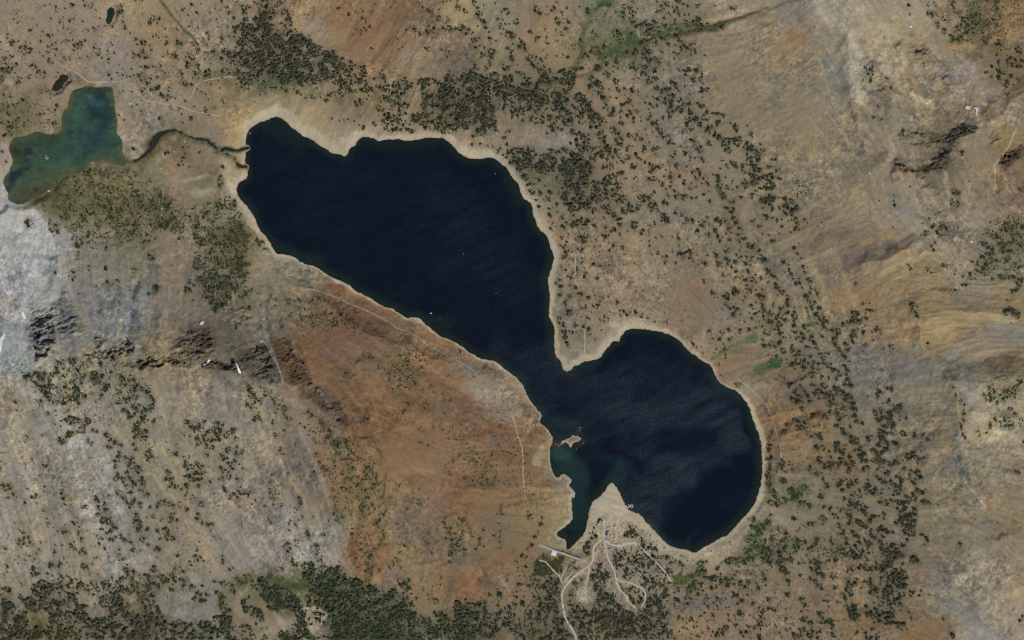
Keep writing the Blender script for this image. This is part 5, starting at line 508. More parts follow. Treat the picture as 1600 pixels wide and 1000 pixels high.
grain2 = fbm(X / 3.4, Y / 3.4, 14, 2, .7)
crag = rock * (.22 * (1 - 2 * np.abs(fbm(ru / 5, rv / 3.2, 51, 3, .6))) + .12 * grain2)
# spurs, crests and gullies: (line, half width, height)
RIDGE = [("1326,20 1330,110 1338,160 1345,210 1360,245 1385,275", 17, 17), ("1385,275 1410,264 1440,272 1475,254 1500,215 1540,195", 14, 18), ("1404,60 1412,110 1425,140 1456,162", 12, 15), ("1432,76 1452,94 1482,132", 9, 11), ("1540,195 1570,170 1600,140 1640,120", 16, 8), ("1360,95 1390,130 1405,160", 8, 9), ("1340,140 1375,160 1395,175", 7, 7),
         ("1330,420 1380,405 1440,380 1450,400", 16, 12), ("1405,470 1437,508 1442,545 1490,600 1500,680 1520,760 1548,802", 14, 14), ("1440,505 1490,486 1600,492", 18, 9), ("1500,575 1560,555 1640,560", 14, -9), ("1470,600 1540,600 1600,580", 16, 9), ("1430,300 1462,335 1480,390", 8, 9), ("1468,290 1490,340 1500,380", 7, 8), ("1415,290 1440,330 1470,360", 8, -8),
         ("1555,260 1560,300 1580,330 1620,345", 10, -12), ("1510,640 1560,655 1600,650", 14, 8), ("1520,700 1570,690 1620,695", 14, -7), ("1540,740 1600,735", 14, 7), ("1560,830 1580,880 1600,930", 20, 10), ("1500,900 1540,950 1580,1000", 14, -10), ("1420,770 1500,765", 16, -6), ("1400,720 1480,700", 16, 6), ("1390,690 1470,670", 14, -6), ("1240,560 1280,600", 8, 6), ("1225,660 1290,640", 8, -6), ("1215,680 1290,665", 8, 5),
         ("0,600 60,680 110,760 140,850", 14, 10), ("40,610 100,690 150,780 190,870", 12, -8), ("80,620 140,700 180,790 230,880", 12, 8), ("-10,700 30,780 70,860", 14, -8), ("250,690 300,800 360,870", 12, -7), ("205,690 260,800 310,880", 12, 7), ("300,650 360,760 410,860", 11, 8), ("335,600 395,720 440,830", 10, -7), ("362,580 440,720 500,850", 12, 9), ("404,630 436,720 470,800", 8, -6), ("440,620 490,720 530,850", 12, 8), ("455,590 520,690 548,760", 9, -8), ("490,600 545,665 575,720", 9, 12), ("560,680 590,705 606,740 600,780", 7, 8), ("575,720 560,800 550,850", 10, -7),
         ("215,420 205,500 195,560", 10, -7), ("250,410 255,480 245,545", 12, 6), ("85,400 78,470", 9, 9), ("160,420 150,500 160,540", 14, -6), ("20,360 45,420 30,500", 16, 6), ("420,440 425,520 445,590", 8, 7), ("330,590 322,650", 10, -5), ("300,590 306,650", 10, 5),
         ("640,40 600,110 575,130", 16, 6), ("560,20 530,80", 14, -5), ("680,60 660,110", 14, -5), ("640,560 700,600 760,640", 16, -6), ("620,640 700,660 780,690", 18, 6), ("620,740 700,740 800,745", 16, -5), ("560,560 620,600", 14, 6), ("700,800 720,880", 16, 6), ("650,820 660,880", 14, -5),
         ("1015,60 930,100 880,130", 8, -6), ("1200,10 1080,45 1015,60", 7, -8), ("1140,300 1180,420 1240,560", 12, 5), ("1120,310 1160,430 1220,560", 10, -5), ("1050,860 1150,850", 14, 3)]
ridge = np.zeros(X.shape)
rwx, rwy = X + 5 * wq + 1.6 * jx, Y + 5 * wr + 1.6 * jy
for s, w, hh in RIDGE:
    p = PL(s)
    x0, x1 = np.searchsorted(GX, [min(q[0] for q in p) - w * 2.2, max(q[0] for q in p) + w * 2.2]); y0, y1 = np.searchsorted(GY, [min(q[1] for q in p) - w * 2.2, max(q[1] for q in p) + w * 2.2])
    a, b = rwx[y0:y1, x0:x1], rwy[y0:y1, x0:x1]
    d = np.full(a.shape, 999.0); along = np.zeros(a.shape)
    for i in range(len(p) - 1):
        dd, t = seg_dist(a, b, p[i], p[i + 1]); k = dd < d
        d = np.where(k, dd, d); along = np.where(k, (i + t) / (len(p) - 1), along)
    ridge[y0:y1, x0:x1] += 1.8 * hh * np.clip(1 - d / (w * 1.5), 0, 1) ** 1.35 * sstep(0, .12, along) * sstep(0, .12, 1 - along)
gul = 1 - 2 * np.abs(fbm(X / 16 + .4 * jx, Y / 16 + .4 * jy, 95, 4, .55))
rel = ridge + streak * 1.6 * gul + 2.6 * swell + streak * (.30 * lic + .5 * licm + 1.0 * licb) + (0.9 + .5 * fall) * grain + .42 * grain2 + 3.1 * rockrel + 1.5 * crag

# calm strips for roads and the shore
calm = np.ones(X.shape)
D_any = np.minimum.reduce([D_lake, D_green, D_p1, D_p2, D_c1, D_c2, D_b])
H = H0 + rel
def shore(H, D, L, w, up, down):
    k = 1 - sstep(1.0, w, D)
    bank = L + np.where(D > 0, D * up, np.maximum(D * down, -14)) * M_PER
    return H * (1 - k) + (bank + np.where(D > 0, np.clip(D / 6, 0, 1) * .35 * grain, 0)) * k
H = np.where(D_lake < BIG, np.maximum(H, 1.2 * sstep(0, 20, D_lake)), H)
lim = np.where((D_lake < BIG) & (D_lake > 0), D_lake * .16 * M_PER + np.clip(D_lake, 0, BIG) ** 2 * .030 + 1.0, 1e9)
lim = np.where(D_lake >= 50, 1e9, lim)
H = np.minimum(H, lim + rel * .6)
H = shore(H, D_p2, L_P2, 9, .12, .2)
H = shore(H, D_p1, L_P1, 9, .12, .2)
H = shore(H, D_green, L_GREEN, 12, .10, .25)
H = shore(H, D_lake, 0.0, 16, .12, .25)
kc = np.minimum(D_lake, D_green)
H = shore(H, D_c1, L_GREEN * (1 - T_c1), 7, .12, .25)
H = shore(H, D_c2, zc2 * (1 - T_c2), 6, .12, .25)
hb = np.where(D_b < BIG, H, 0)
H = np.where(D_b < 0, H - .5, H)

def hgt(x, y):
    x, y = np.asarray(x, float), np.asarray(y, float)
    i = np.clip(np.searchsorted(GX, x) - 1, 0, nx - 2); j = np.clip(np.searchsorted(GY, y) - 1, 0, ny - 2)
    fx, fy = (x - GX[i]) / (GX[i + 1] - GX[i]), (y - GY[j]) / (GY[j + 1] - GY[j])
    return (H[j, i] * (1 - fx) + H[j, i + 1] * fx) * (1 - fy) + (H[j + 1, i] * (1 - fx) + H[j + 1, i + 1] * fx) * fy

def grid_at(G, x, y):
    i = np.clip(np.searchsorted(GX, x), 0, nx - 1); j = np.clip(np.searchsorted(GY, y), 0, ny - 1)
    return G[j, i]

def W(x, y, z=0.0):
    return ((x - 800) * M_PER, (500 - y) * M_PER, z)

# ------------------------------------------------------------------ ground colour (soil and rock, plus shade painted into the dark cliff strokes)
wa, wb = fbm(X / 34, Y / 34, 17, 4), fbm(X / 34, Y / 34, 19, 4)
pad = np.pad(CTRL, ((2, 2), (2, 2), (0, 0)), mode='edge')
cu, cv = XC + 11 * wa, YC + 11 * wb
C = np.stack([cubic_sample(pad[:, :, k], -75, -75, 50.0, np.clip(cu, -40, 1640), np.clip(cv, -40, 1040)) for k in range(3)], -1)
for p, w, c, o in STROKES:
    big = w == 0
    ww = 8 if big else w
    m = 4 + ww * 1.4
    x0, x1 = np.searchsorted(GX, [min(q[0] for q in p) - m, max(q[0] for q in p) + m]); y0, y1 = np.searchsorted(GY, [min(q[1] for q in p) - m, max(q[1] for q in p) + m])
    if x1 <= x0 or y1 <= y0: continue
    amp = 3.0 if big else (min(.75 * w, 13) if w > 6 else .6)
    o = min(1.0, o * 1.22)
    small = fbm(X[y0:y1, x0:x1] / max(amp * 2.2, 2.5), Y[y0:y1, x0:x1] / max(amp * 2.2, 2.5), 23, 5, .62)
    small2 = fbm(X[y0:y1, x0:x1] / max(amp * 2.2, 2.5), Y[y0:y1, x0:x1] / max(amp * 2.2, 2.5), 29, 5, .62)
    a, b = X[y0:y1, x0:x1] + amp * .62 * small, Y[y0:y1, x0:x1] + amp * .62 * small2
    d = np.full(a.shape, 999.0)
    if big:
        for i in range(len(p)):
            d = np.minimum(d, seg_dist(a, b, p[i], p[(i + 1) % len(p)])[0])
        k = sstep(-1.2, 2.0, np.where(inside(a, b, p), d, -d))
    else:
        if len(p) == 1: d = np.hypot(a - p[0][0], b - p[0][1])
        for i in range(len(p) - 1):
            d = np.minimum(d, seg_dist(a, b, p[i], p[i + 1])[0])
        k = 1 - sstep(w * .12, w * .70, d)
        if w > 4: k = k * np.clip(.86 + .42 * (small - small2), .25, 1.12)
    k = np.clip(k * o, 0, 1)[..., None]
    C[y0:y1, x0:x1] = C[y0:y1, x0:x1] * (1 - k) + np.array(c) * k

k = (.36 * (1 - sstep(390, 470, X)) * sstep(560, 620, Y) * (1 - sstep(860, 930, Y)))[..., None]
C = C * (1 - k) + np.array(hexrgb("979487")) * k
# beaches left by the drawn-down water, wet margin, creek banks
def lay(mask, c, o=1.0):
    global C
    k = (np.clip(mask, 0, 1) * o)[..., None]
    C = C * (1 - k) + np.array(hexrgb(c)) * k
bw = 3.0 + 1.6 * fbm(X / 30, Y / 30, 33, 3)
for bx, by, sg, ex in ((425, 165, 45, 12), (500, 210, 40, 10), (545, 225, 25, 10), (640, 210, 60, 5), (740, 235, 35, 9), (790, 255, 28, 6), (840, 340, 40, 6), (865, 430, 40, 7), (900, 560, 28, 8), (985, 505, 40, 7), (1040, 830, 40, 10), (945, 800, 28, 24), (1100, 870, 40, 8), (1180, 780, 40, 6), (1190, 680, 40, 5), (380, 310, 26, 9), (410, 370, 28, 6)):
    bw += ex * np.exp(-((X - bx) ** 2 + (Y - by) ** 2) / (2 * sg * sg))
bw *= 1 + .25 * fbm(X / 8, Y / 8, 35, 3)
lay(1 - sstep(bw * .75, bw * 1.25, D_lake), "aba088", .80)
lay(1 - sstep(.3, 1.7, np.where(D_lake > -2, D_lake, 9)), "6a5c4a", .55)
lay(1 - sstep(.3, 1.6, D_green), "5f543f", .4)
lay(1 - sstep(.4, 4.0, np.minimum(D_c1, D_c2) + .8 * jy), "4c4a34", .7)
lay(1 - sstep(0, 1.5, D_b), "4a4c40", .5)
lay(1 - sstep(.2, 1.4, D_p1), "5a523c", .2); lay(1 - sstep(.2, 1.4, D_p2), "57503c", .2)

# needle litter and low scrub under the woods
for p, cov in FORESTS:
    m = 10
    x0, x1 = np.searchsorted(GX, [min(q[0] for q in p) - m, max(q[0] for q in p) + m]); y0, y1 = np.searchsorted(GY, [min(q[1] for q in p) - m, max(q[1] for q in p) + m])
    a, b = X[y0:y1, x0:x1] + 6 * wa[y0:y1, x0:x1], Y[y0:y1, x0:x1] + 6 * wb[y0:y1, x0:x1]
    d = np.full(a.shape, 99.0)
    for i in range(len(p)): d = np.minimum(d, seg_dist(a, b, p[i], p[(i + 1) % len(p)])[0])
    k = sstep(-5, 7, np.where(inside(a, b, p), d, -d)) * max(cov - .15, 0) * np.clip(.9 + .5 * fbm(a / 9, b / 9, 63, 4), .1, 1.3)
    k = np.clip(k, 0, .75)[..., None]
    C[y0:y1, x0:x1] = C[y0:y1, x0:x1] * (1 - k) + np.array(hexrgb("56543f")) * k

# the same scrub round every recorded clump
dens = np.zeros((260, 410))
for lst in (TREES, SHRUBS):
    q = np.array(lst)
    ii, jj = ((q[:, 0] + 20) / 4).astype(int), ((q[:, 1] + 20) / 4).astype(int)
    k = (ii >= 0) & (ii < 410) & (jj >= 0) & (jj < 260)
    np.add.at(dens, (jj[k], ii[k]), q[k, 2] ** 2 * 3.1 / 16)
for _ in range(3):
    dens = .5 * dens + .125 * (np.roll(dens, 1, 0) + np.roll(dens, -1, 0) + np.roll(dens, 1, 1) + np.roll(dens, -1, 1))
dn = cubic_sample(dens, -18, -18, 4.0, np.clip(X + 2 * jx, -10, 1610), np.clip(Y + 2 * jy, -10, 1010))
kk = (np.clip(dn * .55, 0, .42) * np.clip(.9 + .5 * fbm(X / 7, Y / 7, 65, 3), .2, 1.3))[..., None]
C = C * (1 - kk) + np.array(hexrgb("5e5a43")) * kk

# mineral mottling
n1 = fbm(X / 26, Y / 26, 43, 4); n2 = fbm(X / 6.5, Y / 6.5, 47, 3, .7); n3 = fbm(X / 2.7, Y / 2.7, 53, 2, .8)
hue = fbm(X / 45, Y / 45, 59, 4); hue2 = fbm(X / 9, Y / 9, 61, 3)
rk = np.clip(rock / 8, 0, 1)
land = sstep(0, 3, np.minimum(D_lake, 30))
slab = np.tanh(5 * fbm(X / 17 + .5 * jx, Y / 17 + .5 * jy, 67, 5, .62)); slab2 = np.tanh(6 * fbm(X / 8 + .4 * jy, Y / 8, 69, 4, .66))
rough_ = np.clip(.68 + .9 * fbm(X / 60, Y / 60, 75, 3) + .35 * (X < 440) * sstep(360, 420, Y), .2, 1.5) * land * (1 - .6 * (1 - sstep(bw * .75, bw * 1.25, D_lake)))
speck = vnoise(X / 2.5, Y / 2.5, 5); speck2 = vnoise(X / 3.1, Y / 3.1, 6)
sk = streak * sstep(0, 6, np.minimum(D_lake, 30))
lum = 1 + .030 * n1 + rough_ * (.075 * n2 + .095 * n3 + .036 * slab + .040 * slab2) + sk * (.032 * lic + .022 * licm + .014 * licb) + .05 * (rng.random(X.shape) - .5) * land
lum = lum - rough_ * (.16 * sstep(.80, .95, speck)) + rough_ * .10 * sstep(.84, .97, speck2) + rk * (.12 * led - .17)
C = C * np.clip(lum, .45, 1.5)[..., None]
g_ = C.mean(-1, keepdims=True)
sat_ = C.max(-1, keepdims=True) - C.min(-1, keepdims=True)
C = g_ + (C - g_) * (.85 - .16 * sstep(.19, .33, sat_))
tint = .010 * hue + .010 * hue2 + .012 * slab * rough_ + sk * (.006 * licm + .006 * licb)
C[..., 0] *= 1 + tint; C[..., 2] *= 1 - 1.5 * tint
C = np.clip(C, .02, .95)
LIN = np.where(C <= .04045, C / 12.92, ((C + .055) / 1.055) ** 2.4)
# the survey colours are sunlit ones: take out the light that falls on each broad slope to get the albedo
nrm = np.stack([-sx, sy, np.ones_like(sx)], -1); nrm /= np.linalg.norm(nrm, axis=-1, keepdims=True)
S = np.array(to_sun)
lit = np.clip((nrm @ S) / S[2], .3, 2)
lit = .80 * lit + .20
far = ((X < -40) | (X > 1640) | (Y < -40) | (Y > 1040))
lit = np.where(far, 1, np.clip(lit, .70, 1.40))
ALBEDO = np.clip(LIN * ALB / lit[..., None], .01, .85)

def set_attr(me, name, arr, kind='FLOAT_COLOR'):
    at = me.attributes.new(name, kind, 'POINT')
    if kind == 'FLOAT_COLOR':
        a = np.ones((len(arr), 4), np.float32); a[:, :3] = arr
        at.data.foreach_set("color", a.ravel())
    else:
        at.data.foreach_set("value", np.asarray(arr, np.float32).ravel())

def grid_faces(nx, ny):
    i = np.arange(nx * ny).reshape(ny, nx)
    return np.stack([i[1:, :-1], i[1:, 1:], i[:-1, 1:], i[:-1, :-1]], -1).reshape(-1, 4)

def np_mesh(name, v, faces, smooth=True):
    me = bpy.data.meshes.new(name)
    n, k = faces.shape
    me.vertices.add(len(v)); me.vertices.foreach_set("co", np.asarray(v, np.float32).ravel())
    me.loops.add(n * k); me.loops.foreach_set("vertex_index", faces.astype(np.int32).ravel())
    me.polygons.add(n); me.polygons.foreach_set("loop_start", np.arange(0, n * k, k, dtype=np.int32))
    me.polygons.foreach_set("loop_total", np.full(n, k, np.int32))
    me.polygons.foreach_set("use_smooth", np.full(n, smooth, bool))
    me.update(calc_edges=True)
    return me

# ------------------------------------------------------------------ materials
def mat(name, rgb=(.5, .5, .5), rough=.8, attr=None, noise=0.0, nscale=1.0, metal=0.0, bump=0.0):
    m = bpy.data.materials.new(name); m.use_nodes = True
    nt = m.node_tree; b = nt.nodes["Principled BSDF"]
    b.inputs["Roughness"].default_value = rough; b.inputs["Metallic"].default_value = metal
    b.inputs["Specular IOR Level"].default_value = .25
    src = None
    if attr:
        a = nt.nodes.new("ShaderNodeAttribute"); a.attribute_name = attr; src = a.outputs["Color"]
    if noise:
        tc = nt.nodes.new("ShaderNodeNewGeometry")
        n = nt.nodes.new("ShaderNodeTexNoise"); n.inputs["Scale"].default_value = nscale; n.inputs["Detail"].default_value = 4; n.inputs["Roughness"].default_value = .65
        nt.links.new(tc.outputs["Position"], n.inputs["Vector"])
        r = nt.nodes.new("ShaderNodeMapRange"); r.inputs[1].default_value = .25; r.inputs[2].default_value = .75
        r.inputs[3].default_value = 1 - noise; r.inputs[4].default_value = 1 + noise
        nt.links.new(n.outputs["Fac"], r.inputs[0])
        mx = nt.nodes.new("ShaderNodeVectorMath"); mx.operation = 'SCALE'
        if src: nt.links.new(src, mx.inputs[0])
        else: mx.inputs[0].default_value = rgb
        nt.links.new(r.outputs[0], mx.inputs["Scale"])
        src = mx.outputs[0]
        if bump:
            bp = nt.nodes.new("ShaderNodeBump"); bp.inputs["Strength"].default_value = bump; bp.inputs["Distance"].default_value = 1.0
            nt.links.new(n.outputs["Fac"], bp.inputs["Height"]); nt.links.new(bp.outputs[0], b.inputs["Normal"])
    if src: nt.links.new(src, b.inputs["Base Color"])
    else: b.inputs["Base Color"].default_value = (*rgb, 1)
    return m

M_ground = mat("soil and rock", attr="Col", rough=.95, noise=.13, nscale=.11, bump=.35)
M_ground.node_tree.nodes["Principled BSDF"].inputs["Specular IOR Level"].default_value = 0.05

def tag(o, label=None, cat=None, group=None, kind=None):
    if label: o["label"] = label
    if cat: o["category"] = cat
    if group: o["group"] = group
    if kind: o["kind"] = kind
    return o

def link(name, me, m=None, parent=None, loc=None):
    if m is not None and not me.materials: me.materials.append(m)
    o = bpy.data.objects.new(name, me); col.objects.link(o)
    if parent: o.parent = parent
    if loc is not None: o.location = loc
    return o

def empty(name, loc, rz=0.0):
    o = bpy.data.objects.new(name, None); o.location = loc; o.rotation_euler = (0, 0, rz)
    o.empty_display_size = 5; col.objects.link(o); return o

V = np.stack([(X - 800) * M_PER, (500 - Y) * M_PER, H], -1).reshape(-1, 3)
me = np_mesh("ground", V, grid_faces(nx, ny))
set_attr(me, "Col", ALBEDO.reshape(-1, 3))
ground = tag(link("ground", me, M_ground), kind="structure")

# ------------------------------------------------------------------ water
def water_mat(name, rough0, rough1, spk):
    m = bpy.data.materials.new(name); m.use_nodes = True
    nt = m.node_tree; b = nt.nodes["Principled BSDF"]; N = nt.nodes.new; Lk = nt.links.new
    b.inputs["IOR"].default_value = 1.33
    a = N("ShaderNodeAttribute"); a.attribute_name = "Col"; cm = N("ShaderNodeVectorMath"); cm.operation = 'SCALE'; Lk(a.outputs["Color"], cm.inputs[0]); Lk(cm.outputs[0], b.inputs["Base Color"])
    w = N("ShaderNodeAttribute"); w.attribute_name = "wind"
    g = N("ShaderNodeNewGeometry")
    n = N("ShaderNodeTexNoise"); n.inputs["Scale"].default_value = .13; n.inputs["Detail"].default_value = 5; n.inputs["Roughness"].default_value = .7
    Lk(g.outputs["Position"], n.inputs["Vector"])
    k = N("ShaderNodeMapRange"); k.inputs[1].default_value = .35; k.inputs[2].default_value = .72; k.inputs[3].default_value = .1; k.inputs[4].default_value = 1.9
    Lk(n.outputs["Fac"], k.inputs[0])
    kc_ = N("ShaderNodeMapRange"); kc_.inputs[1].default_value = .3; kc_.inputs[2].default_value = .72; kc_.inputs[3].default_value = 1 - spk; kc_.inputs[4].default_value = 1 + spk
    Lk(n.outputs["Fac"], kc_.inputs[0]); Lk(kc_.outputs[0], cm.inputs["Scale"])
    mu = N("ShaderNodeMath"); mu.operation = 'MULTIPLY'; Lk(w.outputs["Fac"], mu.inputs[0]); Lk(k.outputs[0], mu.inputs[1])
    r = N("ShaderNodeMapRange"); r.inputs[3].default_value = rough0; r.inputs[4].default_value = rough1
    Lk(mu.outputs[0], r.inputs[0]); Lk(r.outputs[0], b.inputs["Roughness"])
    bp = N("ShaderNodeBump"); bp.inputs["Strength"].default_value = .22; bp.inputs["Distance"].default_value = 1.2
    Lk(n.outputs["Fac"], bp.inputs["Height"]); Lk(bp.outputs[0], b.inputs["Normal"])
    return m
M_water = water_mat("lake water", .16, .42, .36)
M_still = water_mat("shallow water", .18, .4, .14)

def tolin(h):
    c = np.array(hexrgb(h)); return np.where(c <= .04045, c / 12.92, ((c + .055) / 1.055) ** 2.4)

def water_sheet(name, D, L, spots, deep, edge, fade, winds, m, st=3.2, mott=.10):
    j, i = np.where(D < 4)
    x = np.arange(GX[i.min()] - 3, GX[i.max()] + 3, st); y = np.arange(GY[j.min()] - 3, GY[j.max()] + 3, st)
    A, B = np.meshgrid(x, y)
    d = -grid_at(D, A, B)
    keep = d > -5
    k = sstep(.5, fade, d)[..., None]
    c = tolin(edge) * (1 - k) + tolin(deep) * k
    for p, w, h, o in spots:
        p = PL(p); q = np.full(A.shape, 999.0)
        a2, b2 = A + .28 * w * fbm(A / (w * .8), B / (w * .8), 3, 3), B + .28 * w * fbm(A / (w * .8), B / (w * .8), 8, 3)
        if len(p) == 1: q = np.hypot(a2 - p[0][0], b2 - p[0][1])
        for s in range(len(p) - 1): q = np.minimum(q, seg_dist(a2, b2, p[s], p[s + 1])[0])
        kk = ((1 - sstep(w * .15, w * .62, q)) * o)[..., None]
        c = c * (1 - kk) + tolin(h) * kk
    f1, f2 = fbm(A / 13, B / 9, 4, 4, .6), fbm(A / 7, B / 5, 9, 3, .6)
    c = c * (1 + mott * f1 + .6 * mott * f2)[..., None] * (1 + mott * .5 * f2[..., None] * np.array((.8, .3, -.7)))
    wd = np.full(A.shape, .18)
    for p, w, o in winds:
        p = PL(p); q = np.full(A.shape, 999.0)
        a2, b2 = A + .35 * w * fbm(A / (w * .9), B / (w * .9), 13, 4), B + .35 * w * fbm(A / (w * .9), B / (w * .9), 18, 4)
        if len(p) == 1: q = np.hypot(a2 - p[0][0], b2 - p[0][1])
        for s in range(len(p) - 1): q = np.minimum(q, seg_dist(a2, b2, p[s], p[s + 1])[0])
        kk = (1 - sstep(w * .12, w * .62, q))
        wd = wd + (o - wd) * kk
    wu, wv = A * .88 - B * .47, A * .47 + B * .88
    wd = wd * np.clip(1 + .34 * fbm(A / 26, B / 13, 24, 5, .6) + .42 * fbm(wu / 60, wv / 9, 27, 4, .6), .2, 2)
    c = c + np.clip(wd - .18, 0, 1)[..., None] * np.array((.0100, .0160, .0215))   # sky reflected by ruffled water, painted into the base colour
    f = grid_faces(len(x), len(y)); ok = keep.ravel()[f].any(1); f = f[ok]
    used = np.unique(f); rm = np.full(A.size, -1); rm[used] = np.arange(len(used)); f = rm[f]
    v = np.stack([(A - 800) * M_PER, (500 - B) * M_PER, np.full(A.shape, L)], -1).reshape(-1, 3)[used]
    me = np_mesh(name, v, f)
    set_attr(me, "Col", np.clip(c, 0, 1).reshape(-1, 3)[used])
    set_attr(me, "wind", np.clip(wd, 0, 1.2).reshape(-1)[used], 'FLOAT')
    return tag(link(name, me, m), kind="structure")

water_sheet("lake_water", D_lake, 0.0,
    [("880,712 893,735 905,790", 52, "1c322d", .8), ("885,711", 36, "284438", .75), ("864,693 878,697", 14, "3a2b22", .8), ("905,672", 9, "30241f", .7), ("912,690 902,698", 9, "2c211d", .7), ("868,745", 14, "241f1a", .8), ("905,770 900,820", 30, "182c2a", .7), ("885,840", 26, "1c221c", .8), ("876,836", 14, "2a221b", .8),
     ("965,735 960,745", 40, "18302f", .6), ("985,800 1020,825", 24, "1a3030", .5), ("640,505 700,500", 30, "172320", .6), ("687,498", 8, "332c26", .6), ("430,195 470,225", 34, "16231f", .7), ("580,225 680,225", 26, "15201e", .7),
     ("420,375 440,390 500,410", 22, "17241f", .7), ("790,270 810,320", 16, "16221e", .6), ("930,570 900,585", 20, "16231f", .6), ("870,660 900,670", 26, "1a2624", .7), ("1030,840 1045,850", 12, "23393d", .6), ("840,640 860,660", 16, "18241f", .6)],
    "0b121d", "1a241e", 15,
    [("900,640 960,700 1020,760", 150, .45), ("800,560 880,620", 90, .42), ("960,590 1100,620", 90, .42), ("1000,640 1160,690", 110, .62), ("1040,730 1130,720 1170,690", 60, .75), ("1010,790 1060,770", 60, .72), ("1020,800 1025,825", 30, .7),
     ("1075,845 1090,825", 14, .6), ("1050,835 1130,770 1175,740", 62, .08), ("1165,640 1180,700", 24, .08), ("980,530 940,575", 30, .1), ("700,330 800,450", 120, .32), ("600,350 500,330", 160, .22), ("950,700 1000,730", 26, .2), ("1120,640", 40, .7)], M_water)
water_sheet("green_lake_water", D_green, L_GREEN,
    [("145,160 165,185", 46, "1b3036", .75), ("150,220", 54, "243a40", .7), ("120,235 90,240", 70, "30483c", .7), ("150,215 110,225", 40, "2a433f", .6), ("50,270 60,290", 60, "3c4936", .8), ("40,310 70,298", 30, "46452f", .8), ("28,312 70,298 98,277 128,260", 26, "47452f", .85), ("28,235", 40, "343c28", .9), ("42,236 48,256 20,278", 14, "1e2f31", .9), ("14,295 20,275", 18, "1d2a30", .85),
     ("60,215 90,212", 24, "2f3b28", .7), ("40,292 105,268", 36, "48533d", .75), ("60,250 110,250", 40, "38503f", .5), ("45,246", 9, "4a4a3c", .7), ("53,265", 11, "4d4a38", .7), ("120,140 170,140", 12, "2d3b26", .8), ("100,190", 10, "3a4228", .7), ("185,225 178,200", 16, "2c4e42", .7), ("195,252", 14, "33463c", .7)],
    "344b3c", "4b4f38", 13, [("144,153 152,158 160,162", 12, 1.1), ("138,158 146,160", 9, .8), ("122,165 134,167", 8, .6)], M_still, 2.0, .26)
water_sheet("pond_water", D_p1, L_P1, [], "1b2923", "262c1e", 4, [], M_still, 1.6)
water_sheet("pond_water", D_p2, L_P2, [], "24251d", "2c2a1f", 5, [], M_still, 1.6)

def ribbon(name, line, m, zf, kind="structure", jitter=0.0, colr=None, lift=0.0, across=2):
    """line: (x, y, width) in map units -> a strip of ground-hugging quads"""
    pts = []
    for (x0, y0, w0), (x1, y1, w1) in zip(line[:-1], line[1:]):
        n = max(1, int(math.hypot(x1 - x0, y1 - y0) / 1.6))
        for k in range(n):
            t = k / n; pts.append((x0 + (x1 - x0) * t, y0 + (y1 - y0) * t, w0 + (w1 - w0) * t))
    pts.append(line[-1])
    P = np.array(pts)
    if len(P) > 6:
        for _ in range(3):
            P[1:-1] = P[1:-1] * .5 + (P[:-2] + P[2:]) * .25
    tg = np.gradient(P[:, :2], axis=0); tg /= np.linalg.norm(tg, axis=1, keepdims=True) + 1e-9
    nrm = np.c_[-tg[:, 1], tg[:, 0]]
    wj = 1 + jitter * fbm(P[:, 0] / 5, P[:, 1] / 5, 3, 2)
    off = np.linspace(-.5, .5, across + 1)
    v = []
    for o in off:
        q = P[:, :2] + nrm * (P[:, 2] * wj * o)[:, None]
        z = zf(q[:, 0], q[:, 1], np.linspace(0, 1, len(P))) + lift
        v.append(np.c_[(q[:, 0] - 800) * M_PER, (500 - q[:, 1]) * M_PER, z])
    v = np.concatenate(v)
    n = len(P)
    f = grid_faces(n, across + 1)
    me = np_mesh(name, v, f[:, ::-1] if False else f)
    if colr is not None:
        set_attr(me, "Col", np.tile(tolin(colr), (len(v), 1))); set_attr(me, "wind", np.full(len(v), .3), 'FLOAT')
    return tag(link(name, me, m), kind=kind)

wide = lambda c, k: [(a, b, w + k) for a, b, w in c]
ribbon("creek_water", wide(CREEK, 2.5), M_still, lambda x, y, t: L_GREEN * (1 - np.interp(t, np.linspace(0, 1, len(CREEK)), np.linspace(0, 1, len(CREEK)))) - .05, colr="282a22")
ribbon("creek_water", wide(CREEK2, 1.5), M_still, lambda x, y, t: zc2 * (1 - t) - .1, colr="22261f")
ribbon("creek_water", BROOK, M_still, lambda x, y, t: hgt(x, y), colr="3a3e37", lift=.45, jitter=.8)
# ------------------------------------------------------------------ roads and footpaths
M_road = mat("pale dirt road", (.43, .385, .31), .95, noise=.12, nscale=.25)
M_path = mat("trodden path", (.335, .29, .215), .95, noise=.15, nscale=.25)
gz = lambda x, y, t: hgt(x, y)
for i, l in enumerate(ROADS):
    ribbon("dirt_road", l, M_road, gz, lift=.35 + .03 * i, jitter=.30)
TRAILS = [[(404, 411), (426, 422), (446, 431), (476, 449), (504, 457), (524, 464), (544, 474), (576, 487), (600, 499), (612, 506), (618, 512), (638, 518), (652, 526), (670, 542), (686, 548), (702, 558), (718, 566), (736, 576), (745, 584)],
          [(800, 650), (806, 664), (808, 680), (816, 698), (817, 720), (817, 740), (819, 756), (821, 780)],
          [(1152, 592), (1164, 600), (1184, 618), (1200, 638), (1208, 656), (1214, 680), (1220, 700), (1221, 721)],
          [(900, 400), (898, 436), (904, 450)], [(914, 516), (913, 540), (915, 556)], [(1588, 200), (1576, 230), (1558, 254), (1554, 258), (1555, 280)],
          [(364, 120), (346, 121), (320, 126), (306, 132), (302, 144), (296, 156)], [(98, 104), (110, 108), (122, 116), (130, 122), (138, 128), (160, 129), (186, 127), (210, 132)],
          [(200, 138), (216, 144), (228, 158), (244, 159), (260, 163), (284, 166), (300, 174), (328, 178), (345, 182)], [(1004, 57), (1012, 60), (1020, 54)],
          [(1484, 436), (1504, 448), (1540, 448), (1580, 445), (1600, 443)], [(414, 534), (424, 555), (436, 576), (442, 598)]]
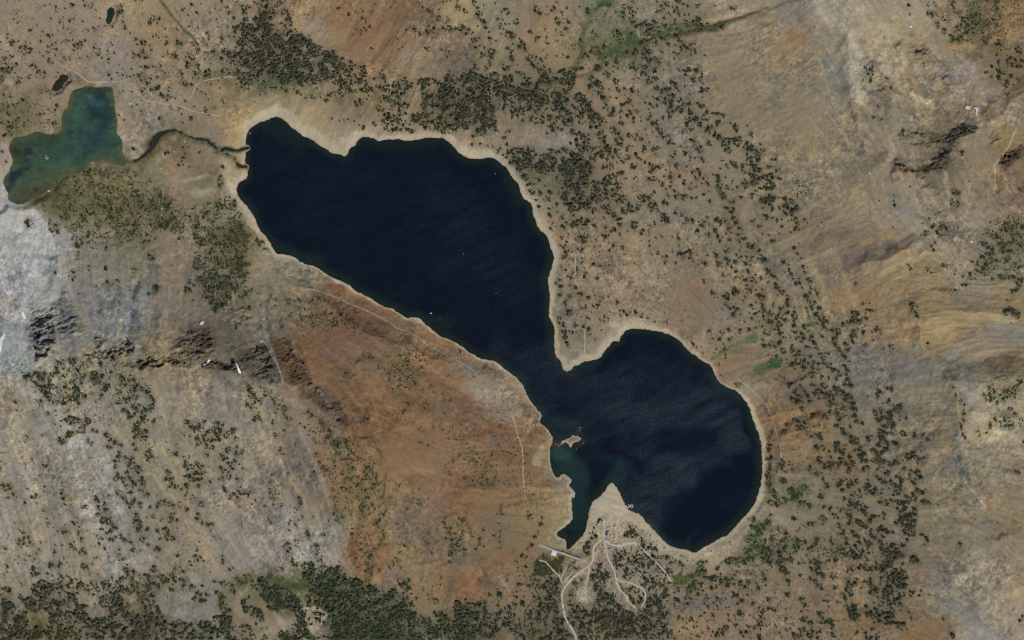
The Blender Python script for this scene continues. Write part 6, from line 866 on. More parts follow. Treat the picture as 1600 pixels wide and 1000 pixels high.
for i, l in enumerate(TRAILS):
    ribbon("footpath", [(a, b, 1.3) for a, b in l], M_path, gz, lift=.3 + .02 * i, jitter=.45)
road_pts = np.concatenate([np.array([(a[0] + (b[0] - a[0]) * t, a[1] + (b[1] - a[1]) * t, a[2]) for a, b in zip(l[:-1], l[1:]) for t in (0, .25, .5, .75)]) for l in ROADS])

def z_at(x, y): return float(hgt([x], [y])[0])

# ------------------------------------------------------------------ small mesh builders
def bm_obj(name, bm, m, parent=None, loc=None):
    bmesh.ops.recalc_face_normals(bm, faces=bm.faces)
    me = bpy.data.meshes.new(name); bm.to_mesh(me); bm.free()
    return link(name, me, m, parent, loc)

def box(bm, c, s, rz=0.0, taper=1.0):
    vs = []
    for z in (-.5, .5):
        k = 1.0 if z < 0 else taper
        for x, y in ((-.5, -.5), (.5, -.5), (.5, .5), (-.5, .5)):
            a, b = x * s[0] * k, y * s[1] * k
            vs.append(bm.verts.new((c[0] + a * math.cos(rz) - b * math.sin(rz), c[1] + a * math.sin(rz) + b * math.cos(rz), c[2] + z * s[2])))
    for f in ((0, 3, 2, 1), (4, 5, 6, 7), (0, 1, 5, 4), (1, 2, 6, 5), (2, 3, 7, 6), (3, 0, 4, 7)):
        bm.faces.new([vs[i] for i in f])

def prism(bm, prof, x0, x1):
    """profile in (y, z) swept from x0 to x1"""
    a = [bm.verts.new((x0, y, z)) for y, z in prof]; b = [bm.verts.new((x1, y, z)) for y, z in prof]
    n = len(prof)
    for i in range(n):
        bm.faces.new((a[i], a[(i + 1) % n], b[(i + 1) % n], b[i]))
    bm.faces.new(a[::-1]); bm.faces.new(b)

def cyl(bm, c, r, h, n=10, axis='Z'):
    rot = Matrix.Rotation(math.pi / 2, 4, 'X') if axis == 'Y' else Matrix()
    bmesh.ops.create_cone(bm, cap_ends=True, segments=n, radius1=r, radius2=r, depth=h, matrix=Matrix.Translation(c) @ rot)

# ------------------------------------------------------------------ the dam
M_conc = mat("weathered concrete", (.48, .46, .42), .9, noise=.12, nscale=.5)
M_grey = mat("grey asphalted crest", (.27, .28, .275), .9, noise=.15, nscale=.6)
M_fill = mat("tan rock fill", (.30, .25, .18), .95, noise=.3, nscale=.5, bump=.8)
M_white = mat("white paint", (.8, .8, .8), .5)
dx0, dy0, dx1, dy1 = 833.0, 848.2, 907.0, 874.0
dl = math.hypot(dx1 - dx0, dy1 - dy0) * M_PER
da = math.atan2(-(dy1 - dy0), dx1 - dx0)
dc = W((dx0 + dx1) / 2, (dy0 + dy1) / 2)
zd = max(z_at(850, 852), z_at(895, 868), 3.0) + 2.2
dam = tag(empty("dam", (dc[0], dc[1], 0), da), "long straight grey topped dam closing the narrow inlet at the lake's lower end", "dam")
h = dl / 2
bm = bmesh.new(); prism(bm, [(-8.5, -7), (-3.4, zd - .3), (3.4, zd - .3), (8.5, -7)], -h, h); bm_obj("embankment", bm, M_fill, dam)
bm = bmesh.new(); prism(bm, [(-1.2, zd - .3), (-1.2, zd), (3.3, zd), (3.3, zd - .3)], -h * .98, h * .98); bm_obj("crest_roadway", bm, M_grey, dam)
bm = bmesh.new(); prism(bm, [(-3.2, zd - .3), (-3.2, zd + .9), (-1.25, zd + .9), (-1.25, zd - .3)], -h * .99, h * .99); bm_obj("parapet_wall", bm, M_conc, dam)
bm = bmesh.new(); box(bm, (h * .30, 2.6, zd + 1.2), (4.2, 3.2, 2.4)); g = bm_obj("gate_tower", bm, M_conc, dam)
bm = bmesh.new(); cyl(bm, (h * .30, 2.6, zd + 2.8), .7, .8, 8); bm_obj("valve_wheel", bm, M_grey, g)

hc = W(865.8, 864.3)
zb = max(z_at(865, 864), z_at(862, 868), z_at(869, 861))
hut = tag(empty("flat_roofed_building", (hc[0], hc[1], zb), da + .06), "pale square flat roofed building standing against the dam on the side away from the lake", "building")
bm = bmesh.new(); box(bm, (0, 0, 1.2), (19.5, 20.5, 4.6)); bm_obj("wall", bm, M_conc, hut)
M_roof = mat("pale roof membrane", (.60, .58, .52), .8, noise=.05, nscale=.4)
bm = bmesh.new(); box(bm, (0, 0, 3.72), (20.5, 21.5, .42)); rf = bm_obj("roof", bm, M_roof, hut)
bm = bmesh.new()
for sx_, sy_, lx, ly in ((0, 10.6, 20.5, .3), (0, -10.6, 20.5, .3), (10.1, 0, .3, 20.9), (-10.1, 0, .3, 20.9)): box(bm, (sx_, sy_, 4.1), (lx, ly, .34))
bm_obj("roof_kerb", bm, M_conc, rf)
M_door = mat("dark door", (.08, .09, .08), .6)
bm = bmesh.new(); box(bm, (3, -10.3, .9), (2.6, .15, 2.6)); bm_obj("door", bm, M_door, hut)
bm = bmesh.new(); box(bm, (-4, 3, 4.3), (2.2, 1.8, .8)); bm_obj("roof_hatch", bm, M_grey, hut)

# ------------------------------------------------------------------ the lakeside cabins
def cabin(x, y, rz, lx, ly, roofc, label, wallc=(.22, .15, .10), chimney=True):
    c = W(x, y); z = z_at(x, y)
    r = tag(empty("cabin", (c[0], c[1], z), rz), label, "cabin")
    mw = mat("cabin wall", wallc, .85, noise=.2, nscale=1.5); mr = mat("cabin roof", roofc, .55, noise=.12, nscale=.8)
    bm = bmesh.new(); prism(bm, [(-ly / 2, -1), (-ly / 2, 2.8), (0, 2.8 + ly * .30), (ly / 2, 2.8), (ly / 2, -1)], -lx / 2, lx / 2); bm_obj("wall", bm, mw, r)
    for s in (-1, 1):
        bm = bmesh.new(); e = .8
        prism(bm, [(0, 2.85 + ly * .30), (0, 3.05 + ly * .30), (s * (ly / 2 + e), 3.05 - e * .6), (s * (ly / 2 + e), 2.85 - e * .6)], -lx / 2 - .7, lx / 2 + .7)
        rp = bm_obj("roof", bm, mr, r)
    if chimney:
        bm = bmesh.new(); box(bm, (lx * .22, ly * .18, 3.2 + ly * .28), (.9, .9, 1.9)); bm_obj("chimney", bm, M_grey, rp)
    bm = bmesh.new(); box(bm, (0, -ly / 2 - .04, 1.0), (1.1, .1, 2.0)); bm_obj("door", bm, M_door, r)
    for wxx in (-lx * .28, lx * .28):
        bm = bmesh.new(); box(bm, (wxx, -ly / 2 - .04, 1.5), (1.3, .1, 1.0)); bm_obj("window", bm, M_door, r)
    return r
cabin(947.8, 833.8, 1.35, 12.5, 8.4, (.065, .08, .125), "cabin with a blue grey metal roof beside the road loop above the parking area")
cabin(949.3, 830.6, .45, 9.0, 5.2, (.055, .085, .075), "small cabin with a dark green roof touching the blue roofed cabin", chimney=False)

# ------------------------------------------------------------------ parked vehicles
M_tyre = mat("tyre", (.02, .02, .02), .9); M_glass = mat("dark car glass", (.03, .035, .04), .15); M_lamp = mat("lamp glass", (.6, .6, .55), .3)
def car(x, y, rz, rgb, label, kind="car", k=1.0):
    c = W(x, y); z = z_at(x, y) + .45
    name = {"car": "parked_car", "van": "parked_van"}[kind]
    r = tag(empty(name, (c[0], c[1], z), rz), label, kind, "vehicles parked by the road loop")
    mp = mat("car paint", rgb, .35)
    L, Wd, hh = (4.6, 1.85, 1.45) if kind == "car" else (7.2, 2.3, 2.8)
    L, Wd = L * k, Wd * k
    bm = bmesh.new()
    prof = [(-L / 2, .35), (-L / 2, .85), (-L * .46, .95), (L * .22, 1.0), (L * .46, .82), (L / 2, .7), (L / 2, .35)] if kind == "car" else [(-L / 2, .4), (-L / 2, hh), (L * .28, hh), (L * .38, 1.45), (L / 2, 1.2), (L / 2, .4)]
    a = [bm.verts.new((px, -Wd / 2, pz)) for px, pz in prof]; b = [bm.verts.new((px, Wd / 2, pz)) for px, pz in prof]
    n = len(prof)
    for i in range(n): bm.faces.new((a[i], a[(i + 1) % n], b[(i + 1) % n], b[i]))
    bm.faces.new(a); bm.faces.new(b[::-1])
    bmesh.ops.bevel(bm, geom=bm.edges[:], offset=.07, segments=1, affect='EDGES')
    bm_obj("body", bm, mp, r)
    if kind == "car":
        bm = bmesh.new(); box(bm, (-.35 * k, 0, 1.22), (2.5 * k, Wd * .9, .48), 0, .82); bm_obj("window", bm, M_glass, r)
        bm = bmesh.new(); box(bm, (-.35 * k, 0, 1.485), (1.9 * k, Wd * .74, .06)); bm_obj("roof", bm, mp, r)
    else:
        bm = bmesh.new(); box(bm, (L * .345, 0, 2.05), (.5, Wd * .86, 1.0), 0, .7); bm_obj("windscreen", bm, M_glass, r)
        bm = bmesh.new(); box(bm, (-1.2, 0, hh + .12), (1.0, .7, .22)); bm_obj("roof_vent", bm, M_grey, r)
    for wx_ in (-L * .31, L * .31):
        for s in (-1, 1):
            bm = bmesh.new(); cyl(bm, (wx_, s * (Wd / 2 - .1), .34), .34, .24, 10, 'Y'); bm_obj("wheel", bm, M_tyre, r)
    for s in (-1, 1):
        bm = bmesh.new(); box(bm, (L / 2 - .02, s * Wd * .34, .62 if kind == "car" else .9), (.1, .34, .16)); bm_obj("headlight", bm, M_lamp, r)
CARS = [(955.4, 847.2, 1.0, (.05, .055, .06), "black car parked at the left end of the diagonal row", "car", 1.15), (957.5, 848.4, 1.0, (.09, .10, .12), "dark blue grey car second in the diagonal row, beside the black car", "car", 1.15),
        (959.3, 849.3, 1.05, (.14, .14, .15), "charcoal car at the right end of the diagonal row", "car", 1.15), (962.3, 851.3, 0.05, (.22, .20, .26), "dull lavender car parked left of the white van", "car", 1.3),
        (966.2, 851.4, 0.05, (.85, .82, .85), "large white van with a flat roof in the middle of the parking area", "van", 1.15), (963.3, 854.3, .3, (.62, .58, .60), "pale pinkish silver car just below the lavender car", "car", 1.3),
        (965.8, 855.3, .2, (.5, .5, .52), "silver car below the white van", "car", 1.2), (971.3, 856.3, -.1, (.82, .82, .78), "white car alone at the lower edge of the parking area", "car", 1.25),
        (952.6, 852.6, .2, (.07, .08, .07), "dark green car parked across the lot below the diagonal row", "car", 1.15), (958.4, 855.7, -.2, (.12, .11, .11), "dark grey car at the parking area's lower left edge", "car", 1.15),
        (981.0, 849.3, .15, (.7, .68, .7), "pale van at the right hand end of the parking strip", "van", .95), (951.8, 813.6, 1.5, (.75, .74, .7), "white car by the upper end of the straight road to the beach", "car", 1.1),
        (936.6, 819.2, .1, (.72, .72, .68), "white camper van left of the straight road near the beach", "van", 1.0)]
for c in CARS: car(*c)

# ------------------------------------------------------------------ boats and the floating dock
M_hull = mat("white hull", (.62, .64, .65), .4); M_deck = mat("pale deck", (.42, .43, .43), .6); M_wood = mat("grey planks", (.48, .47, .45), .8)
def boat(x, y, rz, L, B, label, z=0.0, cabin_=True):
    c = W(x, y)
    r = tag(empty("motor_boat", (c[0], c[1], z), rz), label, "boat", "white boats on the long lake")
    bm = bmesh.new()
    st = [(-L / 2, B * .42), (-L * .2, B * .5), (L * .15, B * .48), (L * .36, B * .28), (L / 2, .03)]
    low = [(bm.verts.new((x_, -w * .6, -.25)), bm.verts.new((x_, w * .6, -.25))) for x_, w in st]
    top = [(bm.verts.new((x_, -w, .75)), bm.verts.new((x_, w, .75))) for x_, w in st]
    inn = [(bm.verts.new((x_ * .94, -w * .86, .75)), bm.verts.new((x_ * .94, w * .86, .75))) for x_, w in st]
    for i in range(4):
        bm.faces.new((low[i][0], low[i + 1][0], top[i + 1][0], top[i][0])); bm.faces.new((low[i + 1][1], low[i][1], top[i][1], top[i + 1][1]))
        bm.faces.new((low[i][1], low[i + 1][1], low[i + 1][0], low[i][0]))
        bm.faces.new((top[i][0], top[i + 1][0], inn[i + 1][0], inn[i][0])); bm.faces.new((top[i + 1][1], top[i][1], inn[i][1], inn[i + 1][1]))
    bm.faces.new((low[0][0], top[0][0], top[0][1], low[0][1])); bm.faces.new((top[0][0], inn[0][0], inn[0][1], top[0][1]))
    bm_obj("hull", bm, M_hull, r)
    bm = bmesh.new(); vs = [bm.verts.new((x_ * .94, s * w * .86, .45)) for s in (-1, 1) for x_, w in (st if s < 0 else st[::-1])]; bm.faces.new(vs); bm_obj("deck", bm, M_deck, r)
    if cabin_:
        bm = bmesh.new(); box(bm, (L * .02, 0, 1.1), (L * .3, B * .62, 1.3), 0, .85); w = bm_obj("wheelhouse", bm, M_hull, r)
        bm = bmesh.new(); box(bm, (L * .02, 0, 1.3), (L * .302, B * .56, .4), 0, .95); bm_obj("window", bm, M_glass, w)
    bm = bmesh.new(); box(bm, (-L * .53, 0, .5), (.5, .5, 1.0)); bm_obj("outboard_motor", bm, M_door, r)
    return r
boat(673.5, 489.6, .05, 9.0, 5.0, "brightest white boat, off the orange hillside near a submerged rock")
boat(774.3, 271.2, .2, 5.0, 2.3, "small white boat near the upper right shore of the long lake", cabin_=False)
boat(724.3, 396.6, .9, 4.2, 2.0, "tiny pale boat alone in the middle of the long lake", cabin_=False)
boat(775.0, 458.6, .4, 3.4, 1.6, "faint tiny boat low in the long lake, above the narrows", cabin_=False)
boat(391.0, 208.2, .35, 6.2, 2.6, "white boat pulled up at the left end of the long lake's upper shore", z=max(.3, z_at(391, 208)), cabin_=False)
dkx, dky = W(987.2, 790.8)[:2]
dock = tag(empty("floating_dock", (dkx, dky, 0)), "white ring shaped floating dock with a gangway off the tip of the pale peninsula", "dock")
bm = bmesh.new()
n = 16
rings = [[bm.verts.new((r_ * math.cos(2 * math.pi * i / n), 1.12 * r_ * math.sin(2 * math.pi * i / n), z_)) for i in range(n)] for r_, z_ in ((5.6, -.2), (5.6, .55), (3.2, .55), (3.2, -.2))]
for k in range(4):
    for i in range(n):
        bm.faces.new((rings[k][i], rings[k][(i + 1) % n], rings[(k + 1) % 4][(i + 1) % n], rings[(k + 1) % 4][i]))
bm_obj("ring_platform", bm, M_wood, dock)
for a, L_ in ((3.55, 12.0), (2.75, 9.0)):
    bm = bmesh.new(); box(bm, (math.cos(a) * (5.5 + L_ / 2), math.sin(a) * (5.5 + L_ / 2), .45), (L_, 2.2, .5), a); bm_obj("gangway", bm, M_wood, dock)
bm = bmesh.new(); box(bm, (-12.5, -1.0, .45), (2.2, 7.5, .5), .45); bm_obj("landing_stage", bm, M_wood, dock)
for a in (0.4, 1.9, 4.4):
    bm = bmesh.new(); cyl(bm, (5.9 * math.cos(a), 6.6 * math.sin(a), .6), .3, 3.0, 8); bm_obj("mooring_pile", bm, M_door, dock)
boat(985.6, 791.3, .7, 5.5, 2.2, "white boat moored inside the angle of the floating dock", cabin_=False)

# ------------------------------------------------------------------ snow patches: thin lenses lying on the slope
M_snow = mat("old snow", (.70, .70, .69), .7, noise=.16, nscale=.45)
def z_top(x, y):
    a, b = np.meshgrid(np.linspace(-1.6, 1.6, 5), np.linspace(-1.6, 1.6, 5)); return float(hgt(x + a.ravel(), y + b.ravel()).max())

def snow(s, label, thick=1.6):
    p = smooth_poly(PL(s), 2)
    cx, cy = sum(q[0] for q in p) / len(p), sum(q[1] for q in p) / len(p)
    rings_ = []
    v = []
    for k, dz in ((1.0, -.6), (.97, .5), (.8, thick * .8), (.45, thick)):
        ids = []
        for i, (a, b) in enumerate(p):
            jj = 1 + .10 * math.sin(i * 2.7 + cx) + .06 * math.sin(i * 5.1 + cy)
            x, y = cx + (a - cx) * k * jj, cy + (b - cy) * k * jj
            ids.append(len(v)); v.append(W(x, y, (z_top(x, y) if k < 1 else z_at(x, y)) + dz))
        rings_.append(ids)
    v.append(W(cx, cy, z_top(cx, cy) + thick)); n = len(p); f = []
    for k in range(3):
        for i in range(n): f.append((rings_[k][i], rings_[k][(i + 1) % n], rings_[k + 1][(i + 1) % n], rings_[k + 1][i]))
    for i in range(n): f.append((rings_[3][i], rings_[3][(i + 1) % n], len(v) - 1))
    me = bpy.data.meshes.new("snow_patch"); me.from_pydata(v, [], f); me.validate()
    me.polygons.foreach_set("use_smooth", [True] * len(me.polygons))
    o = tag(link("snow_patch", me, M_snow), label, "snow patch", "patches of old snow")
snow("1508.5,165.5 1511,164 1515,165 1516.5,168 1514.5,171 1511,170.5 1508,169.5", "round snow patch, left one of the pair under the upper right ridge")
snow("1521,167 1524.5,166.5 1526,165.5 1528.5,168 1528.5,172 1527,174 1526,178 1524.5,180.5 1524,177 1525,173.5 1524.5,169", "ragged snow patch with a tail, right one of the pair under the upper right ridge")
snow("1420,40.5 1423.5,39.8 1426,41 1425.5,42.8 1422,43", "tiny snow patch by a small crag near the picture's top right", 1.0)
snow("33,488 35,486.5 37.5,488 38.5,492 40.2,497 38.8,499 36,497 33.6,492", "small oval snow patch on pale scree left of the striped outcrop")
snow("8.6,515 7.5,519 9.5,522 7,527 3.6,533 3,540 2.2,549 0,551 -3,551 -3,533 0,527 4,523 6,519", "long narrow snow streak cut by the left edge of the picture")
snow("18.6,568 20.4,567 21.8,569 20.6,571.2 18.8,571", "tiny snow speck on bluish scree below the streak at the left edge", .9)
snow("312,504 314.5,501 318,500.5 319,503 317.5,506.5 313.5,507.5 310.8,507.5", "small bright snow patch just above the brown rock dome")
snow("313.5,570.6 318,568.6 323,567 325.6,564 327.6,559 329.2,559.5 327.6,565 324.4,569 319,571 314.5,571.6", "thin hooked snow streak at the foot of the brown rock dome", 1.0)
snow("365.6,561.5 367.6,563 369.6,566.5 372.2,571 374.4,576 377,582.5 376,584.4 372.6,582 370.6,576 369.2,570 366.4,565", "long white snow tongue in the gully beside the dark crag")
snow("406,533.2 409,531.4 411.8,532 411.6,533.4 408,534.4", "tiny snow sliver at the top edge of the dark grey crag", .9)
snow("1516.4,377 1518.6,376.4 1520,377.8 1518.6,379 1516.8,378.6", "tiny snow speck above the scrub in the valley at the right", .8)
snow("1358,270 1359.4,269.3 1360.6,270.4 1359.8,272 1358.4,271.6", "tiny snow speck on the tan crest right of the lake's long bare slope", .8)

# ------------------------------------------------------------------ boulders one can pick out
M_bould = mat("white granite", (.42, .41, .38), .9, noise=.15, nscale=.8)
M_brown = mat("brown rock", (.22, .19, .16), .9, noise=.25, nscale=.6)
def rock_mesh(name, seed, r=1.0, flat=.7, sub=2):
    q = random.Random(seed); bm = bmesh.new(); bmesh.ops.create_icosphere(bm, subdivisions=sub, radius=r)
    for v in bm.verts:
        k = 1 + q.uniform(-.16, .16); v.co = Vector((v.co.x * k * 1.15, v.co.y * k, v.co.z * k * flat))
    me = bpy.data.meshes.new(name); bm.to_mesh(me); bm.free(); return me
BOULD = [(144.2, 254.4, 1.5, "white boulder on the green lake's lower bank, near where the shore turns"), (165, 281, 1.2, "white boulder in the olive scrub right below the green lake"), (76, 298, 2.2, "pale boulders' largest block in the marshy mud at the green lake's lower left end"),
         (178, 275, 1.0, "small pale boulder in the scrub, right of the white one below the green lake"), (164.8, 257.3, 1.0, "small white boulder close to the green lake's lower right bank"), (288.4, 221.6, 1.3, "white boulder just under the creek's upper bend"), (272, 237, 1.5, "white boulder on the bank between the creek and the small tree clump"),
         (251, 263.4, 1.5, "white boulder on the olive meadow below the dark creek pool"), (203.6, 291.8, 1.6, "white boulder on scrub at the left, below the creek outlet's meadow"), (253, 326, 1.4, "upper white boulder of two in the dark scrub above the talus fan"), (252.2, 336, 1.3, "lower white boulder of two in the dark scrub above the talus fan"),
         (300, 301, 1.2, "pale boulder at the end of the footpath line across the olive meadow")]
for i, (x, y, r, lab) in enumerate(BOULD):
    me = rock_mesh("boulder", i, r * .8 * M_PER); c = W(x, y, z_at(x, y) + .3 * r)
    tag(link("boulder", me, M_bould, None, c), lab, "boulder", "pale boulders around the creek")
for i, (x, y, r, lab, mm) in enumerate([(73, 246.6, 2.6, "brown rock standing out of the green lake's middle", M_brown), (72, 243.4, 1.3, "dark stone touching the brown rock in the green lake", M_brown), (871.8, 695.2, 1.1, "flat rock in the gap between the shore and the islet", M_brown),
                                        (873.4, 697.4, 1.0, "low rock next to the flat rock in the gap left of the islet", M_brown), (906.2, 668.5, 1.3, "narrow rock breaking the water above the islet", M_brown), (905.3, 672.4, 1.1, "second narrow rock above the islet, nearer to it", M_brown),
                                        (900.4, 702.2, 1.2, "pale slab of rock just below the islet", M_brown), (911.4, 692.4, 1.0, "pale rock at the right tip of the islet", M_brown), (868.6, 693.6, 1.2, "brown rock nearest the shore in the gap left of the islet", M_brown), (875.4, 694.6, 1.4, "brown rock touching the islet's left end", M_brown), (688, 498.6, 1.2, "reddish submerged rock right of the brightest white boat", M_brown)]):
    me = rock_mesh("rock", 50 + i, r * M_PER * (1 if i < 2 else .8), .55); zz = 5.0 if x < 200 else 0.0
    tag(link("rock", me, mm, None, W(x, y, zz + (-1.0 if x == 688 else .2))), lab, "rock", "rocks standing in the lakes")

# ------------------------------------------------------------------ scattered stones (too many to count)
def ico(sub=1):
    bm = bmesh.new(); bmesh.ops.create_icosphere(bm, subdivisions=sub, radius=1.0)
    v = np.array([q.co[:] for q in bm.verts]); f = np.array([[q.index for q in t.verts] for t in bm.faces]); bm.free(); return v, f
IV, IF = ico(1)
OV = np.array([(1, 0, 0), (-1, 0, 0), (0, 1, 0), (0, -1, 0), (0, 0, 1), (0, 0, -1.)]); OF = np.array([(0, 2, 4), (2, 1, 4), (1, 3, 4), (3, 0, 4), (2, 0, 5), (1, 2, 5), (3, 1, 5), (0, 3, 5)])

def scatter_mesh(name, tv, tf, pos, scl, rot, colr):
    n, m = len(pos), len(tv)
    c, s = np.cos(rot)[:, None], np.sin(rot)[:, None]
    v = np.empty((n, m, 3))
    v[..., 0] = (tv[None, :, 0] * c - tv[None, :, 1] * s) * scl[:, None, 0] + pos[:, None, 0]
    v[..., 1] = (tv[None, :, 0] * s + tv[None, :, 1] * c) * scl[:, None, 1] + pos[:, None, 1]
    v[..., 2] = tv[None, :, 2] * scl[:, None, 2] + pos[:, None, 2]
    f = (tf[None] + (np.arange(n) * m)[:, None, None]).reshape(-1, 3)
    cc = np.repeat(colr, m, axis=0)
    return v.reshape(-1, 3), f, cc

ns = 52000
sxp, syp = rng.uniform(0, 1600, ns), rng.uniform(0, 1000, ns)
pr = .10 + .9 * np.clip(grid_at(rock, sxp, syp) / 5, 0, 1) + .35 * (fbm(sxp / 40, syp / 40, 71, 3) > .25) + .45 * ((sxp < 420) & (syp > 560)) + .35 * (sxp < 400) + .4 * (np.minimum(grid_at(D_lake, sxp, syp), 30) < 8)
ok = (rng.random(ns) < pr * .32) & (grid_at(D_any, sxp, syp) > 1.5)
sxp, syp = sxp[ok], syp[ok]
szs = np.clip(rng.lognormal(.05, .45, len(sxp)), .4, 3.2)
scl = np.stack([szs * rng.uniform(.8, 1.5, len(szs)), szs * rng.uniform(.8, 1.3, len(szs)), szs * rng.uniform(.5, .9, len(szs))], -1)
pos = np.stack([(sxp - 800) * M_PER, (500 - syp) * M_PER, hgt(sxp, syp) + szs * .15], -1)
jr = (np.sin(np.arange(len(OV)) * 12.9) * .15 + 1)[:, None]
sc = grid_at(ALBEDO, sxp, syp) * rng.uniform(.75, 1.30, (len(sxp), 1))
v, f_, cc = scatter_mesh("stones", OV * jr, OF, pos, scl, rng.uniform(0, 6.3, len(sxp)), sc)
me = np_mesh("scattered_stones", v, f_, False); set_attr(me, "Col", cc)
M_stone = mat("stone", attr="Col", rough=.95, noise=.1, nscale=.8)
tag(link("scattered_stones", me, M_stone), kind="stuff")

# ------------------------------------------------------------------ trees and shrubs
def fill_forest(zones, mean_area=7.4, sg=(.34, .42), lo=.6, hi=3.4):
    out = []
    for poly, cov in zones:
        P = np.array(poly); x0, y0 = P.min(0); x1, y1 = P.max(0)
        area = .5 * abs(np.dot(P[:, 0], np.roll(P[:, 1], 1)) - np.dot(P[:, 1], np.roll(P[:, 0], 1)))
        n = int(-math.log(1 - cov) * area / mean_area * 1.85)
        got = 0
        while got < n:
            x, y = rng.uniform(x0 - 4, x1 + 4, 4000), rng.uniform(y0 - 4, y1 + 4, 4000)
            ex, ey = x + 5 * fbm(x / 14, y / 14, 73, 3), y + 5 * fbm(x / 14, y / 14, 79, 3)
            k = inside(ex, ey, poly) & (rng.random(4000) < np.clip(.62 + .95 * fbm(x / 8.5, y / 8.5, 83, 3), .06, 1))
            for a, b in zip(x[k], y[k]):
                if got >= n: break
                got += 1
                out.append((a, b, min(hi, max(lo, rng.lognormal(*sg))), 2))
    return out
TREES += fill_forest(FORESTS)
SCRUB = [("85,290 130,262 200,262 260,300 300,345 285,365 240,360 190,385 140,385 90,350", .26), ("300,340 350,300 372,330 392,380 390,430 350,480 320,470 300,420 310,380", .40), ("600,555 665,545 668,600 610,612", .13), ("440,460 560,478 560,512 470,522", .15),
         ("1545,345 1600,330 1600,420 1520,440 1530,380", .2), ("1430,-5 1600,-5 1600,60 1500,62", .13), ("1165,850 1200,815 1290,855 1335,848 1335,872 1240,882 1140,886", .25), ("940,0 960,0 925,70 960,70 1000,40 1130,28 1130,42 1000,66 930,95 900,110 905,80", .15),
         ("470,640 560,660 600,760 590,880 550,890 530,800", .12), ("20,560 160,560 240,600 160,680 60,640", .08), ("700,660 800,640 840,760 700,760", .06), ("80,130 30,160 20,200 90,200", .15), ("833,905 840,872 862,868 870,878 884,868 882,888 860,897 846,905 840,940 828,930", .7)]
SHRUBS += fill_forest([(PL(s), c) for s, c in SCRUB], 3.6, (.0, .35), .5, 1.9)
# thin lone trees between the recorded ones
for (x0, y0, x1, y1, n) in ((0, 0, 360, 130, 220), (800, 0, 1110, 420, 420), (880, 380, 1250, 560, 160), (1190, 480, 1400, 1000, 520), (0, 640, 400, 900, 300), (1060, 840, 1300, 1000, 260), (430, 0, 560, 60, 20), (1000, 380, 1240, 700, 60), (640, 100, 800, 200, 60), (800, 860, 900, 1000, 160), (930, 815, 1060, 1000, 620), (1200, 820, 1320, 1000, 200), (560, 900, 840, 960, 60)):
    for _ in range(int(n * 1.9)): TREES.append((R.uniform(x0, x1), R.uniform(y0, y1), R.uniform(.4, 1.0) if R.random() < .7 else R.uniform(.9, 1.5), 3))
for (x0, y0, x1, y1, n) in ((440, 450, 860, 900, 520), (540, 640, 680, 900, 120), (90, 270, 390, 420, 260)):
    for _ in range(n): SHRUBS.append((R.uniform(x0, x1), R.uniform(y0, y1), R.uniform(.5, 1.0), 3))

def clean(lst):
    A = np.array(lst)
    k = (A[:, 0] > -15) & (A[:, 0] < 1615) & (A[:, 1] > -15) & (A[:, 1] < 1015)
    A = A[k]
    k = grid_at(D_any, A[:, 0], A[:, 1]) > np.where(A[:, 3] >= 2, 3.0, .8)
    k &= ~((grid_at(D_lake, A[:, 0], A[:, 1]) < 6) & (A[:, 3] >= 2))
    dr = np.full(len(A), 99.0)
    for q in road_pts: dr = np.minimum(dr, np.hypot(A[:, 0] - q[0], A[:, 1] - q[1]) - q[2] * .55)
    k &= dr > A[:, 2] * .6
    k &= ~((A[:, 0] > 858) & (A[:, 0] < 873) & (A[:, 1] > 856) & (A[:, 1] < 872)) & ~((A[:, 0] > 943) & (A[:, 0] < 953) & (A[:, 1] > 828) & (A[:, 1] < 838))
    for c in CARS: k &= np.hypot(A[:, 0] - c[0], A[:, 1] - c[1]) > A[:, 2] + 1.0
    for b in BOULD: k &= np.hypot(A[:, 0] - b[0], A[:, 1] - b[1]) > A[:, 2] + .8
    return A[k]
TR, SH = clean(TREES), clean(SHRUBS)
TR[:, 2] *= TSCALE; SH[:, 2] *= SSCALE

M_leaf = mat("conifer needles", attr="Col", rough=.9, noise=.22, nscale=.6)
M_leaf.node_tree.nodes["Principled BSDF"].inputs["Specular IOR Level"].default_value = .1
M_bark = mat("bark", (.09, .065, .045), .95, noise=.2, nscale=2.0)

def tuft_tree(seed, n, tv, tf, shrub=False):
    """tufts of needles spread through a crown of unit radius; z in crown radii"""
    q = random.Random(seed); vs, fs, k = [], [], 0
    for i in range(n):
        t = (i + .5) / n
        if shrub:
            a = q.uniform(0, 6.28); r = math.sqrt(q.random()) * .72; z = .30 + .25 * (1 - r) + q.uniform(-.1, .1); s = q.uniform(.30, .46)
        else:
            a = i * 2.4 + q.uniform(-.5, .5); r = (1 - t) ** .8 * .70 * q.uniform(.7, 1.1); z = .45 + 1.5 * t; s = (.50 - .24 * t) * q.uniform(.85, 1.2)
        sq = q.uniform(.6, .95)
        for p in tv:
            vs.append((p[0] * s * q.uniform(.7, 1.25) + r * math.cos(a), p[1] * s * q.uniform(.7, 1.25) + r * math.sin(a), p[2] * s * sq * q.uniform(.8, 1.2) + z))
        fs += [tuple(int(j) + k for j in t_) for t_ in tf]; k += len(tv)
    return np.array(vs), np.array(fs)

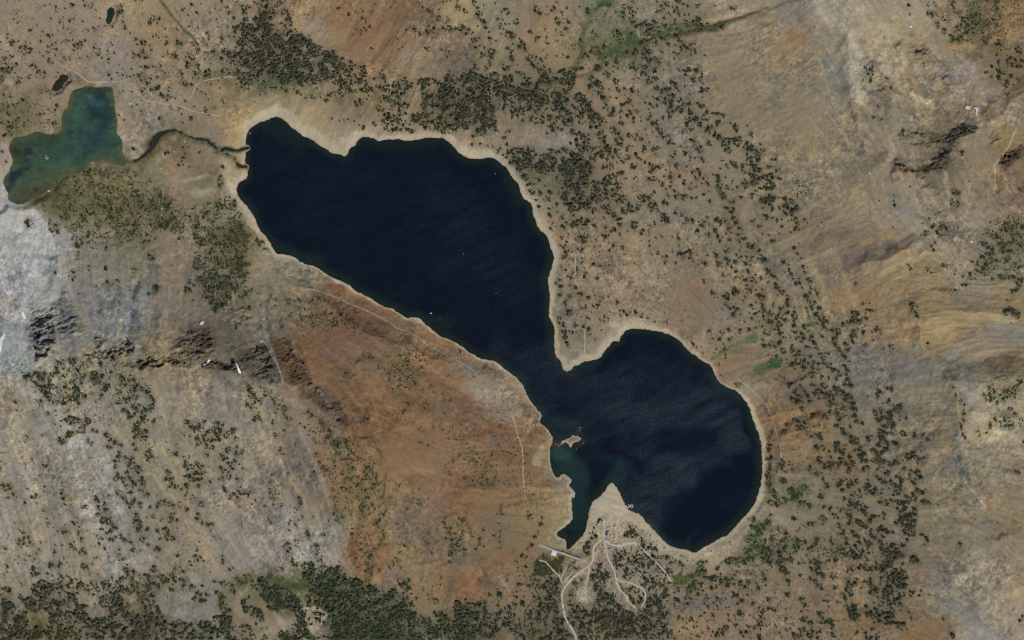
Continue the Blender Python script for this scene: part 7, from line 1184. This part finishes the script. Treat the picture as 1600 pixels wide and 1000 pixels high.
def trunk(k=6, zt=1.7, r0=.10):
    v = [(r0 * math.cos(6.283 * i / k), r0 * math.sin(6.283 * i / k), -.25) for i in range(k)] + [(r0 * .6 * math.cos(6.283 * i / k), r0 * .6 * math.sin(6.283 * i / k), zt * .5) for i in range(k)] + [(0, 0, zt)]
    f = []
    for i in range(k):
        j = (i + 1) % k
        f += [(i, j, k + j), (i, k + j, k + i), (k + i, k + j, 2 * k)]
    for a in (.6, 2.6, 4.7):                      # limbs
        b = len(v); v += [(0, 0, .45), (.02, 0, .55), (.52 * math.cos(a), .52 * math.sin(a), .78)]; f.append((b, b + 1, b + 2))
    return np.array(v), np.array(f)

CLUMP = 40
def ground_tint(A, base, var, mixg=.0):
    n = len(A)
    t = rng.random((n, 1)); u = rng.normal(0, 1, (n, 1))
    c = np.array(base[0]) * (1 - t) + np.array(base[1]) * t
    return np.clip(c * np.exp(var * u), .004, .4)

CON = ((.050, .058, .034), (.098, .094, .055))
WIL = ((.034, .050, .018), (.058, .070, .028))
tcol = ground_tint(TR, CON, .22); scol = ground_tint(SH, WIL, .2)
# trees on the left-hand granite are browner; those of the lower forest greener
kx = ((TR[:, 0] > 300) & (TR[:, 0] < 840) & (TR[:, 1] > 860))[:, None]
tcol = np.where(kx, tcol * np.array((.80, .98, .86)), tcol)

def stand(A, colr, n_var, tv, tf, n_t, shrub, base):
    """one joined mesh of many small trees"""
    Vs, Fs, Cs, off = [], [], [], 0
    for k in range(n_var):
        sel = np.arange(len(A)) % n_var == k
        a, c = A[sel], colr[sel]
        if not len(a): continue
        v0, f0 = tuft_tree(base + k, n_t, tv, tf, shrub)
        if not shrub:
            b, g = trunk(3, 1.3); keep = g[:9]; f0 = np.concatenate([f0, keep + len(v0)]); v0 = np.concatenate([v0, b[:7]])
            isb = np.r_[np.zeros(len(v0) - 7), np.ones(7)]
        else: isb = np.zeros(len(v0))
        r = a[:, 2] * M_PER
        sc_ = np.stack([r * rng.uniform(.85, 1.15, len(r)), r * rng.uniform(.85, 1.15, len(r)), r * rng.uniform(.8, 1.15, len(r))], -1)
        p = np.stack([(a[:, 0] - 800) * M_PER, (500 - a[:, 1]) * M_PER, hgt(a[:, 0], a[:, 1])], -1)
        v, f, cc = scatter_mesh("s", v0, f0, p, sc_, rng.uniform(0, 6.28, len(a)), c)
        cc = cc * np.tile(rng.uniform(.75, 1.3, len(v0)), len(a))[:, None]
        cc = np.where(np.tile(isb, len(a))[:, None] > 0, np.array((.09, .065, .045)), cc)
        Vs.append(v); Fs.append(f + off); Cs.append(cc); off += len(v)
    return np.concatenate(Vs), np.concatenate(Fs), np.concatenate(Cs)

# the 300 that show largest are trees of their own, the rest stand in one mass
inframe = lambda A: (A[:, 0] > 3) & (A[:, 0] < 1597) & (A[:, 1] > 3) & (A[:, 1] < 997)
def pick(A, n=300):
    score = A[:, 2] * inframe(A) * np.where(A[:, 3] == 0, 1.35, 1.0)
    idx = np.argsort(-score)[:n]
    m = np.zeros(len(A), bool); m[idx] = True
    return m
big_t, big_s = pick(TR), pick(SH)

LAND = [("the green lake", 130, 220), ("the dark oval pond", 96, 130), ("the tiny topmost pond", 172, 24), ("the dark creek pool", 238, 216), ("the reddish dome at the top", 610, 70), ("the top green meadow", 985, 70),
        ("the white bend in the top meadow", 1012, 57), ("the snow patch pair", 1518, 168), ("the white glacier bed", 45, 385), ("the striped grey outcrop", 68, 520), ("the brown rock dome", 305, 540), ("the dark crag", 400, 565),
        ("the orange hill's top shoulder", 560, 560), ("the orange hill's centre", 680, 680), ("the orange hill's foot", 720, 860), ("the bright rust patch", 556, 868), ("the dam", 868, 862), ("the blue roofed cabin", 948, 833), ("the parking area", 965, 852),
        ("the pale peninsula", 955, 785), ("the islet", 890, 690), ("the narrows", 862, 590), ("the bright green strips", 1160, 560), ("the olive meadow", 1068, 902), ("the willow patch", 1180, 845),
        ("the long bare slope", 1300, 250), ("the upper right cirque", 1480, 120), ("the dark cliff band", 1450, 250), ("the yellow ridge", 1440, 500), ("the crest's blue grey streak", 1510, 720), ("the smoky grey band", 1530, 930),
        ("the grey scree fan", 310, 930), ("the white granite strip", 150, 770), ("the yellow sand patch", 178, 676), ("the wide upper beach", 430, 165), ("the grey gravel spread", 840, 215), ("the brown gullies", 1252, 622),
        ("the dense bottom forest", 560, 960), ("the dense upper forest", 470, 105), ("the bottom left corner", 30, 970), ("the long lake's right bank", 900, 330), ("the bottom forest's clearing", 490, 965), ("the round basin's right shore", 1205, 740), ("the tree belt's middle", 1330, 700), ("the tree belt's lower end", 1380, 940),
        ("the campground loop", 925, 935), ("the top left corner", 30, 40), ("the purple brown scree", 300, 630), ("the pink grey scree", 420, 780), ("the rusty bush slope", 550, 740), ("the brown beach disc", 716, 215), ("the upper forest's clearing", 670, 140), ("the valley's lone grey patch", 985, 285), ("the little green streak", 1133, 310), ("the belt's upper end", 1170, 240),
        ("the yellow flat at the top", 715, 25), ("the right edge thicket", 1570, 380), ("the right edge's tree clump", 1580, 490), ("the picture's top right corner", 1570, 30), ("the bottom meadow corner", 60, 975), ("the bottom edge road", 895, 985), ("the grey purple strip", 1110, 945), ("the lone blob shaped tree", 1429, 876), ("the sandy knob", 1250, 920), ("the upper trail", 330, 126), ("the hill trail's upper end", 410, 415), ("the olive scrub flat", 140, 330), ("the dark scrub slope", 345, 440)]
def place_label(x, y, what):
    d = sorted((math.hypot(x - a, y - b), n, a, b) for n, a, b in LAND)[0]
    dx, dy = x - d[2], y - d[3]
    side = ("right of" if dx > 0 else "left of") if abs(dx) > 2.2 * abs(dy) else ("below" if dy > 0 else "above") if abs(dy) > 2.2 * abs(dx) else ("lower right of" if dx > 0 and dy > 0 else "upper right of" if dx > 0 else "lower left of" if dy > 0 else "upper left of")
    far = "just " if d[0] < 20 else "" if d[0] < 48 else "farther "
    return f"{what} {far}{side} {d[1]}", d[0]

def individuals(A, mask, kind):
    by = {}
    med = np.median(A[mask, 2])
    for i in np.nonzero(mask)[0]:
        x, y, r, _ = A[i]
        d = np.hypot(A[:, 0] - x, A[:, 1] - y); d[i] = 99
        lone = d.min() > r * 2.4
        noun = {"tree": "conifer", "shrub": "bush"}[kind]
        base = ("lone " if lone else "broad clumped " if r > med else "smaller clumped ") + noun
        l, dist = place_label(x, y, base)
        by.setdefault(l, []).append((dist, i))
    out = {}
    words = ["nearest", "second nearest", "third nearest", "fourth nearest", "fifth nearest"]
    for l, ids in by.items():
        ids.sort()
        if len(ids) == 1: out[ids[0][1]] = (l, None)
        elif len(ids) <= 5:
            for w, (_, i) in zip(words, ids): out[i] = (w + " " + l, None)
        else:
            for _, i in ids: out[i] = ("one of many: " + l, l)
    return out

TV = [tuft_tree(300 + k, 11, IV, IF) for k in range(8)]
SV = [tuft_tree(400 + k, 9, IV, IF, True) for k in range(6)]
tr_v, tr_f = trunk()
me_tr = np_mesh("trunk", tr_v * M_PER, tr_f, False); me_tr.materials.append(M_bark)
PAL = [np.array(CON[0]) * (1 - t) * s + np.array(CON[1]) * t * s for t, s in ((.1, .85), (.5, 1.0), (.9, 1.1), (.4, .75))]
crowns = []
for k, (v, f) in enumerate(TV):
    m_ = np_mesh("crown", v * M_PER, f, False); set_attr(m_, "Col", PAL[k % 4] * rng.uniform(.75, 1.3, (len(v), 1))); m_.materials.append(M_leaf); crowns.append(m_)
lab = individuals(TR, big_t, "tree")
for i in np.nonzero(big_t)[0]:
    x, y, r, _ = TR[i]
    l, g = lab[i]
    e = tag(empty("conifer", W(x, y, z_at(x, y)), R.uniform(0, 6.28)), l, "tree", g or "conifers around the lakes")
    e.scale = (r, r, r * R.uniform(.8, 1.1))
    link("trunk", me_tr, None, e); link("crown", crowns[int(i) % 8], None, e)
bushes = []
for k, (v, f) in enumerate(SV):
    m_ = np_mesh("bush", v * M_PER, f, False); t = (k + .5) / 6
    set_attr(m_, "Col", (np.array(WIL[0]) * (1 - t) + np.array(WIL[1]) * t) * rng.uniform(.75, 1.3, (len(v), 1))); m_.materials.append(M_leaf); bushes.append(m_)
lab = individuals(SH, big_s, "shrub")
for i in np.nonzero(big_s)[0]:
    x, y, r, _ = SH[i]
    l, g = lab[i]
    o = link("bush", bushes[int(i) % 6], None, None, W(x, y, z_at(x, y))); o.rotation_euler = (0, 0, R.uniform(0, 6.28)); o.scale = (r, r, r)
    tag(o, l, "bush", g or "green bushes on the slopes")
v, f, cc = stand(TR[~big_t], tcol[~big_t], 10, OV, OF, 6, False, 500)
me = np_mesh("conifer_wood", v, f, False); set_attr(me, "Col", cc)
tag(link("conifer_wood", me, M_leaf), kind="stuff")
v, f, cc = stand(SH[~big_s], scol[~big_s], 8, OV, OF, 5, True, 600)
me = np_mesh("low_shrubs", v, f, False); set_attr(me, "Col", cc)
tag(link("low_shrubs", me, M_leaf), kind="stuff")
print("trees", len(TR), "shrubs", len(SH), "tris", sum(len(o.data.polygons) * (2 if o.name.startswith(("ground", "lake", "green")) else 1) for o in scene.objects if o.type == 'MESH'))
